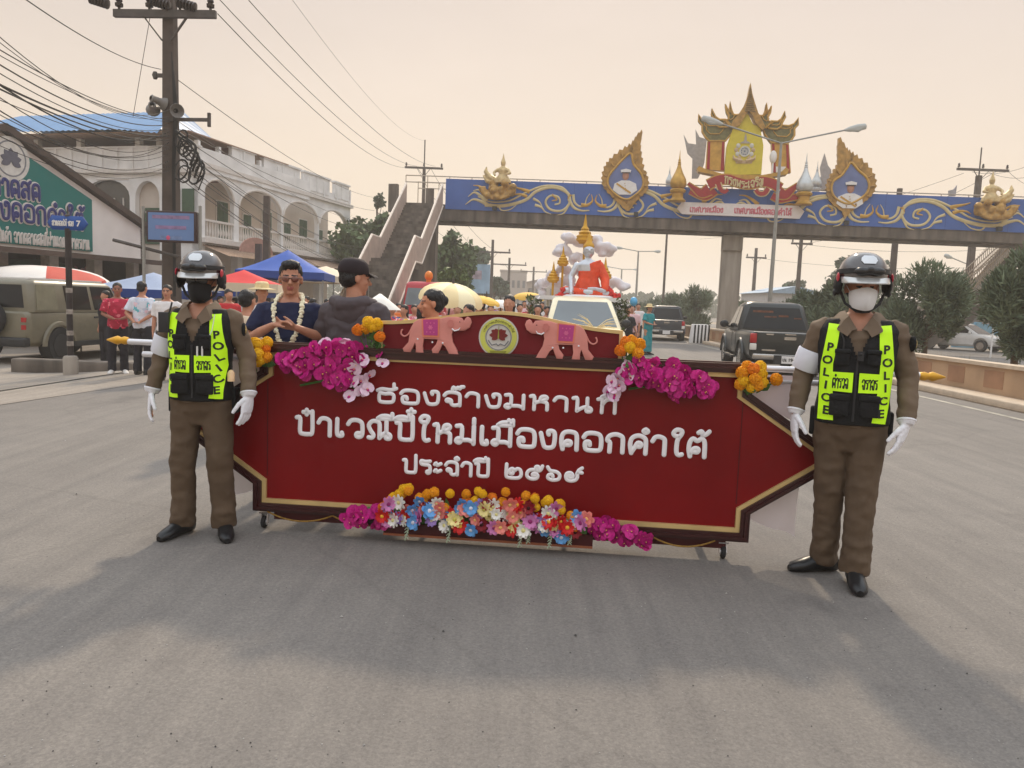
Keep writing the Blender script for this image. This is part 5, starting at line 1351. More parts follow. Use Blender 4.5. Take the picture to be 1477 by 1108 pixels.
wire(P(232, 100, 17.8), P(10, -20, 9), .15, .011, "single wire from the tall pole's clamp to the upper left corner", None)
wire(P(252, 112, 18), P(540, 285, 58), .5, .014, "single wire from the tall pole down over the white arcade parapet", None)
wire(P(224, -20, 17.5), P(192, 168, 21), 0, .010, "steep guy wire crossing the sky left of the tall pole", None)
g2 = "telecom cables sweeping from the left edge to the tall pole"
rr = random.Random(8)
for y0, y1, r in ((38, 158, .010), (48, 168, .008), (63, 172, .012), (72, 176, .010), (84, 180, .016), (97, 186, .011), (112, 190, .018), (116, 196, .022), (122, 202, .018), (130, 206, .011), (140, 212, .009), (150, 205, .013), (158, 222, .009), (168, 214, .012), (180, 232, .012), (190, 240, .010), (205, 246, .008)):
    wire(P(244, y1, 17.8), P(-25, y0 - 6, 8.5 + rr.uniform(-.6, .8)), rr.uniform(.10, .45), r * .8, "black telecom cable sweeping from the left edge to the tall pole", g2)
g3 = "telecom cables running along the white arcade"
for y0, y1, r in ((182, 300, .012), (190, 330, .014), (198, 352, .012), (206, 372, .016), (214, 362, .010), (222, 385, .013), (232, 378, .012), (243, 402, .016), (250, 396, .012), (170, 318, .009)):
    wire(P(250, y0, 17.9), P(540, y1 + 4, 46 + rr.uniform(-2, 4)), rr.uniform(.3, .8), r, "black telecom cable running from the tall pole along the white arcade", g3)
g4 = "thin wires beyond the bridge on the right"
for a, b in (((1390, 250, 52), (1010, 345, 84)), ((1440, 246, 52), (1156, 352, 66)), ((1402, 248, 52), (1560, 195, 44)), ((1425, 248, 52), (1560, 222, 44)), ((1455, 248, 52), (1560, 260, 44)), ((1156, 352, 66), (1560, 345, 60)), ((1091, 372, 84), (1500, 380, 75))):
    wire(P(*a), P(*b), .8, .018, "thin wire strung between poles beyond the bridge on the right", g4)
g5 = "thin wires beyond the bridge on the left"
for a, b in (((602, 244, 62), (700, 366, 78)), ((622, 244, 62), (722, 366, 78)), ((590, 300, 60), (735, 384, 100))):
    wire(P(*a), P(*b), 1.0, .02, "thin wire running down the row of poles beyond the bridge on the left", g5)
wire(G(0, 566) + Vector((0, 0, .02)), G(176, 540) + Vector((0, 0, .03)), -.0, .014, "black cable lying across the forecourt on the left", None).name = "ground_cable"

# LED board on posts
lb = P(246, 327, 17.0); bd = Plane((lb.x, 17.0, 0), R(-2))
led = thing("led_board", "dark framed roadside message board with faint pink lines in front of the tall pole", "notice board", (lb.x, 17.0, gz(lb.x, 17)), R(-2))
A, B = bd.S(211, 303), bd.S(283, 351); bz = gz(lb.x, 17)
cx, cz, w, h = (A[0] + B[0]) / 2, (A[1] + B[1]) / 2 - bz, B[0] - A[0], A[1] - B[1]
mb = MB(); mb.box((cx, .06, cz), (w, .14, h)); OB("cabinet", bev(mb.mesh("c", False), .015, 2), M("dark brown frame", lin(62, 44, 44), .5), led)
mb = MB(); mb.box((cx, -.015, cz), (w - .09, .006, h - .09)); scr = mb.build("screen", M("blue grey screen", lin(92, 118, 160), .4, var=.12, scale=1.2, emit=.12), led)
for dz, ww, c in ((.2, .75, (140, 116, 150)), (-.02, .62, (140, 116, 156)), (-.24, .45, (108, 128, 168))):
    mb = MB(); mb.box((cx, -.0205, cz + dz), (w * ww, .003, .075)); mb.build("screen_line", M("screen line %d" % c[0] + str(dz), lin(*c), .5, var=.25, scale=9), scr)
mb = MB(); mb.ell((cx - .06, -.02, cz - .24), (.05, .006, .05), 12, 6); mb.build("red_mark", M("screen red", lin(206, 82, 120), .5), scr)
for px in (205, 287):
    s = bd.S(px, 330)[0]; mb = MB(); mb.tube([(s, .06, 0), (s, .06, P(px, 297, 17).z - bz)], .035, 8); mb.box(((s + cx) / 2, .08, cz + .3), (abs(s - cx), .04, .04)); mb.build("post", lampm, led)
a, b = bd.S(156, 345), bd.S(252, 370); mb = MB(); mb.tube([(a[0], .2, a[1] - bz), (b[0], .2, b[1] - bz)], .04, 6); mb.build("boom", ironm, led)
# street name sign
q = P(100, 430, 14.6); sn = thing("street_sign", "blue hexagonal street name sign on a banded dark post by the olive vehicle", "street sign", (q.x, 14.6, gz(q.x, 14.6)), R(2))
zt = P(100, 322, 14.6).z - gz(q.x, 14.6)
mb = MB(); mb.tube([(0, 0, 0), (0, 0, zt - .1)], .055, 10); pst = mb.build("post", M("dark painted post", lin(44, 38, 38), .5, var=.3, scale=8), sn)
for z in (.55, .75, 1.15, 1.55): mb = MB(); mb.lathe([(.0575, 0), (.0585, .01), (.0585, .08), (.0575, .09)], 10, (0, 0, z)); mb.build("band", M("flaking white band", lin(150, 142, 134), .8, var=.4, scale=14), pst)
mb = MB(); mb.lathe([(.13, 0), (.13, .32), (.11, .36), (.06, .37)], 12); mb.build("footing", concm, sn)
mb = MB(); mb.prism([(-.37, zt), (-.28, zt - .13), (.28, zt - .13), (.37, zt), (.28, zt + .13), (-.28, zt + .13)], -.03, .03); bl = OB("sign_blade", bev(mb.mesh("b", False), .012, 2), M("street sign blue", lin(28, 76, 150), .4), sn)
mb = MB(); mb.lathe([(.05, 0), (.05, .03), (.015, .05), (.015, .16), (.004, .2)], 8, (0, 0, zt + .12)); mb.build("finial", ironm, bl)
mb = MB(); thai(mb, "สวนดอกไม้ ซอย", -.27, .12, zt - .055, .085, -.034, .008, n=4, k=2); merge(mb, latin("7", .15, .004), (.17, -.034, zt - .055)); mb.build("lettering", whitep, bl)
# kerb blocks at the forecourt edge
for i, (px, py) in enumerate(((118, 522), (150, 524))):
    pass
kb = G(112, 520, -.1); mb = MB(); mb.box((0, 0, .09), (2.4, .3, .30)); o = OB("kerb_block", bev(mb.mesh("k", False), .03, 2), concd); o.location = (kb.x + 1.0, 15.3, gz(kb.x + 1, 15.3)); tag(o, "grey concrete kerb block behind the street sign post", "kerb")

# billboard, far buildings
q = P(684, 402, 62); t = thing("billboard", "pale blue printed billboard on posts beyond the bridge", "billboard", (q.x, 62, 0), R(-4))
mb = MB(); mb.box((0, 0, q.z), (2.5, .12, 2.3)); mb.build("board", M("washed blue print", lin(150, 176, 198), .6, var=.3, scale=.9), t)
mb = MB(); mb.box((-.1, -.065, q.z + .3), (1.4, .004, .7)); mb.build("printed_scene", M("print patch", lin(176, 160, 172), .6, var=.35, scale=2), t)
for x in (-.9, .9): mb = MB(); mb.tube([(x, .15, 0), (x, .15, q.z + .8)], .08, 8); mb.build("post", ironm, t)
def farbuild(name, label, px0, px1, ytop, Y, col, roof=None, nwin=4, ang=0, depth=8):
    a, b = P(px0, ytop, Y), P(px1, ytop, Y); w = b.x - a.x; h = (a.z + b.z) / 2
    t = thing(name, label, "building", ((a.x + b.x) / 2, Y, 0), R(ang))
    mb = MB(); mb.box((0, depth / 2, h / 2), (w, depth, h)); mb.build("wall", M(name + str(px0), lin(*col), .85, var=.1), t)
    mb = MB()
    if roof: mb.prism([(-w / 2 - .4, h + .003), (w / 2 + .4, h + .003), (0, h + w * .13)], -.4, depth + .3)
    else: mb.box((0, depth / 2, h + .16), (w + .3, depth + .3, .3))
    mb.build("roof", M(name + "roof%d" % px0, lin(*(roof or col)), .7, var=.1), t)
    for i in range(nwin):
        for z in ([h * .3, h * .7] if h > 5 else [h * .55]):
            mb = MB(); mb.box((-w / 2 + w * (i + .5) / nwin, -.03, z), (w / nwin * .5, .08, min(1.4, h * .3))); mb.build("window", M("far window", lin(96, 96, 98), .4), t)
    return t
farbuild("far_house", "grey two storey building in haze beyond the statue's left", 722, 760, 392, 150, (170, 160, 152), None, 5)
farbuild("far_house", "low grey roofed house in haze left of the statue", 760, 812, 408, 160, (176, 164, 154), (140, 130, 126), 5)
farbuild("blue_roof_shed", "pale blue roofed shed above the black pickup", 1104, 1190, 424, 75, (188, 186, 186), (142, 164, 184), 5)
q0, q1 = P(1380, 466, 46), P(1530, 468, 46)
t = thing("blue_wall", "light blue painted boundary wall behind the white car on the right", "wall", (q0.x, 46, 0), 0)
W = q1.x - q0.x; mb = MB(); mb.box((W / 2, 0, q0.z / 2), (W, .2, q0.z)); mb.build("wall", M("light blue wall", lin(120, 162, 186), .8, var=.1), t)
for i in range(6): mb = MB(); mb.box((W * i / 5, -.02, q0.z / 2 + .05), (.3, .3, q0.z + .1)); mb.build("wall_post", M("light blue wall", None), t)
farbuild("grey_shed", "long grey roofed shed behind the blue wall on the right", 1395, 1560, 440, 58, (150, 142, 138), (128, 122, 120), 6)
q = P(1432, 480, 34); t = thing("road_post", "thin white roadside post beside the white car", "post", (q.x, 34, 0)); z = P(1432, 456, 34).z
mb = MB(); mb.tube([(0, 0, 0), (0, 0, z)], .035, 8); mb.build("shaft", whitep, t); mb = MB(); mb.box((0, -.05, z - .1), (.18, .02, .22)); mb.build("plate", whitep, t)

# ================================================================== TREES
barkm = M("bark", lin(86, 70, 56), .9, var=.3, scale=6)
def leafmat(name, col, var=.45):
    m = M(name, col, .6, var=var, scale=1.1, spec=.3); return m
fol_a = leafmat("broadleaf foliage", (.10, .145, .055)); fol_b = leafmat("dark foliage", (.075, .105, .06)); fol_c = leafmat("needle foliage", (.13, .165, .10)); fol_d = leafmat("yellow green foliage", (.10, .15, .03))
def tree(name, label, base, h, cw, ch, n, mat, seed, leaf=.16, needle=False, trunk_r=.12, clumps=14, group=None, shape=1.0, cat="tree"):
    rnd = random.Random(seed); t = thing(name, label, cat, base, 0, group)
    zc = h - ch / 2
    cs = []
    for i in range(clumps):
        while True:
            p = Vector((rnd.uniform(-1, 1), rnd.uniform(-1, 1), rnd.uniform(-1, 1)))
            if p.length < 1: break
        p = p.normalized() * (p.length ** .45) * .74
        cs.append((Vector((p.x * cw / 2, p.y * cw / 2, zc + p.z * ch / 2)), rnd.uniform(.26, .44)))
    mb = MB(); mb.tube([(0, 0, 0), (rnd.uniform(-.05, .05) * h * .3, 0, h * .3), (rnd.uniform(-.1, .1), rnd.uniform(-.1, .1), zc)], [trunk_r, trunk_r * .75, trunk_r * .4], 8)
    for c, r in cs[:8]:
        s = Vector((0, 0, max(.3 * h, c.z - ch * .45)))
        mb.tube([s, (s + c) / 2 + Vector((0, 0, -.05 * h)), c], [trunk_r * .45, trunk_r * .3, trunk_r * .1], 5)
    mb.build("trunk", barkm, t)
    N = n; cen = np.array([[*c] for c, _ in cs]); rad = np.array([r for _, r in cs])
    rs = np.random.RandomState(seed); k = rs.randint(0, clumps, N)
    d = rs.normal(size=(N, 3)); d /= np.linalg.norm(d, axis=1)[:, None]
    rr_ = rad[k] * (rs.rand(N) ** .38) * rs.uniform(.85, 1.12, N)
    pos = cen[k] + d * rr_[:, None] * np.array([cw / 2, cw / 2, ch / 2 * shape])
    pos[:, 2] = np.maximum(pos[:, 2], .08)
    if needle:
        ax = d * .7 + np.array([0, 0, .45]) + rs.normal(size=(N, 3)) * .3; L = leaf * rs.uniform(.7, 1.6, N); Wd = leaf * .11 * np.ones(N)
    else:
        ax = rs.normal(size=(N, 3)) + d * .6 + np.array([0, 0, -.2]); L = leaf * rs.uniform(.6, 1.3, N); Wd = L * .42
    ax /= np.linalg.norm(ax, axis=1)[:, None]
    sd_ = np.cross(ax, rs.normal(size=(N, 3))); sd_ /= np.linalg.norm(sd_, axis=1)[:, None] + 1e-9
    A = pos - ax * (L / 2)[:, None]; B = pos + ax * (L / 2)[:, None]; S = sd_ * Wd[:, None]
    V = np.stack([A, pos + S, B, pos - S], 1).reshape(-1, 3)
    F = np.arange(N * 4).reshape(N, 4)
    me = bpy.data.meshes.new("crown"); me.from_pydata(V.tolist(), [], F.tolist()); me.update()
    OB("crown", me, mat, t)
    return t
def at(px, Y, z=None):
    x = P(px, 450, Y).x; return (x, Y, gz(x, Y) if z is None else z)
def ztop(px, py, Y): return P(px, py, Y).z
tree("leafy_tree", "broad green tree left of the footbridge stairs", at(528, 50), ztop(528, 292, 50), 5.2, 5.6, 5200, fol_a, 1, .42, trunk_r=.25, clumps=22)
tree("leafy_tree", "sparse crowned tall thin tree behind the footbridge stairs' left rail", at(541, 58), ztop(541, 268, 58), 1.5, 1.6, 240, fol_b, 2, .3, trunk_r=.1, clumps=5)
tree("leafy_tree", "dark green tree just right of the stair pier", at(645, 56), ztop(645, 332, 56), 4.0, 5.4, 4200, fol_a, 3, .42, trunk_r=.22, clumps=18)
tree("leafy_tree", "yellow green tree behind the red truck", at(655, 48), ztop(655, 385, 48), 2.6, 3.0, 1800, fol_d, 31, .3, trunk_r=.16, clumps=10)
tree("leafy_tree", "hazy dark tree between the stair pier and the billboard", at(690, 82), ztop(690, 357, 82), 5.0, 5.2, 3000, fol_b, 4, .5, trunk_r=.25, clumps=16)
tree("leafy_tree", "small hazy tree under the distant utility poles", at(712, 92), ztop(712, 398, 92), 3.6, 3.0, 1400, fol_b, 5, .5, trunk_r=.2, clumps=9)
tree("needle_tree", "round bushy needle leaved tree right of the officer in white mask", at(1340, 22), ztop(1340, 372, 22), 2.2, 2.7, 15000, fol_c, 6, .19, True, .09, 26)
tree("needle_tree", "large needle leaved tree cut by the right edge of the photo", at(1472, 17.5), ztop(1460, 355, 17.5), 1.8, 2.5, 13000, fol_c, 7, .18, True, .09, 24)
tree("needle_tree", "needle leaved tree behind the officer in white mask's head", at(1206, 28), ztop(1206, 404, 28), 2.0, 2.3, 7000, fol_c, 8, .28, True, .09, 22)
tree("needle_tree", "needle leaved tree above the black pickup's tailgate", at(1160, 31), ztop(1160, 415, 31), 2.0, 2.1, 6000, fol_c, 9, .28, True, .09, 20)
tree("needle_tree", "dim needle leaved tree between two bushier ones beyond the planter wall", at(1286, 36), ztop(1282, 418, 36), 2.0, 2.1, 4500, fol_c, 10, .28, True, .09, 18)
tree("leafy_tree", "tall hazy tree above the officer in white mask", at(1240, 74), ztop(1240, 366, 74), 6.4, 5.2, 2600, fol_b, 11, .5, trunk_r=.3, clumps=16)
tree("leafy_tree", "small round hazy tree left of the far pickup's hedge", at(972, 66), ztop(972, 420, 66), 3.4, 2.8, 2600, fol_b, 12, .4, trunk_r=.2, clumps=12)
for i, (px, yt, Y, w, lab) in enumerate(((985, 415, 58, 3.2, "nearest roadside bush left of the bridge pier"), (1003, 410, 52, 2.6, "bush touching the left face of the bridge pier"), (952, 428, 74, 4.0, "bush behind the far grey pickup"), (925, 434, 86, 4.6, "far low bush behind the woman in teal"), (1075, 432, 60, 3.4, "bush right of the bridge pier"))):
    tree("roadside_bush", lab, at(px, Y), ztop(px, yt, Y), w, ztop(px, yt, Y) * .95, 2600, fol_c, 40 + i, .34, True, .1, 14, "bushes along the median far off", cat="bush")
tree("leafy_tree", "low hazy tree left of the pier's top beyond the second carriageway", at(1135, 95), ztop(1135, 398, 95), 4.5, 3.6, 1500, fol_b, 51, .5, trunk_r=.25, clumps=9)
tree("leafy_tree", "hazy tree behind the white car on the right", at(1420, 62), ztop(1420, 425, 62), 5, 3.4, 2400, fol_b, 52, .45, trunk_r=.25, clumps=12)
# far-off woods that read as one band
mb = MB(); rs = random.Random(9)
pts = []
for i in range(5200):
    x = rs.uniform(-60, 150); y = rs.uniform(190, 230); hh = 5.5 + 2.2 * noise.noise(Vector((x * .07, 0, 0))) + 1.4 * noise.noise(Vector((x * .25, 3, 0)))
    z = rs.uniform(0, hh); a = rs.uniform(0, PI); s = rs.uniform(.5, 1.1); dx, dy = math.cos(a) * s, math.sin(a) * s
    mb.add([(x - dx, y - dy, z), (x, y, z + s * .8), (x + dx, y + dy, z + s * .2), (x, y, z - s * .7)], [(0, 1, 2, 3)])
tag(mb.build("far_woods", fol_b, smooth=False), "hazy band of distant woods along the horizon", "woods", kind="stuff")
# weeds along the planter
mb = MB()
for i in range(2600):
    x = 9.75 + rs.random() ** 2 * 3; y = rs.uniform(10, 40); h = rs.uniform(.05, .28); a = rs.uniform(0, 6.3); w = .012
    mb.add([(x, y, .0), (x + w, y, 0), (x + .1 * math.cos(a), y + .1 * math.sin(a), .45 + h)], [(0, 1, 2)])
tag(mb.build("dry_weeds", M("dry weeds", (.16, .13, .06), .8, var=.4), smooth=False), "dry weeds in the bare earth behind the planter wall", "weeds", kind="stuff")

# ================================================================== TENTS, MARKET UMBRELLAS
def cloth(name, c): return M(name, lin(*c), .75, var=.08, scale=1.5)
def tent(label, px, Y, w, ztopc, zeave, mat, mat2=None, ang=0, group="pop up market tents"):
    x = P(px, 430, Y).x; t = thing("market_tent", label, "tent", (x, Y, gz(x, Y)), R(ang), group)
    hw = w / 2; mb = MB(); N = 8
    def roof(u, v):
        d = max(abs(u), abs(v)); k = 1 - d
        return (u * hw, v * hw, zeave + (ztopc - zeave) * (k ** 1.25))
    rows = [[roof(-1 + 2 * i / 16, -1 + 2 * j / 16) for i in range(17)] for j in range(17)]
    mb.loft(rows, False, closed=False); cn = mb.build("canopy", mat, t, ang=30)
    mb = MB(); ring_ = []
    for s in range(4):
        for i in range(8):
            u = -1 + 2 * i / 8
            ring_.append({0: (u, -1), 1: (1, u), 2: (-u, 1), 3: (-1, -u)}[s])
    mb.loft([[(u * hw, v * hw, zeave) for u, v in ring_], [(u * hw * 1.003, v * hw * 1.003, zeave - .24 + .02 * ((i % 2))) for i, (u, v) in enumerate(ring_)]], False); mb.build("valance", mat2 or mat, cn)
    for a in (-1, 1):
        for b in (-1, 1): mb = MB(); mb.tube([(a * hw * .97, b * hw * .97, 0), (a * hw * .97, b * hw * .97, zeave)], .025, 6); mb.build("leg", lampm, t)
    return t
bt_ = cloth("royal blue tent cloth", (52, 92, 176)); bl_ = cloth("pale blue tent cloth", (150, 164, 190)); rd_ = cloth("red tent cloth", (206, 40, 44)); wt_ = cloth("cream tent cloth", (222, 206, 180)); dbl = cloth("deep blue tent cloth", (34, 66, 140))
tent("royal blue pop up tent behind the man in navy, below the arcade awnings", 415, 26, 2.75, ztop(412, 357, 26), ztop(412, 390, 26), bt_, dbl, 6)
tent("red pop up tent with white hem beside the officer in black mask", 352, 22, 2.1, ztop(350, 385, 22), ztop(350, 405, 22), rd_, wt_, 10)
tent("pale blue pop up tent with deep blue hem left of the officer in black mask", 222, 22, 2.7, ztop(228, 383, 22), ztop(228, 408, 22), bl_, dbl, -6)
tent("cream pop up tent half hidden behind the royal blue one", 470, 30, 3.0, ztop(470, 382, 30), ztop(470, 398, 30), wt_, None, 4)
tent("small blue tent seen under the red one", 345, 30, 2.4, ztop(345, 398, 30), ztop(345, 412, 30), bt_, dbl, 0)
def parasol(label, px, py, Y, r, hh, mats, tilt=(0, 0), n=8, group=None, base=True, name="parasol", zb=None):
    q = P(px, py, Y); t = thing(name, label, "parasol", (q.x, Y, gz(q.x, Y) if zb is None else zb), 0, group); z = q.z - t.location.z
    rot = Matrix.Rotation(R(tilt[0]), 3, 'X') @ Matrix.Rotation(R(tilt[1]), 3, 'Y'); c = Vector((0, 0, z))
    if base: mb = MB(); mb.tube([c + rot @ Vector((0, 0, hh * .9)), c + rot @ Vector((0, 0, -r * .9)), (0, 0, max(0, z - 1.9))], .016, 6); mb.build("pole", ironm, t)
    mb = MB(); rings = []
    for i in range(7):
        th = i / 6; rad = r * math.sin(th * PI / 2 * .98); zz_ = hh * math.cos(th * PI / 2) ** .9
        rings.append([c + rot @ Vector((rad * (1 - .05 * th * (1 - abs(math.cos(k * PI / 4 * 1)) ) ) * math.cos(2 * PI * k / (n * 4)), rad * math.sin(2 * PI * k / (n * 4)), zz_ - (.09 * r * th * th * (abs(math.sin(PI * k / 4)) )))) for k in range(n * 4)])
    mb.loft(rings, False); mb.m = [int(((j % (n * 4)) // 4) % len(mats)) for j in range(len(mb.f))]
    cn = mb.build("canopy", mats, t, ang=25)
    mb = MB(); mb.lathe([(.02, 0), (.012, .05), (.004, .09)], 6, c + rot @ Vector((0, 0, hh * .97))); mb.build("ferrule", ironm, cn)
    return t
crm = cloth("cream parasol cloth", (250, 236, 196)); ylw = cloth("yellow parasol cloth", (236, 190, 90)); grn = cloth("green parasol cloth", (70, 112, 88)); whc = cloth("white parasol cloth", (232, 226, 220)); rdc = cloth("faded red parasol cloth", (196, 84, 70))
parasol("green market parasol behind the olive vehicle", 52, 392, 26, 1.35, .42, [grn, cloth("dark green parasol cloth", (50, 88, 66))])
parasol("wide faded red and white market parasol above the olive vehicle", 68, 402, 22.5, 1.75, .36, [whc, whc, rdc], (2, 3), 6)
parasol("cream silk parasol tilted over the crowd behind the woman in profile", 650, 434, 11, .46, .25, [crm, cloth("warm cream parasol cloth", (240, 218, 168))], (8, 8), 10)
parasol("small yellow parasol right of the cream one", 700, 436, 12.5, .24, .09, [ylw], (5, 12))
parasol("white parasol farther back in the crowd left of the long haired woman", 722, 442, 19, .42, .16, [whc], (4, 0))
parasol("yellow fringed parasol in front of the white float car", 762, 432, 22, .45, .2, [ylw], (0, 0))

# ================================================================== VEHICLES
glassd = M("dark tinted glass", (.012, .013, .014), .1, spec=.3, var=.1)
glassm = M("grey windscreen glass", lin(104, 112, 116), .08, spec=.8, var=.12, scale=1)
plastic = M("black trim plastic", (.025, .025, .027), .55, var=.15)
chrome = M("dull chrome", lin(176, 172, 166), .25, metal=.8, var=.1)
redl = M("red lamp lens", lin(170, 16, 24), .15, spec=.7, var=.15)
clearl = M("clear lamp lens", lin(214, 210, 204), .12, spec=.7, var=.08)
def sec(y, w, zb, zm, zt, tk=.9):
    return [Vector(p) for p in ((-w * .86, y, zb), (-w * .97, y, zb + .10), (-w, y, zm), (-w * .985, y, zm + (zt - zm) * .6), (-w * .96, y, zt - .04), (-w * tk, y, zt), (w * tk, y, zt), (w * .96, y, zt - .04), (w * .985, y, zm + (zt - zm) * .6), (w, y, zm), (w * .97, y, zb + .10), (w * .86, y, zb))]
def lower(stations, arches, r=.42, cavity=None):
    mb = MB(); mb.loft([sec(*s) for s in stations])
    cuts = []
    for y in arches:
        for s in (-1, 1):
            c = MB(); c.lathe([(.001, 0), (r, 0), (r, .34), (.001, .34)], 28, (s * stations[len(stations) // 2][1] - (.17), y, .36), Matrix.Rotation(PI / 2, 3, 'Y')); c.v = [(v[0] if True else 0, v[1], v[2]) for v in c.v]; cuts.append(c)
    if cavity: c = MB(); c.box(*cavity); cuts.append(c)
    return bev(cut(mb.mesh("b", False), cuts), .025, 2, 32)
def wheel(par, x, y, r=.37, w=.24, rimm=chrome, spokes=6):
    s = 1 if x > 0 else -1; rot = Matrix.Rotation(PI / 2, 3, 'Y')
    wm = MB(); wm.lathe([(r * .58, -w * .46), (r * .72, -w * .5), (r * .93, -w * .5), (r, -w * .36), (r, w * .36), (r * .93, w * .5), (r * .72, w * .5), (r * .58, w * .46)], 28, (x, y, r), rot)
    wo = wm.build("wheel", rubber, par)
    rm = MB(); rm.lathe([(.02, -.02), (r * .6, -.02), (r * .6, .0), (r * .55, .01), (.05, .03)], 24, (x + s * w * .38, y, r), rot)
    for k in range(spokes):
        a = 2 * PI * k / spokes; rm.bar((x + s * w * .44, y + math.cos(a) * r * .1, r + math.sin(a) * r * .1), (x + s * w * .42, y + math.cos(a) * r * .56, r + math.sin(a) * r * .56), r * .16, .04, up=(1, 0, 0))
    rm.lathe([(r * .52, -.02), (r * .61, -.02), (r * .61, .035), (r * .52, .035)], 28, (x + s * w * .40, y, r), rot)
    rm.build("rim", rimm, wo)
def cabin(belt, roof, n=1.0, crown=.035):
    """belt and roof are (y rear, y front, half width, z): a tapered greenhouse"""
    rings = []
    def ringv(y0, y1, w, z, rd): return [Vector(p) for p in ((-w + rd, y0, z), (w - rd, y0, z), (w, y0 + rd, z), (w, y1 - rd, z), (w - rd, y1, z), (-w + rd, y1, z), (-w, y1 - rd, z), (-w, y0 + rd, z))]
    y0, y1, w, z = belt; Y0, Y1, W, Z = roof
    L = lambda t: (y0 + (Y0 - y0) * t, y1 + (Y1 - y1) * t, w + (W - w) * t, z + (Z - z) * t)
    rings.append(ringv(*L(0), .08)); rings.append(ringv(*L(.9), .1)); a = L(1.0)
    rings.append(ringv(a[0] + .05, a[1] - .07, a[2] - .05, Z, .1)); rings.append(ringv(a[0] + .25, a[1] - .3, a[2] - .25, Z + crown, .1))
    mb = MB(); mb.loft(rings); return mb, L
def cab_window(L, side, a0, a1, b0, b1, t0, t1, out=.006):
    """glass on a greenhouse face; a/b run 0..1 along the face at the bottom/top"""
    def pt(a, t):
        y0, y1, w, z = L(t)
        if side in ('l', 'r'):
            s = -1 if side == 'l' else 1; return Vector((s * (w + out), y0 + (y1 - y0) * a, z))
        y = y0 - out if side == 'b' else y1 + out
        return Vector((-w + 2 * w * a, y, z))
    q = [pt(a0, t0), pt(a1, t0), pt(b1, t1), pt(b0, t1)]
    nrm = (q[1] - q[0]).cross(q[3] - q[0]).normalized() * .012
    mb = MB(); mb.loft([[p - nrm for p in q], [p + nrm * .3 for p in q]]); return mb
def pickup(name, label, loc, rz, paint, glass, group=None, front=True, scale=1.0, rear=True, cat="pickup truck"):
    t = thing(name, label, cat, loc, rz, group); t.scale = (scale,) * 3
    st = [(-2.62, .84, .50, .7, 1.04), (-2.55, .89, .42, .75, 1.06), (-1.6, .92, .38, .78, 1.06), (0, .92, .36, .78, 1.04), (1.2, .92, .38, .78, 1.04), (1.9, .90, .40, .76, 1.02), (2.35, .84, .40, .72, .94), (2.55, .70, .45, .66, .84)]
    OB("body", lower(st, (-1.42, 1.62), .45, ((0, -1.6, 1.0), (1.6, 1.75, 1.0))), paint, t)
    cm, Lf = cabin((-.72, 1.28, .89, 1.03), (-.50, .42, .70, 1.74)); cb = OB("cab", bev(cm.mesh("c", False), .02, 2, 30), paint, t)
    cab_window(Lf, 'b', .06, .94, .09, .91, .08, .84).build("rear_window", glass, cb)
    cab_window(Lf, 'f', .06, .94, .09, .91, .06, .86).build("windscreen", glass, cb)
    for sd in 'lr':
        cab_window(Lf, sd, .06, .40, .10, .46, .1, .84).build("side_window", glass, cb)
        cab_window(Lf, sd, .44, .88, .50, .90, .1, .84).build("side_window", glass, cb)
    for s in (-1, 1):
        mb = MB(); mb.ell((s * 1.02, 1.0, 1.16), (.12, .07, .1), 10, 7); mb.bar((s * .86, 1.0, 1.08), (s * 1.0, 1.0, 1.13), .05, .05); mb.build("wing_mirror", plastic, t)
        for y in (-1.42, 1.62):
            mb = MB(); n = 14
            mb.loft([[Vector((s * (.90 + dx), y + r * math.cos(PI * i / n), .37 + r * math.sin(PI * i / n))) for r, dx in ((.44, .0), (.45, .06), (.50, .05), (.52, 0))] for i in range(n + 1)], True); mb.build("wheel_arch", paint, t)
        mb = MB(); mb.box((s * .94, .3, .36), (.10, 1.7, .05)); mb.build("side_step", plastic, t)
        mb = MB(); mb.box((s * .925, .28, .98), (.012, .16, .035)); mb.box((s * .925, -.35, .98), (.012, .16, .035)); mb.build("door_handle", chrome, t)
        mb = MB(); mb.box((s * .922, .05, .72), (.006, .012, .58)); mb.box((s * .922, -.62, .72), (.006, .012, .58)); mb.build("door_seam", plastic, t)
        mb = MB(); mb.box((s * .80, -2.60, .90), (.15, .09, .22)); l = OB("tail_lamp", bev(mb.mesh("l", False), .02, 2), redl, t)
        mb = MB(); mb.box((s * .80, -2.61, .705), (.15, .09, .15)); OB("reverse_lamp", bev(mb.mesh("l", False), .02, 2), clearl, l)
        mb = MB(); mb.box((s * .66, 2.42, .80), (.30, .16, .16)); OB("headlight", bev(mb.mesh("l", False), .04, 2), clearl, t)
        for y in (-1.42, 1.62): wheel(t, s * .80, y, .38, .26)
    mb = MB(); mb.box((0, -2.635, .80), (1.42, .035, .48)); tg = OB("tailgate", bev(mb.mesh("t", False), .02, 2), paint, t)
    mb = MB(); mb.box((0, -2.66, .92), (.26, .02, .07)); mb.build("tailgate_handle", chrome, tg)
    mb = MB(); mb.box((-.45, -2.66, 1.0), (.16, .02, .035)); mb.box((0, -2.66, 1.01), (.24, .02, .025)); mb.box((.45, -2.66, 1.0), (.16, .02, .035)); mb.box((-.46, -2.66, .64), (.3, .015, .035)); mb.build("badge", chrome, tg)
    mb = MB(); mb.box((0, -2.66, .49), (1.62, .18, .13)); bp = OB("bumper", bev(mb.mesh("t", False), .03, 2), chrome, t)
    mb = MB(); mb.box((0, -2.745, .44), (.7, .03, .2)); mb.build("plate_recess", plastic, bp)
    mb = MB(); mb.box((0, -2.768, .44), (.36, .012, .17)); mb.build("number_plate", whitep, bp)
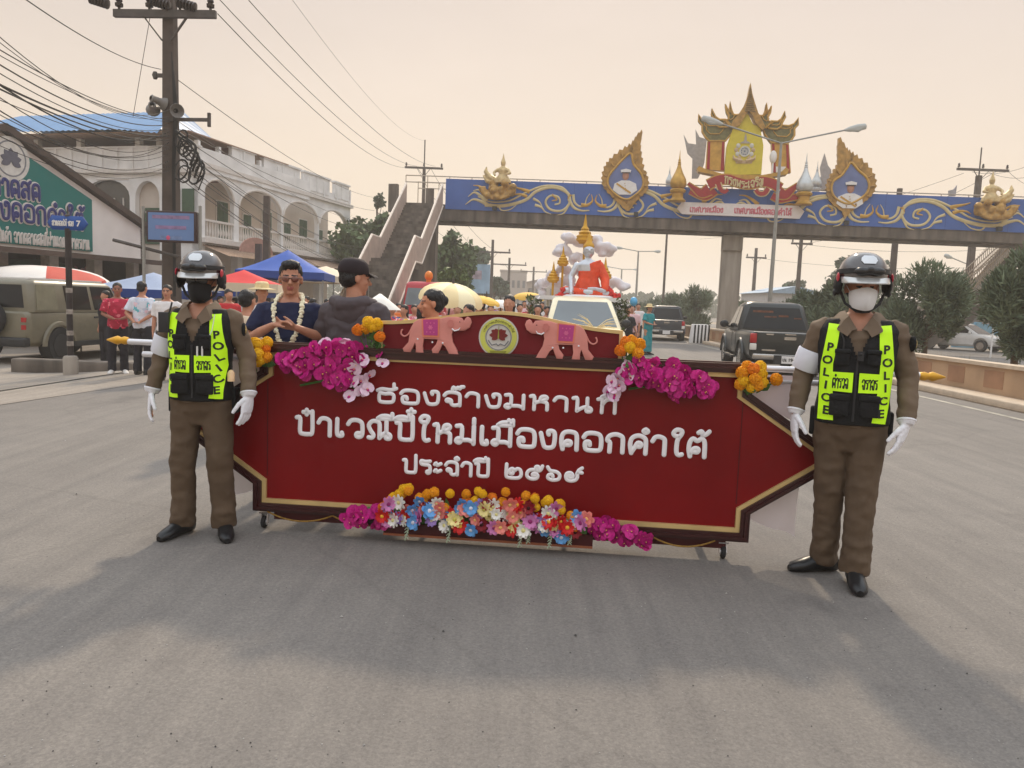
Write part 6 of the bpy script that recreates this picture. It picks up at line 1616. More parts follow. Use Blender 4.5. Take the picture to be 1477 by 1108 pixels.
    mb = MB(); mb.box((0, 2.56, .55), (1.5, .14, .26)); OB("front_bumper", bev(mb.mesh("t", False), .04, 2), paint, t)
    mb = MB(); mb.box((0, 2.56, .78), (.8, .05, .18)); mb.build("grille", plastic, t)
    mb = MB(); mb.box((0, 0, .38), (1.3, 4.6, .16)); mb.box((0, -1.42, .38), (1.4, .12, .12)); mb.build("chassis", plastic, t)
    return t
blackp = M("black car paint", lin(32, 36, 35), .3, var=.15, spec=.45, coat=.15)
greyp_ = M("grey car paint", lin(58, 62, 68), .3, var=.1, coat=.3)
hd = R(-11)
def put(px, pyb, Y): q = P(px, pyb, Y); return (q.x, Y, 0)
bk = pickup("pickup_truck", "black pickup truck seen from behind, its tailgate beside the officer in white mask", (6.9, 21.0, 0), R(-8), blackp, glassd, scale=1.04)
bp_ = [o for o in kids(bk) if o.name.startswith("bumper")][0]
mb = MB(); merge(mb, latin("1944", .10, .003), (-.04, -2.778, .405)); mb.build("plate_lettering", plastic, bp_); mb = MB(); thai(mb, "บน", -.16, -.07, .405, .06, -2.778, .006, n=4, k=2)
mb.build("plate_lettering", plastic, bp_)
cb = [o for o in kids(bk) if o.name.startswith("cab")][0]
for (x, z, w, h) in ((-.28, 1.50, .5, .09), (-.1, 1.38, .3, .06), (.22, 1.40, .24, .08), (.56, 1.36, .18, .05)):
    mb = MB(); mb.box((x, -.655 + (z - 1.2) * .31 - .022, z), (w, .004, h)); mb.build("window_sticker", M("faded orange sticker", lin(120, 76, 54), .6, var=.4, scale=14), cb)
pickup("pickup_truck", "dark grey pickup truck driving away far down the road left of the bridge pier", (8.0, 41, 0), R(-10), greyp_, glassd, scale=1.0)

# olive SUV, seen from its rear right corner
olive_p = M("olive grey car paint", lin(118, 112, 94), .38, var=.08, coat=.25)
q = P(75, 500, 16.9)
suv = thing("suv", "boxy olive green off road vehicle parked in front of the market", "car", (-11.05, 18.9, gz(-10.6, 18)), R(-6))
st = [(-2.28, .86, .48, .75, 1.12), (-2.2, .93, .40, .78, 1.16), (-1.3, .97, .38, .8, 1.17), (0, .97, .36, .8, 1.16), (1.2, .97, .38, .8, 1.14), (1.9, .95, .4, .78, 1.10), (2.25, .88, .42, .74, 1.02), (2.35, .8, .46, .7, .96)]
OB("body", lower(st, (-1.38, 1.45), .46), olive_p, suv)
cm, Lf = cabin((-2.2, 1.22, .94, 1.14), (-2.05, .72, .80, 1.84)); cb = OB("cabin", bev(cm.mesh("c", False), .03, 2, 30), olive_p, suv)
mb = MB(); mb.box((0, -.65, 1.872), (1.3, 2.5, .03)); mb.build("roof_panel", whitep, cb)
cab_window(Lf, 'b', .1, .9, .13, .87, .14, .84).build("rear_window", glassd, cb); cab_window(Lf, 'f', .06, .94, .09, .91, .06, .86).build("windscreen", glassd, cb)
for sd in 'lr':
    cab_window(Lf, sd, .04, .24, .05, .25, .08, .86).build("side_window", M("dusty olive glass", lin(120, 118, 100), .15, spec=.6), cb)
    cab_window(Lf, sd, .33, .58, .35, .64, .08, .86).build("side_window", glassd, cb); cab_window(Lf, sd, .62, .92, .68, .95, .08, .86).build("side_window", glassd, cb)
mb = MB(); mb.lathe([(.12, -.1), (.37, -.1), (.4, -.05), (.4, .08), (.36, .12), (.12, .14)], 28, (.05, -2.4, 1.0), Matrix.Rotation(PI / 2, 3, 'X')); sp = mb.build("spare_wheel", rubber, suv)
mb = MB(); mb.lathe([(.02, 0), (.3, 0), (.3, .03), (.02, .05)], 24, (.05, -2.53, 1.0), Matrix.Rotation(PI / 2, 3, 'X')); mb.build("spare_cover", olive_p, sp)
mb = MB(); mb.box((0, -2.3, .5), (1.8, .2, .2)); OB("bumper", bev(mb.mesh("b", False), .04, 2), plastic, suv)
mb = MB(); mb.box((0, 2.36, .55), (1.75, .2, .26)); OB("front_bumper", bev(mb.mesh("b", False), .04, 2), plastic, suv)
for s in (-1, 1):
    for z in (.82, .98): mb = MB(); mb.box((s * .80, -2.27, z), (.11, .04, .1)); mb.build("tail_lamp", redl, suv)
    mb = MB(); mb.box((s * .74, 2.36, .88), (.24, .05, .2)); mb.build("headlight", clearl, suv)
    for y in (-1.38, 1.45):
        wheel(suv, s * .86, y, .41, .27, plastic, 5)
        mb = MB(); n = 14
        mb.loft([[Vector((s * (.95 + dx), y + r * math.cos(PI * i / n), .40 + r * math.sin(PI * i / n))) for r, dx in ((.45, .0), (.46, .06), (.53, .055), (.55, 0))] for i in range(n + 1)], True); mb.build("wheel_arch", olive_p, suv)
    mb = MB()
    for y in (-.1, .95): mb.box((s * .978, y, 1.02), (.02, .17, .04))
    mb.build("door_handle", plastic, suv)
    mb = MB()
    for y in (-.98, .12, 1.12): mb.box((s * .976, y, .8), (.006, .014, .66))
    mb.build("door_seam", plastic, suv)
    mb = MB(); mb.box((s * .97, 0, .42), (.08, 1.9, .12)); mb.build("sill", plastic, suv)
    mb = MB(); mb.ell((s * 1.06, .98, 1.24), (.12, .07, .11), 10, 7); mb.build("wing_mirror", plastic, suv)

# white sedan beyond the planter wall
def sedan(label, loc, rz, paint):
    t = thing("parked_car", label, "car", loc, rz)
    st = [(-2.2, .75, .42, .62, .88), (-2.1, .84, .32, .65, .94), (-1.3, .87, .26, .66, .95), (0, .87, .24, .66, .92), (1.1, .87, .26, .64, .90), (1.8, .84, .3, .6, .80), (2.2, .72, .36, .54, .68)]
    OB("body", lower(st, (-1.3, 1.32), .36), paint, t)
    cm, Lf = cabin((-1.75, 1.15, .80, .90), (-.95, .25, .60, 1.43)); cb = OB("cabin", bev(cm.mesh("c", False), .03, 2, 30), paint, t)
    for sd, a in (('b', (.06, .94, .1, .9)), ('f', (.05, .95, .08, .92))): cab_window(Lf, sd, *a, .05, .86).build("windscreen", glassd, cb)
    for sd in 'lr':
        cab_window(Lf, sd, .12, .46, .1, .46, .08, .84).build("side_window", glassd, cb); cab_window(Lf, sd, .49, .92, .5, .92, .08, .84).build("side_window", glassd, cb)
    for s in (-1, 1):
        mb = MB(); mb.box((s * .60, 2.08, .66), (.34, .14, .14)); OB("headlight", bev(mb.mesh("l", False), .03, 2), clearl, t)
        mb = MB(); mb.box((s * .66, -2.16, .76), (.3, .1, .14)); mb.build("tail_lamp", redl, t)
        for y in (-1.3, 1.32): wheel(t, s * .77, y, .31, .2)
        mb = MB(); mb.ell((s * .93, .78, .98), (.1, .06, .08), 8, 6); mb.build("wing_mirror", paint, t)
    mb = MB(); mb.box((0, 2.2, .55), (.8, .08, .14)); mb.box((0, 2.2, .36), (1.0, .08, .1)); mb.build("grille", plastic, t)
    return t
whitec = M("white car paint", lin(226, 226, 224), .25, var=.04, coat=.4)
q = P(1386, 500, 41); sedan("white sedan facing the viewer beyond the planter wall on the right", (q.x + .3, 41.5, 0), R(180 + 35), whitec)

# red truck among the crowd left
q = P(618, 440, 31)
rt = thing("red_truck", "red and grey truck with big windscreen facing the viewer behind the cream parasol", "truck", (q.x, 31.5, 0), R(180 - 4))
redc = M("red truck paint", lin(180, 30, 46), .35, var=.1, coat=.3)
mb = MB(); mb.loft([sec(y, .88, .5, .9, 1.35) for y in (-2.4, 0, 1.1, 1.2)]); OB("body", bev(mb.mesh("b", False), .03), redc, rt)
cm, Lf = cabin((-.2, 1.2, .87, 1.33), (-.1, .95, .80, 2.25)); cb = OB("cab", bev(cm.mesh("c", False), .04, 2), redc, rt)
cab_window(Lf, 'f', .05, .95, .07, .93, .02, .74).build("windscreen", glassm, cb)
for sd in 'lr': cab_window(Lf, sd, .3, .9, .3, .9, .08, .8).build("side_window", glassm, cb)
for s in (-1, 1):
    mb = MB(); mb.box((s * .6, 1.22, .9), (.26, .06, .18)); mb.build("headlight", clearl, rt)
    for y in (-1.5, .6): wheel(rt, s * .78, y, .38, .24, steel)
mb = MB(); mb.box((0, 1.25, .58), (1.7, .16, .24)); mb.build("front_bumper", plastic, rt)
mb = MB(); mb.ell((.0, .4, 2.52), (.17, .17, .2), 12, 8); mb.lathe([(.1, 2.25), (.1, 2.36)], 10, (0, .4, 0)); mb.build("beacon", M("orange beacon", lin(236, 130, 30), .4), rt)

# ================================================================== FLOAT: CREAM PICKUP CARRYING A SEATED STATUE
creamp = M("cream white car paint", lin(244, 232, 196), .3, var=.04, coat=.3)
q = P(846, 470, 17.0)
fl = pickup("float_truck", "cream white pickup facing the viewer that carries the seated statue float", (q.x + .05, 19.4, 0), R(180), creamp, glassm, scale=1.0)
for s in (-1, 1): pass
straw = M("dried straw plumes", lin(232, 214, 170), .8, var=.15)
t = thing("straw_plumes", "spray of pale dried straw plumes lying on the cream pickup's bonnet", "plumes", (q.x + .25, 17.6, 1.03))
rr = random.Random(3)
for i in range(26):
    a = rr.choice((rr.uniform(-2.9, -2.2), rr.uniform(-.9, -.1))); L = rr.uniform(.3, .62); d = Vector((math.cos(a), -.2, abs(math.sin(a)) * .75)).normalized()
    mb = MB(); mb.tube([(0, 0, 0), d * L * .5 + Vector((0, 0, .03)), d * L + Vector((0, 0, -.05))], [.006, .02, .003], 5, flat=.5)
    if i < 16: mb.build("plume", straw, t)
FZ = 1.78
cx, cy = q.x + .0, 20.15
plat = thing("float_platform", "float platform over the cream pickup with white cloud backdrop and gilded spires", "float", (cx, cy, 0))
mb = MB(); mb.box((0, .2, FZ - .06), (2.1, 1.9, .1))
for a in (-1, 1):
    for b in (-.6, 1.0): mb.box((a * .7, b, 1.35), (.06, .06, .8))
mb.build("deck", whitep, plat)
cloud = M("white cotton cloud", lin(224, 220, 224), .95, var=.06, scale=3, bump=.5, bscale=12)
def S2(px, py, y=0): p = P(px, py, cy + y); return Vector((p.x - cx, y, p.z))
mb = MB()
for (px, py, rx) in ((838, 350, .22), (815, 358, .20), (868, 355, .2), (880, 362, .16), (806, 366, .15), (825, 345, .2), (856, 343, .2), (828, 375, .2), (870, 368, .14), (845, 385, .3), (812, 388, .18), (800, 395, .16), (795, 402, .15), (802, 412, .2), (784, 412, .18), (778, 420, .14), (818, 405, .2), (890, 408, .18), (900, 416, .16), (880, 412, .15), (826, 420, .2), (868, 420, .2)):
    for k in range(3):
        p = S2(px, py, .75) + Vector((rr.uniform(-.12, .12), rr.uniform(-.15, .15), rr.uniform(-.08, .08))); mb.ell(p, (rx * rr.uniform(.7, 1), rx * .6, rx * rr.uniform(.55, .8)), 10, 7)
me = remesh(mb, .045, 2); wrinkle(me, .02, (9, 9, 9), 2); OB("cloud_backdrop", me, cloud, plat)
for px, yt, yb, s_ in ((845, 309, 352, 1.35), (813, 355, 384, 1), (799, 377, 408, 1), (874, 371, 405, 1)):
    a, b = S2(px, yt, .35), S2(px, yb, .35); h = a.z - b.z
    mb = MB(); mb.lathe([(.19 * h, 0), (.22 * h, .06 * h), (.30 * h, .12 * h), (.27 * h, .2 * h), (.29 * h, .26 * h), (.20 * h, .32 * h), (.22 * h, .38 * h), (.13 * h, .46 * h), (.14 * h, .5 * h), (.07 * h, .6 * h), (.05 * h, .75 * h), (.008 * h, h)], 12, (a.x, .35, b.z))
    mb.tube([(a.x, .35, FZ), (a.x, .35, b.z + .02)], .03, 6); mb.build("gilded_spire", M("gilt spire", lin(200, 150, 40), .4, metal=.3, var=.15), plat)
for sd_ in (((805, 425), (812, 418), (816, 428)), ((884, 424), (878, 416), (890, 428), (872, 426))):
  mb = MB()
  for px, py in sd_:
    p = S2(px, py, -.3)
    for k in range(5): mb.ell(p + Vector((rr.uniform(-.09, .09), rr.uniform(-.06, .06), rr.uniform(-.05, .05))), (.06, .06, .05), 8, 6)
  OB("red_garland", remesh(mb, .02, 1), M("red flower garland", lin(198, 44, 34), .7, var=.3, scale=10), plat)
# green side garlands
mb = MB()
for i in range(900):
    s = rr.choice((-1, 1)); z = rr.uniform(.9, 1.75); p = Vector((s * (1.0 + rr.uniform(-.12, .28)), rr.uniform(-.9, .9), z)); d = Vector((rr.uniform(-1, 1), rr.uniform(-1, 1), rr.uniform(-1, 1))).normalized(); sd_ = d.cross(Vector((.3, .5, .8))).normalized()
    mb.add([p - d * .07, p + sd_ * .03, p + d * .07, p - sd_ * .03], [(0, 1, 2, 3)], 0 if rr.random() < .8 else 1)
o = mb.build("leaf_garland", [M("garland leaves", (.09, .12, .04), .7, var=.5), cloud], plat, smooth=False); o['kind'] = 'stuff'
# statue
sb = S2(846, 424, -.05); sh = S2(846, 343, 0).z - sb.z
stt = thing("seated_statue", "silver seated statue in orange robe on top of the cream pickup", "statue", (cx + sb.x, cy - .1, FZ))
k = sh / 1.02
silvm = M("silver statue skin", lin(196, 200, 206), .3, metal=.5, var=.08)
mb = MB()
T = lambda rings: mb.loft([[Vector((x0 + rx * math.cos(2 * PI * j / 14), y0 + ry * math.sin(2 * PI * j / 14), z)) * k for j in range(14)] for x0, y0, rx, ry, z in rings])
T([(0, 0, .24, .17, .04), (0, 0, .21, .14, .2), (0, 0, .16, .11, .34), (0, 0, .19, .12, .48), (0, 0, .22, .11, .58), (0, .0, .13, .08, .65), (0, 0, .055, .055, .69), (0, 0, .055, .055, .74)])
mb.ell(Vector((0, -.015, .83)) * k, (.10 * k, .11 * k, .13 * k), 14, 10); mb.ell(Vector((0, 0, .96)) * k, (.05 * k, .05 * k, .06 * k), 10, 7)
mb.ell(Vector((0, -.128, .82)) * k, (.018 * k, .022 * k, .036 * k), 8, 6); mb.ell(Vector((0, -.115, .765)) * k, (.035 * k, .015 * k, .012 * k), 8, 6); mb.ell(Vector((-.04, -.112, .862)) * k, (.03 * k, .014 * k, .010 * k), 8, 6); mb.ell(Vector((.04, -.112, .862)) * k, (.03 * k, .014 * k, .010 * k), 8, 6)
for s in (-1, 1):
    mb.tube([Vector(p) * k for p in ((s * .2, 0, .56), (s * .31, -.04, .34), (s * .30, -.2, .12))], [.07 * k, .058 * k, .04 * k], 10, round_=True)
    mb.tube([Vector(p) * k for p in ((s * .12, .02, .07), (s * .40, -.10, .08), (s * -.05, -.24, .08))], [.11 * k, .09 * k, .05 * k], 10, round_=True)
    mb.ell(Vector((s * .092, 0, .81)) * k, (.012 * k, .02 * k, .05 * k), 8, 6)
mb.tube([Vector(p) * k for p in ((-.30, -.2, .12), (-.31, -.26, .06), (-.30, -.27, -.02))], [.035 * k, .03 * k, .02 * k], 8, round_=True)
mb.tube([Vector(p) * k for p in ((.30, -.2, .12), (.12, -.25, .15), (.0, -.26, .15))], [.035 * k, .03 * k, .02 * k], 8, round_=True)
OB("statue_body", remesh(mb, .016, 2), silvm, stt)
mb = MB(); T([(.01, -.005, .255, .185, .03), (.01, -.005, .23, .16, .2), (.015, -.005, .18, .13, .34), (.02, -.005, .205, .14, .46)])
mb.loft([[Vector((.10 + .13 * math.cos(2 * PI * j / 14), -.005 + .13 * math.sin(2 * PI * j / 14), z + .05 * math.cos(2 * PI * j / 14))) * k for j in range(14)] for z in (.44, .56, .63)])
mb.tube([Vector(p) * k for p in ((.2, 0, .58), (.32, -.04, .34), (.31, -.17, .16))], [.085 * k, .085 * k, .07 * k], 10, round_=True)
for s in (-1, 1): mb.tube([Vector(p) * k for p in ((s * .12, .02, .07), (s * .40, -.10, .08), (s * .05, -.22, .07))], [.12 * k, .10 * k, .06 * k], 10, round_=True)
me = remesh(mb, .016, 2); wrinkle(me, .012, (12, 12, 5), 3); OB("orange_robe", me, M("orange robe cloth", lin(224, 78, 40), .7, var=.18, scale=4), stt)
mb = MB(); mb.lathe([(.0, .885), (.10, .885), (.104, .91), (.09, .95), (.06, .99), (.045, 1.04), (.03, 1.1), (.0, 1.16)], 14); mb.v = [tuple(Vector(v) * k) for v in mb.v]; mb.build("crown", M("gilt spire", None), stt)
mb = MB(); mb.lathe([(.5, -.02), (.52, 0), (.46, .03), (.3, .03)], 20); mb.v = [(v[0] * k, v[1] * k * .8, v[2] * k) for v in mb.v]; mb.build("lotus_base", whitep, stt)

# ================================================================== PEOPLE
skin_t = M("tan skin", lin(186, 132, 106), .5, var=.07, scale=20, spec=.35)
skin_d = M("brown skin", lin(150, 100, 80), .5, var=.07, scale=20, spec=.35)
hairm = M("black hair", (.012, .010, .010), .45, var=.4, scale=30, bump=.4, bscale=120)
lipm = M("lips", lin(168, 96, 88), .5)
glovem = M("white cotton glove", lin(232, 232, 238), .85, var=.05, scale=40, bump=.15, bscale=90)
khaki = M("khaki brown uniform shirt", lin(108, 91, 74), .8, var=.14, scale=5, bump=.12, bscale=30)
khakit = M("khaki brown uniform trousers", lin(92, 75, 58), .8, var=.14, scale=5, bump=.12, bscale=30)
shoeb = M("black leather shoe", (.012, .012, .013), .32, var=.2)
vestm = M("black police vest", (.009, .009, .010), .85, var=.3, scale=20, bump=.25, bscale=70)
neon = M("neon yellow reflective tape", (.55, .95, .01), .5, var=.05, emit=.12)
inkm = M("black print", (.02, .022, .02), .7)
V3 = Vector
def hand(mb, w, d, n, s, curl=.5, sc=1.0, thumb=.6, spread=.05, fat=1.0):
    """palm from wrist w along d; n = palm normal (fingers curl towards it), s = thumb side; five jointed fingers"""
    d, n, s = V3(d).normalized(), V3(n).normalized(), V3(s).normalized()
    rings = []
    for t, wd, th in ((-.02, .024, .02), (.0, .027, .02), (.03, .036, .018), (.065, .041, .016), (.092, .040, .013), (.1, .034, .008)):
        c = w + d * t * sc
        rings.append([c + (s * math.cos(2 * PI * k / 12) * wd + n * math.sin(2 * PI * k / 12) * th) * sc * fat for k in range(12)])
    mb.loft(rings)
    for off, L, r in ((.030, .066, .0088), (.010, .074, .0092), (-.011, .069, .0088), (-.030, .054, .0078)):
        p = w + (d * .088 + s * off) * sc; dirv = (d + s * (off * spread * 20)).normalized(); pts = [p]; a = curl * .45
        for k, f in enumerate((.45, .32, .23)):
            dirv = (dirv * math.cos(a) + n * math.sin(a)).normalized(); p = p + dirv * L * f * sc * 1.05; pts.append(p); a = curl * (.75 + .15 * k)
        mb.tube(pts, [r * sc * fat * q for q in (1.08, 1.0, .94, .82)], 8, round_=True)
    p = w + (d * .022 + s * .026 + n * .004) * sc; d1 = (d * .65 + s * thumb + n * .35).normalized(); d2 = (d * .9 + s * thumb * .25 + n * .45).normalized()
    mb.tube([p, p + d1 * .036 * sc, p + d1 * .036 * sc + d2 * .03 * sc, p + d1 * .036 * sc + d2 * .053 * sc], [r * sc * fat for r in (.0135, .0115, .0105, .009)], 8, round_=True)
def hmat(c, yaw, pitch=0, roll=0):
    return Matrix.Translation(c) @ Matrix.Rotation(R(yaw), 4, 'Z') @ Matrix.Rotation(R(roll), 4, 'Y') @ Matrix.Rotation(R(pitch), 4, 'X')
def head_mb(mb, Hm, s=1.0):
    rot = Hm.to_3x3()
    e = lambda c, r, nu=14, nv=9: mb.ell(Hm @ (V3(c) * s), [q * s for q in r], nu, nv, rot)
    e((0, .014, .032), (.077, .095, .088)); e((0, -.016, -.03), (.064, .076, .085)); e((0, -.062, -.094), (.027, .022, .019)); e((0, -.01, -.07), (.057, .06, .05))
    mb.tube([Hm @ (V3(p) * s) for p in ((0, -.086, .018), (0, -.099, -.006), (0, -.111, -.026))], [.008 * s, .010 * s, .014 * s], 8, round_=True)
    for k in (-1, 1):
        e((k * .0135, -.098, -.030), (.009, .010, .008), 8, 6); e((k * .032, -.079, .024), (.026, .012, .008), 8, 6); e((k * .040, -.060, -.022), (.024, .02, .02), 10, 7)
        e((k * .031, -.074, .004), (.014, .010, .009), 8, 6)
        e((k * .079, .012, -.006), (.010, .021, .032), 8, 7)
    e((0, -.087, -.056), (.023, .010, .006), 8, 5); e((0, -.084, -.068), (.02, .010, .007), 8, 5)
def face_fn(Hm, s):
    inv = Hm.inverted()
    def f(c):
        p = (inv @ c) / s
        if p.y < -.05:
            for k in (-1, 1):
                if abs(p.x - k * .031) < .021 and abs(p.z - .029 - .0) < .0055: return 1
                if ((p.x - k * .031) / .013) ** 2 + ((p.z - .004) / .006) ** 2 < 1: return 1
            if abs(p.x) < .024 and -.076 < p.z < -.052 and p.y < -.078: return 2
        return 0
    return f
def hair_mb(mb, Hm, s, kind):
    rot = Hm.to_3x3(); e = lambda c, r, nu=16, nv=11: mb.ell(Hm @ (V3(c) * s), [q * s for q in r], nu, nv, rot)
    e((0, .028, .052), (.084, .098, .084))
    if kind == 'short': e((0, .05, .0), (.081, .07, .07))
    if kind == 'quiff': e((0, .05, .0), (.081, .068, .07)); e((0, -.035, .105), (.066, .055, .036))
    if kind == 'bun': e((0, .05, .0), (.082, .07, .075)); e((0, .115, .03), (.045, .04, .045)); e((0, .06, .08), (.055, .055, .045))
    if kind == 'long': e((0, .05, -.03), (.088, .075, .12)); e((0, .07, -.16), (.085, .05, .13))
TOR = [(.86, .150, .105, 0), (.93, .162, .115, .0), (1.02, .152, .112, -.004), (1.10, .150, .112, -.006), (1.20, .162, .116, -.006), (1.30, .176, .116, -.004), (1.38, .176, .104, .002), (1.435, .135, .082, .008), (1.47, .075, .065, .012)]
def torso(mb, s, grow=0.0, belly=0.0, z0=.0, z1=9, lean=0.0, wide=1.0):
    rings = []
    for z, rx, ry, y in TOR:
        if z < z0 or z > z1: continue
        b = belly * math.exp(-((z - 1.05) / .14) ** 2)
        sh = lean * (z - .9)
        rings.append([V3((((rx * wide + grow) * math.copysign(abs(math.cos(t)) ** .85, math.cos(t))), y - b * .6 + sh + (ry + grow + b * .5) * math.copysign(abs(math.sin(t)) ** .9, math.sin(t)), z)) * s for t in [2 * PI * k / 24 for k in range(24)]])
    mb.loft(rings)
DEF = dict(sh=((-.178, .005, 1.39), (.178, .005, 1.39)), el=((-.225, .025, 1.12), (.225, .025, 1.12)), wr=((-.235, -.03, .885), (.235, -.03, .885)),
           hd=((0, -.12, -1), (0, -.12, -1)), hn=((1, 0, 0), (-1, 0, 0)), hs=((0, -1, 0), (0, -1, 0)), hip=((-.088, 0, .88), (.088, 0, .88)), kn=((-.10, -.012, .49), (.10, -.012, .49)), an=((-.105, .02, .09), (.105, .02, .09)), toe=((-.22, -1, 0), (.22, -1, 0)),
           curl=.45, belly=0, lean=0, yaw=0, pitch=0, roll=0, hx=0, hy=0, wide=1.0)
def figure(h=1.7, vox=.008, sleeve='long', hairk='short', fingers=True, face=True, legs=True, pants='long', slack=1.0, wr_amp=.006, seed=1, hem=.84, crotch=.78, **kw):
    """-> dict of meshes in the person's own frame, feet on z=0, facing -y"""
    J = dict(DEF); J.update(kw); s = h / 1.72; out = {}
    v = lambda p: V3(p) * s
    Hc = v((J['hx'], -.012 + J['lean'] * .62 + J['hy'], 1.605)); Hm = hmat(Hc, J['yaw'], J['pitch'], J['roll']); out['H'] = Hm; out['s'] = s
    mb = MB(); torso(mb, s, -.012, J['belly'], lean=J['lean'], wide=J['wide'])
    mb.tube([v((0, .015 + J['lean'] * .5, 1.42)), v((J['hx'] * .5, .008 + J['lean'] * .55, 1.48)), Hm @ (V3((0, .012, -.05)) * s)], [.062 * s, .056 * s, .054 * s], 12)
    head_mb(mb, Hm, s)
    for i in (0, 1):
        sg = -1 if i == 0 else 1
        mb.tube([v(J['sh'][i]) * .9 + v((0, 0, .135)), v(J['sh'][i]), (v(J['sh'][i]) + v(J['el'][i])) / 2, v(J['el'][i]), v(J['el'][i]) * .55 + v(J['wr'][i]) * .45, v(J['wr'][i])], [q * s for q in (.05, .052, .046, .038, .037, .025)], 12, round_=True)
        if fingers: hand(mb, v(J['wr'][i]), J['hd'][i], J['hn'][i], J['hs'][i], J['curl'], s * .98)
        else:
            d = V3(J['hd'][i]).normalized(); mb.tube([v(J['wr'][i]), v(J['wr'][i]) + d * .06 * s, v(J['wr'][i]) + d * .13 * s, v(J['wr'][i]) + d * .17 * s], [q * s for q in (.027, .042, .036, .018)], 8, flat=.5, round_=True); q0 = v(J['wr'][i]) + d * .04 * s; mb.tube([q0, q0 + (V3(J['hs'][i]) * .6 + d).normalized() * .07 * s], [.014 * s, .01 * s], 6, round_=True)
        mb.tube([v(J['hip'][i]), (v(J['hip'][i]) + v(J['kn'][i])) / 2, v(J['kn'][i]), v(J['kn'][i]) * .6 + v(J['an'][i]) * .4, v(J['an'][i])], [q * s for q in (.092, .078, .055, .056, .036)], 12, round_=True)
        t = V3(J['toe'][i]).normalized(); a = v(J['an'][i]); mb.tube([a, a + t * .05 * s + V3((0, 0, -.045 * s)), a + t * .13 * s + V3((0, 0, -.065 * s))], [.034 * s, .024 * s, .014 * s], 8, round_=True)
    me = remesh(mb, vox, 3)
    if face: facecol(me, face_fn(Hm, s))
    out['body'] = me
    mb = MB(); torso(mb, s, .014 * slack, J['belly'], z0=hem, z1=1.46, lean=J['lean'], wide=J['wide'])
    for i in (0, 1):
        S_, E_, W_ = v(J['sh'][i]), v(J['el'][i]), v(J['wr'][i])
        top = S_ * .80 + v((0, 0, .30))
        if sleeve == 'long': mb.tube([top, S_ + v((0, 0, -.008)), (S_ + E_) / 2, E_, E_ * .5 + W_ * .5, E_ * .06 + W_ * .94], [q * s * (.7 + .3 * slack) for q in (.040, .063, .057, .051, .048, .044)], 14, round_=False)
        elif sleeve == 'short': mb.tube([top, S_ + v((0, 0, -.008)), S_ * .5 + E_ * .5, S_ * .18 + E_ * .82], [q * s * (.7 + .3 * slack) for q in (.040, .067, .067, .070)], 14)
        else: mb.tube([top, S_, S_ * .8 + E_ * .2], [.05 * s, .066 * s, .064 * s], 12)
    me = remesh(mb, vox * 1.1, 3); wrinkle(me, wr_amp * s * 1.35, (6.5, 6.5, 10), seed); out['shirt'] = me
    if legs:
        mb = MB(); rings = []
        mb.loft([[V3((rx * math.cos(t), .0 + ry * math.sin(t) + J['lean'] * .0, z)) * s for t in [2 * PI * k / 20 for k in range(20)]] for z, rx, ry in ((crotch, .13, .085), (.82, .168, .122), (.90, .172, .126), (.97, .160, .118))])
        for i in (0, 1):
            H_, K_, A_ = v(J['hip'][i]), v(J['kn'][i]), v(J['an'][i])
            if pants == 'long': mb.tube([H_ + v((0, 0, .03)), H_ * .75 + K_ * .25, H_ * .4 + K_ * .6, K_, K_ * .5 + A_ * .5, A_ * .97 + K_ * .03 + v((0, -.008, -.04))], [q * s for q in (.102, .099, .087, .079, .073, .076)], 16)
            elif pants == 'skirt': pass
        if pants == 'skirt': mb.loft([[V3((rx * math.cos(t), ry * math.sin(t), z)) * s for t in [2 * PI * k / 20 for k in range(20)]] for z, rx, ry in ((.12, .17, .15), (.5, .17, .14), (.85, .168, .122))])
        me = remesh(mb, vox * 1.1, 3)
        hz = lambda p: 1.0 + 1.2 * math.exp(-((p[2] / s - .16) / .10) ** 2) + .5 * math.exp(-((p[2] / s - .5) / .08) ** 2)
        wrinkle(me, wr_amp * s, (8, 8, 8.5), seed + 5, hz); out['trousers'] = me
        out['shoes'] = []
        for i in (0, 1):
            t = V3(J['toe'][i]).normalized(); a = v(J['an'][i]); sd_ = V3((-t.y, t.x, 0)); g = V3((a.x, a.y, 0)); sm = MB(); rr_ = []
            for u, w, hh in ((-.082, .018, .07), (-.072, .034, .10), (-.03, .042, .125), (.03, .044, .118), (.085, .049, .088), (.14, .050, .068), (.185, .040, .054), (.205, .018, .036)):
                c = g + t * u * s * 1.02; rr_.append([c + sd_ * w * s * math.cos(q) + V3((0, 0, max(.004, hh * s * .5 + hh * s * .5 * math.sin(q)))) for q in [2 * PI * k / 14 for k in range(14)]])
            sm.loft(rr_); out['shoes'].append(sm)
    if hairk:
        mb = MB(); hair_mb(mb, Hm, s, hairk); me = remesh(mb, min(vox * 1.1, .012), 2); wrinkle(me, .0075, (42, 42, 18), seed + 2); out['hair'] = me
    return out
def dress(t, F, shirt, trousers=None, shoes=shoeb, skin=skin_t, hair=hairm, names=('shirt', 'trousers')):
    OB("body", F['body'], [skin, hairm, lipm], t)
    sh = OB(names[0], F['shirt'], shirt, t)
    if trousers and 'trousers' in F: OB(names[1], F['trousers'], trousers, t)
    if 'shoes' in F and shoes:
        for m in F['shoes']:
            o = m.build("shoe", shoes, t); z0 = min(v[2] for v in m.v)
            sl = MB(); xs_ = [v for v in m.v if v[2] < .02]
    if 'hair' in F: OB("hair", F['hair'], hair, t)
    return sh
def bvh_of(me): return BVHTree.FromPolygons([v.co for v in me.vertices], [tuple(p.vertices) for p in me.polygons])
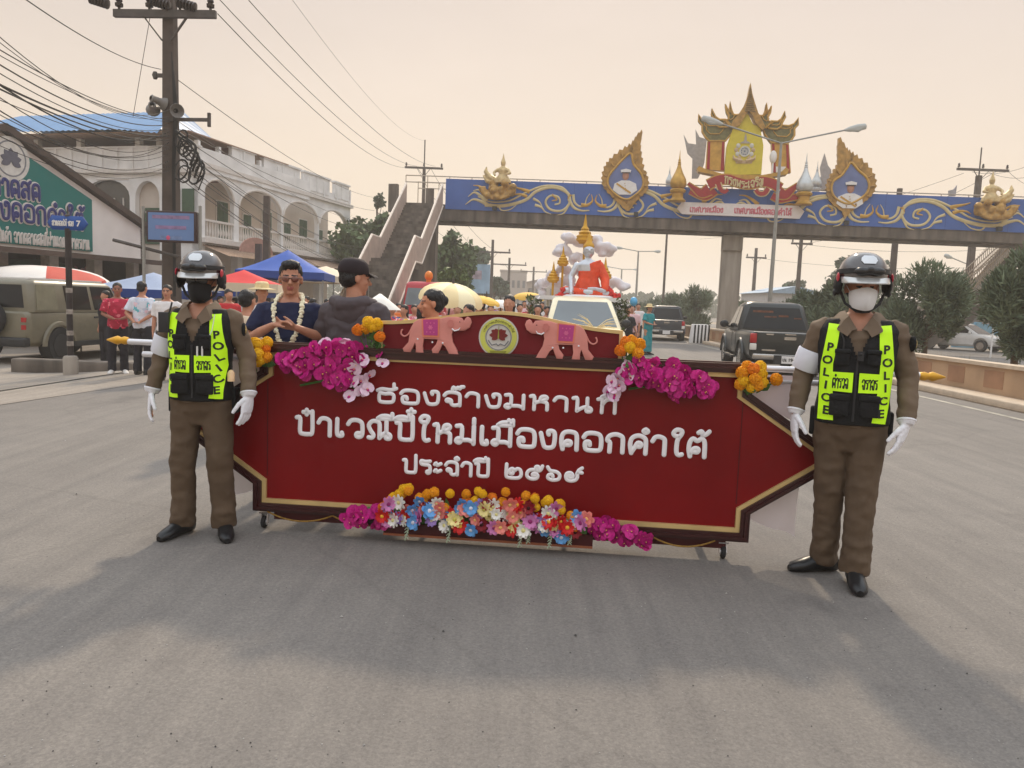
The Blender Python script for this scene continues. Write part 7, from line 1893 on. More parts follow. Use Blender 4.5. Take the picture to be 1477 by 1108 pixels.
def proj_y(b, x, z, off, back=False):
    hit = b.ray_cast(V3((x, 2 if back else -2, z)), V3((0, -1 if back else 1, 0)))
    if hit[0] is None: return None
    return hit[0] + hit[1].normalized() * off * (1 if hit[1].y < 0 or back else -1)
def strip(b, path, off=.006, nu=8, ds=.012):
    """tape laid over a surface: path = [(x, z, half width)]"""
    pts = []
    for i in range(len(path) - 1):
        a, c = path[i], path[i + 1]; n = max(1, int(math.hypot(c[0] - a[0], c[1] - a[1]) / ds))
        for k in range(n): pts.append([a[j] + (c[j] - a[j]) * k / n for j in range(3)])
    pts.append(list(path[-1])); rows = []; rows_b = []
    for i, p in enumerate(pts):
        q0, q1 = pts[max(0, i - 1)], pts[min(len(pts) - 1, i + 1)]; d = V3((q1[0] - q0[0], q1[1] - q0[1], 0)).normalized(); nr = V3((-d.y, d.x, 0)); row = []
        last = None
        for k in range(nu + 1):
            u = -1 + 2 * k / nu; x, z = p[0] + nr.x * p[2] * u, p[1] + nr.y * p[2] * u; h = proj_y(b, x, z, off)
            row.append(h)
        good = [h for h in row if h is not None]
        if not good: continue
        for k in range(nu + 1):
            if row[k] is None: row[k] = min(good, key=lambda g: abs(row.index(g) - k))
        rows.append(row)
    mb = MB(); mb.loft(rows, False, closed=False); return mb
def print_on(b, mb, x, z, off, rot=0.0):
    out = MB(); c, s_ = math.cos(rot), math.sin(rot); vs = []
    for vx, vy, vz in mb.v:
        X, Z = x + vx * c - vz * s_, z + vx * s_ + vz * c; h = proj_y(b, X, Z, off)
        vs.append(h if h is not None else V3((X, -.1, Z)))
    out.add(vs, mb.f); return out
def helmet(t, H, s, tilt=0):
    hm = bpy.data.objects.new("helmet", None); rot = H.to_3x3()
    def L(c): return H @ (V3(c) * s)
    mb = MB(); rings = []; n = 32
    for i in range(13):
        th = PI / 2 * i / 12; rings.append([L((.130 * math.cos(th) ** .8 * math.cos(2 * PI * k / n) if i < 12 else .001 * math.cos(2 * PI * k / n), .012 + (.152 * math.cos(th) ** .8 if i < 12 else .001) * math.sin(2 * PI * k / n), .038 + .148 * math.sin(th) ** 1.05)) for k in range(n)])
    inner = [L((.118 * math.cos(2 * PI * k / n), .012 + .138 * math.sin(2 * PI * k / n), .036)) for k in range(n)]
    mb.loft([inner] + rings); sh = mb.build("helmet", M("dark maroon brown helmet", lin(52, 42, 40), .12, var=.2, spec=.7, coat=.8), t)
    mb = MB(); rows = []
    for k in range(17):
        a = PI + PI * k / 16 if False else PI * 1.03 + PI * .94 * k / 16; c, s2 = math.cos(a), math.sin(a); f = max(0, -s2)
        rows.append([L((r * .130 * c * 1.0, .012 + r * .152 * s2 - e * f, z)) for r, e, z in ((1.0, 0, .050), (1.02, 0, .054), (1.03, .010, .048), (1.03, .040, .026), (1.02, .040, .021), (.99, 0, .036))])
    mb.loft(rows, True); mb.build("peak", M("silver helmet trim", lin(198, 198, 196), .22, metal=.5, spec=.7), sh)
    mb = MB(); rows = []
    for k in range(33):
        a = 2 * PI * k / 32; c, s2 = math.cos(a), math.sin(a); zc_ = .078 + .012 * max(0, -s2)
        rows.append([L((.1335 * g * c, .012 + .1555 * g * s2, z)) for z, g in ((zc_ - .012, 1.0), (zc_ + .012, .985), (zc_ + .012, .93), (zc_ - .012, .95))])
    mb.loft(rows, False); mb.build("goggle_strap", plastic, sh)
    mb = MB()
    for k in (-1, 1): mb.ell(L((k * .037, -.141, .084)), (.042 * s, .018 * s, .022 * s), 14, 9, rot @ Matrix.Rotation(k * .28, 3, 'Z'))
    mb.ell(L((0, -.153, .09)), (.02 * s, .014 * s, .022 * s), 12, 8, rot); mb.build("goggles", M("black goggle shell", (.012, .012, .013), .2, spec=.6), sh)
    mb = MB(); rows = []
    for zz_, w in ((.122, .028), (.138, .040), (.153, .036), (.164, .022)):
        r = math.sqrt(max(0, 1 - ((zz_ - .038) / .148) ** 2)) ** .85
        rows.append([L((w * u, .012 - .1525 * r * math.sqrt(max(0, 1 - (w * u / .15) ** 2)) - .002, zz_ + .003)) for u in (-1, -.5, 0, .5, 1)])
    mb.loft(rows, False, closed=False); mb.build("badge_decal", M("pearl white badge", lin(214, 220, 226), .25, spec=.6), sh)
    for k in (-1, 1):
        mb = MB(); mb.ell(L((k * .122, .0, .012)), (.020 * s, .075 * s, .055 * s), 12, 9, rot); e_ = mb.build("ear_guard", vestm, sh)
        mb = MB(); mb.ell(L((k * .133, -.035, .05)), (.006 * s, .03 * s, .026 * s), 10, 7, rot); mb.build("red_sticker", M("red helmet sticker", lin(190, 40, 60), .35), e_)
        mb = MB(); mb.tube([L((k * .112, -.02, -.02)), L((k * .085, -.03, -.085)), L((k * .03, -.055, -.125)), L((0, -.06, -.128))], .008 * s, 6); mb.ell(L((k * .135, -.0, -.03)), (.012 * s, .016 * s, .02 * s), 8, 6, rot); mb.build("chin_strap", plastic, sh)
    return sh
def mask(t, H, s, mat, kf=False):
    mb = MB(); rows = []
    for i in range(11):
        v_ = i / 10; z = -.012 + .008 * (1 - abs(2 * v_ - 1)) * 0 - .108 * v_
        row = []
        for k in range(17):
            u = -1 + 2 * k / 16; a = u * R(78); bul = math.sin(PI * min(1, max(0, v_))) ** .6
            rx = .072 + .006 * bul; ry = .082 + (.026 if kf else .034) * bul * (1 - abs(u)) ** .8 + (.012 * (1 - abs(u)) if kf else .003)
            zz_ = z + (.016 * (1 - abs(u)) * (1 - v_) if True else 0) + .030 * abs(u) ** 1.6 * (v_ - .35)
            row.append(H @ (V3((rx * math.sin(a) * (1 - .22 * v_ * (1 - .2 * abs(u))), -.018 - ry * math.cos(a) * (1 - .10 * v_), zz_)) * s))
        rows.append(row)
    mb.loft(rows, False, closed=False); o = mb.build("face_mask", mat, t, ang=60)
    mb = MB()
    for k in (-1, 1): mb.tube([H @ (V3((k * .069, -.035, -.02)) * s), H @ (V3((k * .08, -.0, .01)) * s)], .0018, 5)
    mb.build("ear_loop", mat, o)
def sunglasses(t, H, s, lens, big=1.0):
    mb = MB(); rot = H.to_3x3()
    for k in (-1, 1): mb.ell(H @ (V3((k * .033, -.093, .004)) * s), (.030 * s * big, .009 * s, .023 * s * big), 14, 8, rot @ Matrix.Rotation(k * .25, 3, 'Z'))
    o = mb.build("sunglasses", lens, t)
    mb = MB(); mb.tube([H @ (V3((-.012, -.101, .01)) * s), H @ (V3((.012, -.101, .01)) * s)], .003 * s, 6)
    for k in (-1, 1): mb.tube([H @ (V3((k * .06, -.083, .01)) * s), H @ (V3((k * .081, .0, .008)) * s)], .003 * s, 6)
    mb.build("glasses_frame", M("dark glasses frame", (.02, .016, .014), .3), o)

def officer(label, loc, rz, h, J, maskm, kf, shades, radio, seed, shoe_label=None):
    t = thing("person", label, "person", loc, rz)
    F = figure(h, .0075, 'long', 'short', True, True, seed=seed, crotch=.72, wr_amp=.0075, slack=1.15, **J)
    s = F['s']; H = F['H']
    bm = bmesh.new(); bm.from_mesh(F['shirt'])
    bmesh.ops.delete(bm, geom=[f for f in bm.faces if (lambda c: c.y < 0 and c.z > 1.375 and abs(c.x) < (c.z - 1.365) * .75)(f.calc_center_median() / s)], context='FACES'); bm.to_mesh(F['shirt']); bm.free()
    sh = dress(t, F, khaki, khakit)
    # trouser details
    mb = MB(); mb.loft([[V3((rx * math.cos(q), ry * math.sin(q), z)) * s for q in [2 * PI * k / 28 for k in range(28)]] for z, rx, ry in ((.925, .176, .129), (.925, .181, .134), (.965, .176, .131), (.965, .170, .124))], False); mb.build("belt", vestm, t)
    for i in (0, 1):
        x = (-.185, .185)[i]; mb = MB(); mb.box(V3((x, .03, .87)) * s, (.05, .09, .16)); o = OB("belt_pouch", bev(mb.mesh("p", False), .012, 2), vestm, t)
    # vest
    mb = MB(); torso(mb, s, .031, .01, z0=.90, z1=1.44, wide=J.get('wide', 1)); mb2 = MB()
    mb.loft([[V3(((.172 + .02) * math.cos(q), -.002 + .15 * math.sin(q), z)) * s for q in [2 * PI * k / 24 for k in range(24)]] for z in (.875, .93)])
    vm = remesh(mb, .009, 3); wrinkle(vm, .004, (6, 6, 9), seed + 3)
    bm = bmesh.new(); bm.from_mesh(vm)
    kill = [f for f in bm.faces if (lambda c: (c.z > 1.425 and abs(c.x) < .10) or (c.y < 0 and c.z > 1.235 and abs(c.x) < (c.z - 1.225) * .40) or (c.z > 1.455))(f.calc_center_median() / s)]
    bmesh.ops.delete(bm, geom=kill, context='FACES'); bm.to_mesh(vm); bm.free()
    vs = OB("police_vest", vm, vestm, t); b = bvh_of(vm)
    Z = lambda z: z * s
    lx = -.155 * s; rx = .155 * s
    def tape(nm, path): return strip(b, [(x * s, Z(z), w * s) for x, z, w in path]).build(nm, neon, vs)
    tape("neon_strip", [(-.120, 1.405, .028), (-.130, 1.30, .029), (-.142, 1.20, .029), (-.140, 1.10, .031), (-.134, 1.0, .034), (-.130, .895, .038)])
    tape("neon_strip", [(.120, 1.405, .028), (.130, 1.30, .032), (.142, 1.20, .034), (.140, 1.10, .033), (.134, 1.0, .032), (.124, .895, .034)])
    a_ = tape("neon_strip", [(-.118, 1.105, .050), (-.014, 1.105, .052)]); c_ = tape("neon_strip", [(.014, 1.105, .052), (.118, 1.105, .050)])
    for (txt, x0, o) in (("ตำรวจ", -.108, a_), ("จราจร", .030, c_)):
        m_ = MB(); thai(m_, txt, 0, .072 * s, 0, .052 * s, 0, .0034, n=5, k=3); print_on(b, m_, x0 * s, Z(1.072), .008).build("lettering", inkm, o)
    for sx in (-1, 1):
        for i, ch in enumerate("POLICE"):
            z = 1.285 - i * .067; x = np.interp(z, [.895, 1.0, 1.1, 1.2, 1.3, 1.405], [.126, .134, .14, .142, .130, .120]) * sx
            m_ = latin(ch, .062, .0022, .0); w = max(v[0] for v in m_.v); m_.v = [(v[0] - w / 2, v[1], v[2] - .022) for v in m_.v]
            if sx > 0 and not kf and 2 <= i <= 4: rt = .5
            else: rt = .06 * sx
            print_on(b, m_, x * s, Z(z), .0085, rt).build("lettering", inkm, vs)
    # front zip, pouches, pens, camera
    def onv(x, z, off): return proj_y(b, x * s, Z(z), off) or V3((x * s, -.14 * s, Z(z)))
    mb = MB(); pts = [onv(.0, z, .004) for z in np.linspace(.90, 1.22, 14)]; mb.tube(pts, .006, 6, flat=.6); mb.build("zip", plastic, vs)
    for x, z, w, hh in ((-.072, 1.235, .075, .09), (.075, 1.24, .07, .085), (-.07, .985, .10, .12), (.072, .985, .10, .12)):
        p = onv(x, z, .008); mb = MB(); mb.box(p, (w, .026, hh)); mb.box(p + V3((0, -.008, hh * .35)), (w + .006, .022, hh * .3)); OB("pouch", bev(mb.mesh("p", False), .008, 2), vestm, vs)
    p = onv(.012, 1.245, .02); mb = MB(); mb.box(p, (.032, .02, .05)); mb.ell(p + V3((0, -.012, .01)), (.009, .005, .009), 10, 6); mb.build("body_camera", plastic, vs)
    if radio:
        p = onv(-.165, 1.345, .02); mb = MB(); mb.box(p + V3((-.005, 0, .0)), (.062, .04, .12)); mb.tube([p + V3((.02, 0, .05)), p + V3((.03, .02, .12))], .006, 6); OB("radio", bev(mb.mesh("r", False), .008, 2), plastic, vs)
        for x in (.035, .062): p = onv(x, 1.185, .012); mb = MB(); mb.tube([p - V3((0, 0, .03)), p + V3((0, 0, .028))], .0055, 6); mb.build("pen", whitep, vs)
        p0 = onv(.115, 1.40, .012); p1 = onv(.075, 1.22, .014); mb = MB(); mb.tube([p0, (p0 + p1) / 2 + V3((.018, -.01, 0)), p1], .0028, 5); mb.build("whistle_cord", whitep, vs)
        p = V3((.20, -.06, 1.03)) * s; mb = MB(); mb.lathe([(.0, -.03), (.022, -.03), (.022, .02), (.012, .035), (.0, .04)], 12, p); mb.build("hip_bottle", M("orange label bottle", lin(226, 190, 150), .4, var=.3), t)
    else:
        p0 = onv(-.10, 1.39, .012); p1 = onv(-.075, 1.24, .014); mb = MB(); mb.tube(cr([p0, (p0 + p1) / 2 + V3((.02, -.012, 0)), p1], 4), .004, 6); mb.build("coiled_cord", plastic, vs)
    # collar
    for k in (-1, 1):
        mb = MB(); r0 = [V3((k * .012, -.080, 1.395)), V3((k * .052, -.066, 1.435)), V3((k * .074, -.01, 1.462)), V3((k * .05, .055, 1.475))]
        r1 = [V3((k * .058, -.155, 1.345)), V3((k * .108, -.138, 1.375)), V3((k * .128, -.02, 1.442)), V3((k * .08, .09, 1.455))]
        r0 = [V3((k * .014, -.122, 1.385)), V3((k * .056, -.092, 1.452)), V3((k * .074, -.01, 1.478)), V3((k * .05, .066, 1.486))]
        mb.loft([[p * s for p in r0], [((p + q) / 2 + V3((0, -.006, .012))) * s for p, q in zip(r0, r1)], [p * s for p in r1]], False, closed=False); cl = mb.build("collar", khaki, sh)
        if k > 0: mb = MB(); mb.box(V3((.082, -.112, 1.385)) * s, (.026, .008, .03), Matrix.Rotation(.5, 3, 'Z')); mb.build("collar_pin", whitep, cl)
    # armband on his right arm, patch on the left
    S_, E_ = V3(DEF['sh'][0] if 'sh' not in J else J['sh'][0]) * s, V3(J.get('el', DEF['el'])[0]) * s
    d = E_ - S_; mb = MB(); pa = [S_ + d * q for q in (.52, .56, .75, .94, .97)]; mb.tube(pa, [q * s for q in (.074, .078, .077, .074, .070)], 18, caps=False); me = mb.mesh("ab"); wrinkle(me, .003, (12, 12, 16), 3); OB("armband", me, M("white armband cloth", lin(224, 226, 236), .8, var=.04, bump=.1, bscale=30), t)
    S_, E_ = V3(J.get('sh', DEF['sh'])[1]) * s, V3(J.get('el', DEF['el'])[1]) * s; c = S_ * .72 + E_ * .28
    mb = MB(); mb.ell(c + V3((.060, -.035, 0)) * s, (.014 * s, .034 * s, .042 * s), 12, 8, Matrix.Rotation(.45, 3, 'Z')); pt_ = mb.build("shoulder_patch", vestm, t)
    mb = MB(); mb.ell(c + V3((.070, -.040, 0)) * s, (.008 * s, .022 * s, .028 * s), 10, 7, Matrix.Rotation(.45, 3, 'Z')); mb.build("patch_emblem", M("gold thread", lin(196, 168, 104), .5, var=.3, scale=60), pt_)
    # gloves
    for i in (0, 1):
        W_ = V3(J.get('wr', DEF['wr'])[i]) * s; E_ = V3(J.get('el', DEF['el'])[i]) * s; g = MB(); up_ = (E_ - W_).normalized()
        hand(g, W_, J.get('hd', DEF['hd'])[i], J.get('hn', DEF['hn'])[i], J.get('hs', DEF['hs'])[i], J.get('curl', .45), s * 1.14, fat=1.06, spread=.085)
        g.tube([W_ + up_ * .018, W_ + up_ * .004, W_ - up_ * .01], [.050, .044, .036], 12)
        gm = remesh(g, .0036, 3); wrinkle(gm, .0016, (40, 40, 40), i); go = OB("glove", gm, glovem, t)
        mb = MB(); mb.lathe([(.047, -.006), (.050, -.004), (.050, .004), (.047, .006)], 16, W_ + up_ * .016, up_.to_track_quat('Z', 'Y').to_matrix()); mb.build("glove_hem", glovem, go)
    helmet(t, H, s); mask(t, H, s, maskm, kf)
    if shades: sunglasses(t, H, s, M("black sunglass lens", (.006, .006, .007), .08, spec=.7), 1.12)
    return t
JL = dict(wide=.98, el=((-.262, .03, 1.14), (.272, .03, 1.135)), wr=((-.305, -.02, .915), (.305, -.05, .915)), hd=((-.05, -.15, -1), (-.06, -.2, -1)), hn=((1, -.2, 0), (-.9, .1, 0)), hs=((.3, -1, 0), (-.4, -1, 0)), kn=((-.115, -.015, .50), (.115, -.02, .50)), an=((-.135, .03, .09), (.125, .04, .09)), toe=((-.35, -1, 0), (.45, -1, 0)), curl=.32, yaw=4, pitch=4)
officer("police officer in helmet, dark glasses and black mask standing at the sign's left end", (-1.885, 4.68, 0), R(0), 1.685, JL, M("black face mask cloth", (.014, .014, .016), .8, var=.2), False, True, True, 3)
JR = dict(wide=.99, el=((-.255, .04, 1.14), (.262, .02, 1.135)), wr=((-.285, -.02, .91), (.262, -.07, .905)), hd=((.02, -.15, -1), (-.25, -.25, -1)), hn=((1, -.2, 0), (-.9, .1, 0)), hs=((.3, -1, 0), (-.4, -1, 0)), kn=((-.080, .02, .50), (.080, -.03, .50)), an=((-.075, .10, .09), (.075, -.06, .09)), toe=((-1.0, -.55, 0), (.12, -1, 0)), curl=.35, yaw=10, pitch=3)
officer("police officer in helmet and white mask standing at the sign's right end", (1.925, 4.34, 0), R(-21), 1.79, JR, M("white face mask cloth", lin(226, 226, 228), .8, var=.03), True, False, False, 8)

# ---- the man in navy with the garland
navyc = M("navy t-shirt cloth", lin(24, 30, 62), .85, var=.12, scale=6)
t = thing("person", "man in navy t-shirt and white flower garland clasping his hands behind the sign", "person", (-1.66, 5.75, 0), R(6))
F = figure(1.74, .0075, 'short', 'quiff', True, True, seed=11, slack=1.25, belly=.07, wide=1.05, wr_amp=.007,
           el=((-.275, -.06, 1.175), (.275, -.06, 1.175)), wr=((-.075, -.27, 1.275), (.085, -.26, 1.265)), hd=((1, -.35, .35), (-1, -.3, .18)), hn=((.2, .25, -1), (-.1, -.3, 1)), hs=((.1, -1, .1), (.1, -.6, .5)), curl=.75, yaw=8, pitch=2, hem=.84)
dress(t, F, navyc, M("dark trousers", (.02, .02, .025), .8, var=.2), skin=skin_t)
sunglasses(t, F['H'], F['s'], M("brown tinted lens", lin(120, 74, 62), .12, spec=.6), .92)
gb_ = M("cream garland blossom", lin(238, 232, 204), .75, var=.1, scale=30)
b = bvh_of(F['shirt']); mb = MB(); loop = []
half = [(0, 1.15, None), (.045, 1.18, None), (.074, 1.26, None), (.090, 1.35, None), (.096, 1.42, None), (.092, 1.475, -.045), (.080, 1.505, .005), (.055, 1.515, .055), (0, 1.515, .075)]
path = [(-x, z, y) for x, z, y in half[:0:-1]] + half
pp = []
for x, z, y in path:
    if y is None: h = proj_y(b, x, z, .016) or V3((x, -.12, z))
    else: h = V3((x, y, z))
    pp.append(h)
loop = cr(pp, 6)
rr = random.Random(5)
for p in loop:
    for k in range(3): mb.ell(p + V3((rr.uniform(-.010, .010), rr.uniform(-.008, .006), rr.uniform(-.010, .010))), (.012, .011, .010), 7, 5)
mb.build("flower_garland", gb_, t)
# ---- the man in cap and jacket, back towards the viewer
t = thing("person", "man in black cap and grey hooded jacket seen from behind by the man in navy", "person", (-1.16, 5.62, 0), R(168))
F = figure(1.76, .0085, 'long', 'short', True, True, seed=21, slack=1.6, wide=1.10, belly=.02, wr_amp=.010, el=((-.285, -.02, 1.14), (.285, -.02, 1.14)), wr=((-.27, -.16, .95), (.27, -.16, .95)), hd=((.1, -.6, -.7), (-.1, -.6, -.7)), yaw=-48, pitch=3, hem=.80)
dress(t, F, M("dark grey jacket cloth", lin(82, 74, 78), .75, var=.10, scale=4, bump=.1, bscale=20), M("black trousers", (.02, .02, .022), .8, var=.2), skin=skin_t, names=('jacket', 'trousers'))
H, s = F['H'], F['s']; rot = H.to_3x3(); capm = M("black cap cloth", lin(40, 30, 34), .8, var=.15, scale=20)
mb = MB(); n = 24
mb.loft([[H @ (V3((rx * math.cos(2 * PI * k / n), .020 + ry * math.sin(2 * PI * k / n), z)) * s) for k in range(n)] for rx, ry, z in ((.087, .105, .035), (.092, .110, .045), (.092, .110, .075), (.084, .098, .112), (.06, .07, .137), (.02, .025, .147))]); cp = mb.build("cap", capm, t)
mb = MB(); rows = [[H @ (V3((.078 * u, -.075 - e * (1 - .55 * u * u), .048 - .015 * e / .07 - .014 * u * u + dz)) * s) for u in np.linspace(-1, 1, 11)] for e, dz in ((0, .006), (.075, .004), (.085, .0), (.075, -.004), (0, -.002))]; mb.loft(rows, False, closed=False); mb.build("cap_peak", capm, cp)
mb = MB(); mb.tube([V3(p) * s for p in ((-.13, -.02, 1.44), (-.12, .07, 1.45), (-.05, .125, 1.43), (.05, .125, 1.43), (.12, .07, 1.45), (.13, -.02, 1.44))], [.035, .045, .05, .05, .045, .035], 10, round_=True); mb.loft([[V3((rx * math.cos(q), .10 + ry * math.sin(q), z)) * s for q in [2 * PI * k / 16 for k in range(16)]] for z, rx, ry in ((1.28, .05, .02), (1.33, .11, .045), (1.40, .13, .055), (1.45, .11, .05))])
me = remesh(mb, .009, 3); wrinkle(me, .006, (9, 9, 9), 4); OB("hood", me, MATS["dark grey jacket cloth"], t)
# ---- the person in profile under the cream parasol
t = thing("person", "dark haired person in profile facing left behind the sign's left elephant", "person", (-.66, 6.2, 0), R(-78))
F = figure(1.585, .0085, 'short', 'bun', True, True, seed=31, yaw=4, pitch=2)
dress(t, F, M("pale grey blouse", lin(186, 182, 178), .8, var=.1), M("long dark skirt", lin(60, 40, 50), .8), skin=M("warm skin", lin(206, 140, 106), .5, var=.06, scale=20))
mb = MB(); H = F['H']; q = H @ V3((-.07, .06, .0)); 
for k in range(4): mb.ell(H @ V3((-.088, .06 + .02 * k, .01 - .03 * k)), (.016, .02, .018), 8, 6)
mb.build("hair_flower", M("pink hair flower", lin(232, 170, 170), .7), t)

# ---- figures in the crowd, built once per pose and copied
CACHE = {}
POSES = {'stand': {}, 'walk': dict(kn=((-.09, -.10, .5), (.09, .04, .5)), an=((-.09, -.16, .1), (.09, .20, .12)), el=((-.23, .06, 1.13), (.23, -.04, 1.13)), wr=((-.22, -.03, .92), (.22, -.18, .98))),
         'back': dict(el=((-.27, .08, 1.14), (.27, .08, 1.14)), wr=((-.07, .16, 1.0), (.05, .175, .99)), hd=((1, .1, -.2), (-1, .1, -.2)), hs=((0, 1, 0), (0, 1, 0)), hn=((0, 1, 0), (0, 1, 0))),
         'front': dict(el=((-.25, -.02, 1.14), (.25, -.02, 1.14)), wr=((-.06, -.22, 1.06), (.07, -.22, 1.06)), hd=((.8, -.4, 0), (-.8, -.4, 0))), 'wai': dict(el=((-.25, -.03, 1.12), (.25, -.03, 1.12)), wr=((-.03, -.2, 1.2), (.03, -.2, 1.2)), hd=((.15, -.3, 1), (-.15, -.3, 1)), hn=((1, 0, 0), (-1, 0, 0))),
         'raise': dict(el=((-.25, 0, 1.13), (.30, -.08, 1.2)), wr=((-.24, -.05, .9), (.27, -.16, 1.45)), hd=((0, -.1, -1), (0, -.1, 1)))}
def person(label, px, ytop, Y, rz, pose, shirt, trousers, hairk='short', sleeve='short', pants='long', vox=.02, group=None, hat=None, skin=skin_t, h=None, shoes=shoeb):
    q = P(px, ytop, Y); z0 = gz(q.x, Y); hh = h or min(1.82, max(1.42, q.z - z0))
    if hat: hh -= .03
    key = (pose, hairk, sleeve, pants, vox)
    t = thing("person", label, "person", (q.x, Y, z0), R(rz), group); sc = hh / 1.72; t.scale = (sc, sc, sc)
    if key not in CACHE:
        F = figure(1.72, vox, sleeve, hairk, vox < .013, vox < .013, pants=pants, seed=len(CACHE) + 40, slack=1.3, **POSES[pose]); C = {'H': F['H']}
        for k in ('body', 'shirt', 'trousers', 'hair'):
            if k in F: C[k] = F[k]
            if k in F: F[k].materials.append(None)
        C['body'].materials.append(hairm); C['body'].materials.append(lipm)
        C['shoes'] = [m.mesh("shoe") for m in F['shoes']]
        for m in C['shoes']: m.materials.append(None)
        CACHE[key] = C
    C = CACHE[key]
    def put_(nm, me, mat): o = bpy.data.objects.new(nm, me); COL.objects.link(o); o.parent = t; o.material_slots[0].link = 'OBJECT'; o.material_slots[0].material = mat; return o
    put_("body", C['body'], skin); put_("shirt", C['shirt'], shirt); put_("skirt" if pants == 'skirt' else "trousers", C['trousers'], trousers)
    for m in C['shoes']: put_("shoe", m, shoes)
    if 'hair' in C: put_("hair", C['hair'], hairm)
    if hat:
        H = C['H']; mb = MB()
        pr = {'cone': [(.24, .02), (.235, .03), (.12, .12), (.01, .2)], 'brim': [(.19, .03), (.19, .04), (.10, .055), (.095, .12), (.07, .145), (.0, .15)]}[hat[0]]
        mb.lathe(pr, 20, H @ V3((0, .015, .02)), H.to_3x3()); mb.build("hat", hat[1], t)
    return t
cl = lambda n, c, v=.12: M(n + " cloth", lin(*c), .85, var=v, scale=5)
redfl = dots("red patterned shirt", lin(176, 30, 62), [lin(214, 60, 90), lin(150, 20, 50), lin(220, 120, 130)], 16, .55)
bluefl = dots("white and turquoise patterned shirt", lin(216, 220, 232), [lin(100, 186, 200), lin(196, 204, 224), lin(232, 200, 210)], 12, .56)
pinkfl = dots("pink floral blouse", lin(214, 130, 140), [lin(236, 196, 200), lin(190, 60, 90), lin(150, 170, 120)], 18, .5)
multi = dots("bright festival print", lin(200, 70, 80), [lin(60, 90, 170), lin(236, 190, 60), lin(214, 60, 110), lin(240, 220, 210)], 14, .42)
bluep = dots("blue print shirt", lin(60, 80, 140), [lin(120, 150, 200), lin(200, 70, 80), lin(40, 50, 90)], 14, .48)
darkt = cl("dark trouser", (38, 36, 42)); cream = cl("cream lace", (226, 206, 180)); teal = cl("teal", (44, 140, 146)); white_ = cl("white shirt", (222, 218, 218)); pinkc = cl("pale pink", (226, 186, 190)); blackc = cl("black shirt", (40, 38, 42)); brownc = cl("brown skirt", (92, 62, 54)); greenc = cl("green shirt", (70, 120, 90)); purp = cl("purple shirt", (120, 80, 140)); orng = cl("orange shirt", (226, 120, 60)); redc_ = cl("red shirt", (190, 44, 50)); yel_ = cl("yellow shirt", (230, 196, 90))
strawm = M("straw hat", lin(226, 206, 160), .85, var=.15, scale=20); wht = M("white hat", lin(236, 232, 224), .8)
shoew = M("white trainer", lin(214, 210, 206), .6)
person("man in red patterned shirt and black trousers facing the viewer by the olive vehicle", 169, 409, 14.2, 25, 'front', redfl, darkt, vox=.012, skin=skin_d, shoes=shoew)
person("man in white and turquoise shirt seen from behind with hands clasped at his back", 205, 407, 13.9, 172, 'back', bluefl, darkt, vox=.012)
person("young man in white shirt half hidden behind the officer in black mask's shoulder", 241, 412, 13.0, 10, 'stand', white_, darkt, vox=.012)
person("person in dark clothes standing far behind the man in red patterned shirt", 152, 420, 17.5, -30, 'stand', blackc, darkt)
person("woman in cream lace blouse just right of the officer in black mask", 357, 420, 8.0, 160, 'stand', cream, cl("yellow sarong", (206, 196, 120)), 'bun', pants='skirt', vox=.013)
person("person in straw hat and pale top behind the woman in cream lace", 378, 408, 10.5, 30, 'stand', white_, brownc, 'short', hat=('brim', strawm), vox=.014)
person("man in bright red shirt near the red tent beside the officer in black mask", 330, 418, 15, 40, 'stand', redc_, darkt)
A = "market shoppers near the royal blue tent"
for i, (px, yt, Y, rz, ps, sh_, tr, hk, pn) in enumerate(((318, 428, 21, 60, 'front', purp, darkt, 'short', 'long'), (338, 430, 22, -60, 'stand', pinkc, brownc, 'long', 'skirt'), (362, 430, 20, 120, 'walk', blackc, darkt, 'short', 'long'), (386, 432, 22, 0, 'stand', redc_, brownc, 'bun', 'skirt'), (398, 430, 23.5, 180, 'stand', white_, darkt, 'short', 'long'),
        (433, 430, 16, 30, 'stand', pinkfl, darkt, 'bun', 'long'), (442, 428, 19, -20, 'front', pinkc, brownc, 'long', 'skirt'), (452, 431, 17.5, 170, 'walk', greenc, darkt, 'short', 'long'), (472, 432, 21, 50, 'stand', teal, darkt, 'bun', 'long'), (428, 433, 23, 80, 'stand', white_, darkt, 'short', 'long'))):
    lab = ("shopper in purple shirt beside the red tent", "long haired shopper in pale pink top under the red tent", "shopper in black walking behind the woman in cream lace", "shopper in red with hair in a bun behind the man in navy", "shopper in white seen from behind near the blue tent leg", "shopper in pink floral blouse just right of the man in navy", "long haired shopper in pale pink between the two men behind the sign", "shopper in green shirt seen from behind between the two men behind the sign", "shopper in teal top behind the man in black cap", "shopper in white shirt below the royal blue tent")[i]
    person(lab, px, yt, Y, rz, ps, sh_, tr, hk, pants=pn, group=A)
person("person with black hair and white conical hat just right of the man in black cap", 548, 437, 7.6, 200, 'stand', blackc, darkt, 'long', vox=.013, hat=('cone', wht), h=1.50)
B_ = "festival crowd walking behind the sign"
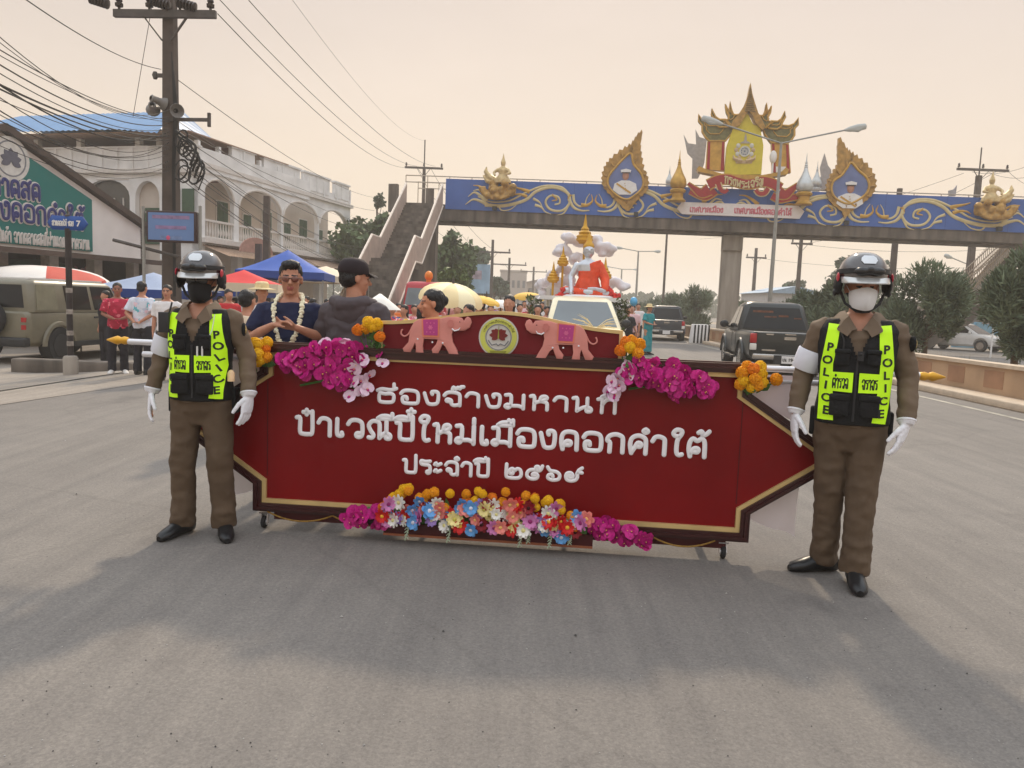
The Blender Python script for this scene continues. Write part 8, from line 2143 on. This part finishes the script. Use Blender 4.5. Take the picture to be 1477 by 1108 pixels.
crowd = [(566, 440, 15, 10, 'stand', bluep, darkt, 'short', 'long', "man in blue print shirt at the foot of the footbridge stairs"), (583, 442, 13.5, -20, 'front', multi, brownc, 'long', 'skirt', "dancer in bright red and yellow print right of the stairs"), (575, 438, 20, 30, 'stand', orng, darkt, 'short', 'long', "man in orange shirt behind the dancer in bright print"),
         (598, 440, 16, 15, 'walk', pinkfl, brownc, 'bun', 'skirt', "woman in pink floral blouse below the red truck"), (608, 443, 12, 180, 'stand', blackc, darkt, 'long', 'long', "dark haired woman in black just left of the person in profile"), (660, 440, 14, 0, 'stand', pinkc, brownc, 'bun', 'skirt', "woman in pale pink right under the cream parasol"),
         (676, 440, 10.2, -30, 'walk', white_, brownc, 'bun', 'skirt', "woman in white blouse between the cream parasol and the left elephant's head"), (692, 441, 12.5, 10, 'front', blackc, darkt, 'short', 'long', "man in black below the small yellow parasol"), (708, 440, 17, 0, 'wai', pinkfl, brownc, 'bun', 'skirt', "woman in pink floral blouse with palms together left of the long haired woman"),
         (735, 427, 10.5, -12, 'stand', cl("rose blouse", (200, 130, 140)), brownc, 'long', 'skirt', "long haired woman in rose blouse above the sign's emblem"), (722, 440, 21, 0, 'walk', white_, darkt, 'short', 'long', "man in white behind the white parasol"), (750, 438, 18, 14, 'walk', pinkc, brownc, 'bun', 'skirt', "woman in pale pink right of the long haired woman"),
         (764, 436, 20.5, -10, 'raise', redc_, darkt, 'short', 'long', "person in red holding up the fringed yellow parasol"), (776, 440, 16, 0, 'walk', white_, brownc, 'long', 'skirt', "woman in white left of the cream float pickup"), (789, 442, 19, 20, 'stand', pinkfl, brownc, 'bun', 'skirt', "woman in pink floral blouse at the cream pickup's left wing"), (782, 436, 25, 0, 'stand', white_, darkt, 'short', 'long', "man in white far behind the cream pickup's left side"),
         (757, 434, 28, 0, 'walk', pinkc, brownc, 'short', 'long', "marcher in pale pink far back left of the float"), (741, 436, 32, 0, 'walk', white_, brownc, 'bun', 'skirt', "marcher in white farthest back above the emblem"), (714, 437, 27, 0, 'walk', purp, brownc, 'short', 'long', "marcher in purple far back beneath the billboard"), (698, 437, 24, 0, 'walk', yel_, brownc, 'bun', 'skirt', "marcher in yellow far back beneath the billboard"),
         (913, 440, 23, -20, 'stand', pinkc, brownc, 'bun', 'skirt', "woman in pale pink at the cream pickup's right side"), (921, 438, 30, 0, 'stand', white_, darkt, 'short', 'long', "man in white behind the woman in teal"), (906, 442, 20, 30, 'walk', blackc, darkt, 'short', 'long', "person in black close to the cream pickup's right door")]
for px, yt, Y, rz, ps, sh_, tr, hk, pn, lab in crowd:
    person(lab, px, yt, Y, rz, ps, sh_, tr, hk, pants=pn, group=B_, vox=.02 if Y > 11 else .013)
person("woman in teal dress and straw hat on the road left of the far grey pickup", 937, 439, 26, 40, 'front', teal, teal, 'short', pants='skirt', hat=('brim', strawm), vox=.014)
t = thing("balloon", "small light blue balloon above the crowd right of the float", "balloon", P(914, 435, 22))
mb = MB(); mb.ell((0, 0, 0), (.11, .11, .13), 14, 10); mb.build("skin", M("light blue balloon", lin(96, 176, 222), .3), t); mb = MB(); mb.tube([(0, 0, -.12), (.02, 0, -.5), (.0, 0, -.9)], .004, 4); mb.build("string", whitep, t)

# ================================================================== HAZE OVER THE WHOLE PLACE
hz = MB(); hz.box((0, 735, 19), (1396, 1520, 42)); ho = hz.build("haze", None, None, smooth=False)
hmt = bpy.data.materials.new("smoke haze"); hmt.use_nodes = True; hn_ = hmt.node_tree; hn_.nodes.clear()
out_ = hn_.nodes.new('ShaderNodeOutputMaterial'); pv = hn_.nodes.new('ShaderNodeVolumePrincipled'); pv.inputs['Color'].default_value = (.97, .94, .90, 1); pv.inputs['Density'].default_value = .0017; pv.inputs['Anisotropy'].default_value = .3
hn_.links.new(pv.outputs[0], out_.inputs['Volume']); ho.data.materials.append(hmt)
tag(ho, "thin smoke haze hanging over the road and the town", "haze", kind="stuff")
SC.cycles.volume_bounces = 1

# ================================================================== LITTER AND GRIT ON THE ROAD
rs = random.Random(21)
mb = MB()
for i in range(1500):
    y = 2.2 + 9 * rs.random() ** 1.6; x = rs.uniform(-1, 1) * (1.0 + y * .75); s = rs.uniform(.0015, .0050) * (1 if rs.random() < .97 else 2.4)
    c = V3((x, y, gz(x, y) + s * .4)); v = [c + V3((rs.uniform(.6, 1) * s * a, rs.uniform(.6, 1) * s * b, rs.uniform(.5, 1) * s * d)) for a, b, d in ((1, 0, 0), (-1, 0, 0), (0, 1, 0), (0, -1, 0), (0, 0, 1))]
    mb.add(v, [(0, 2, 4), (2, 1, 4), (1, 3, 4), (3, 0, 4)], 0 if rs.random() < .5 else 1)
tag(mb.build("road_grit", [M("pale grit", (.42, .40, .37), .8, var=.2), M("dark grit", (.07, .065, .06), .9, var=.3)], smooth=False), "loose grit and small stones scattered over the asphalt", "grit", kind="stuff")
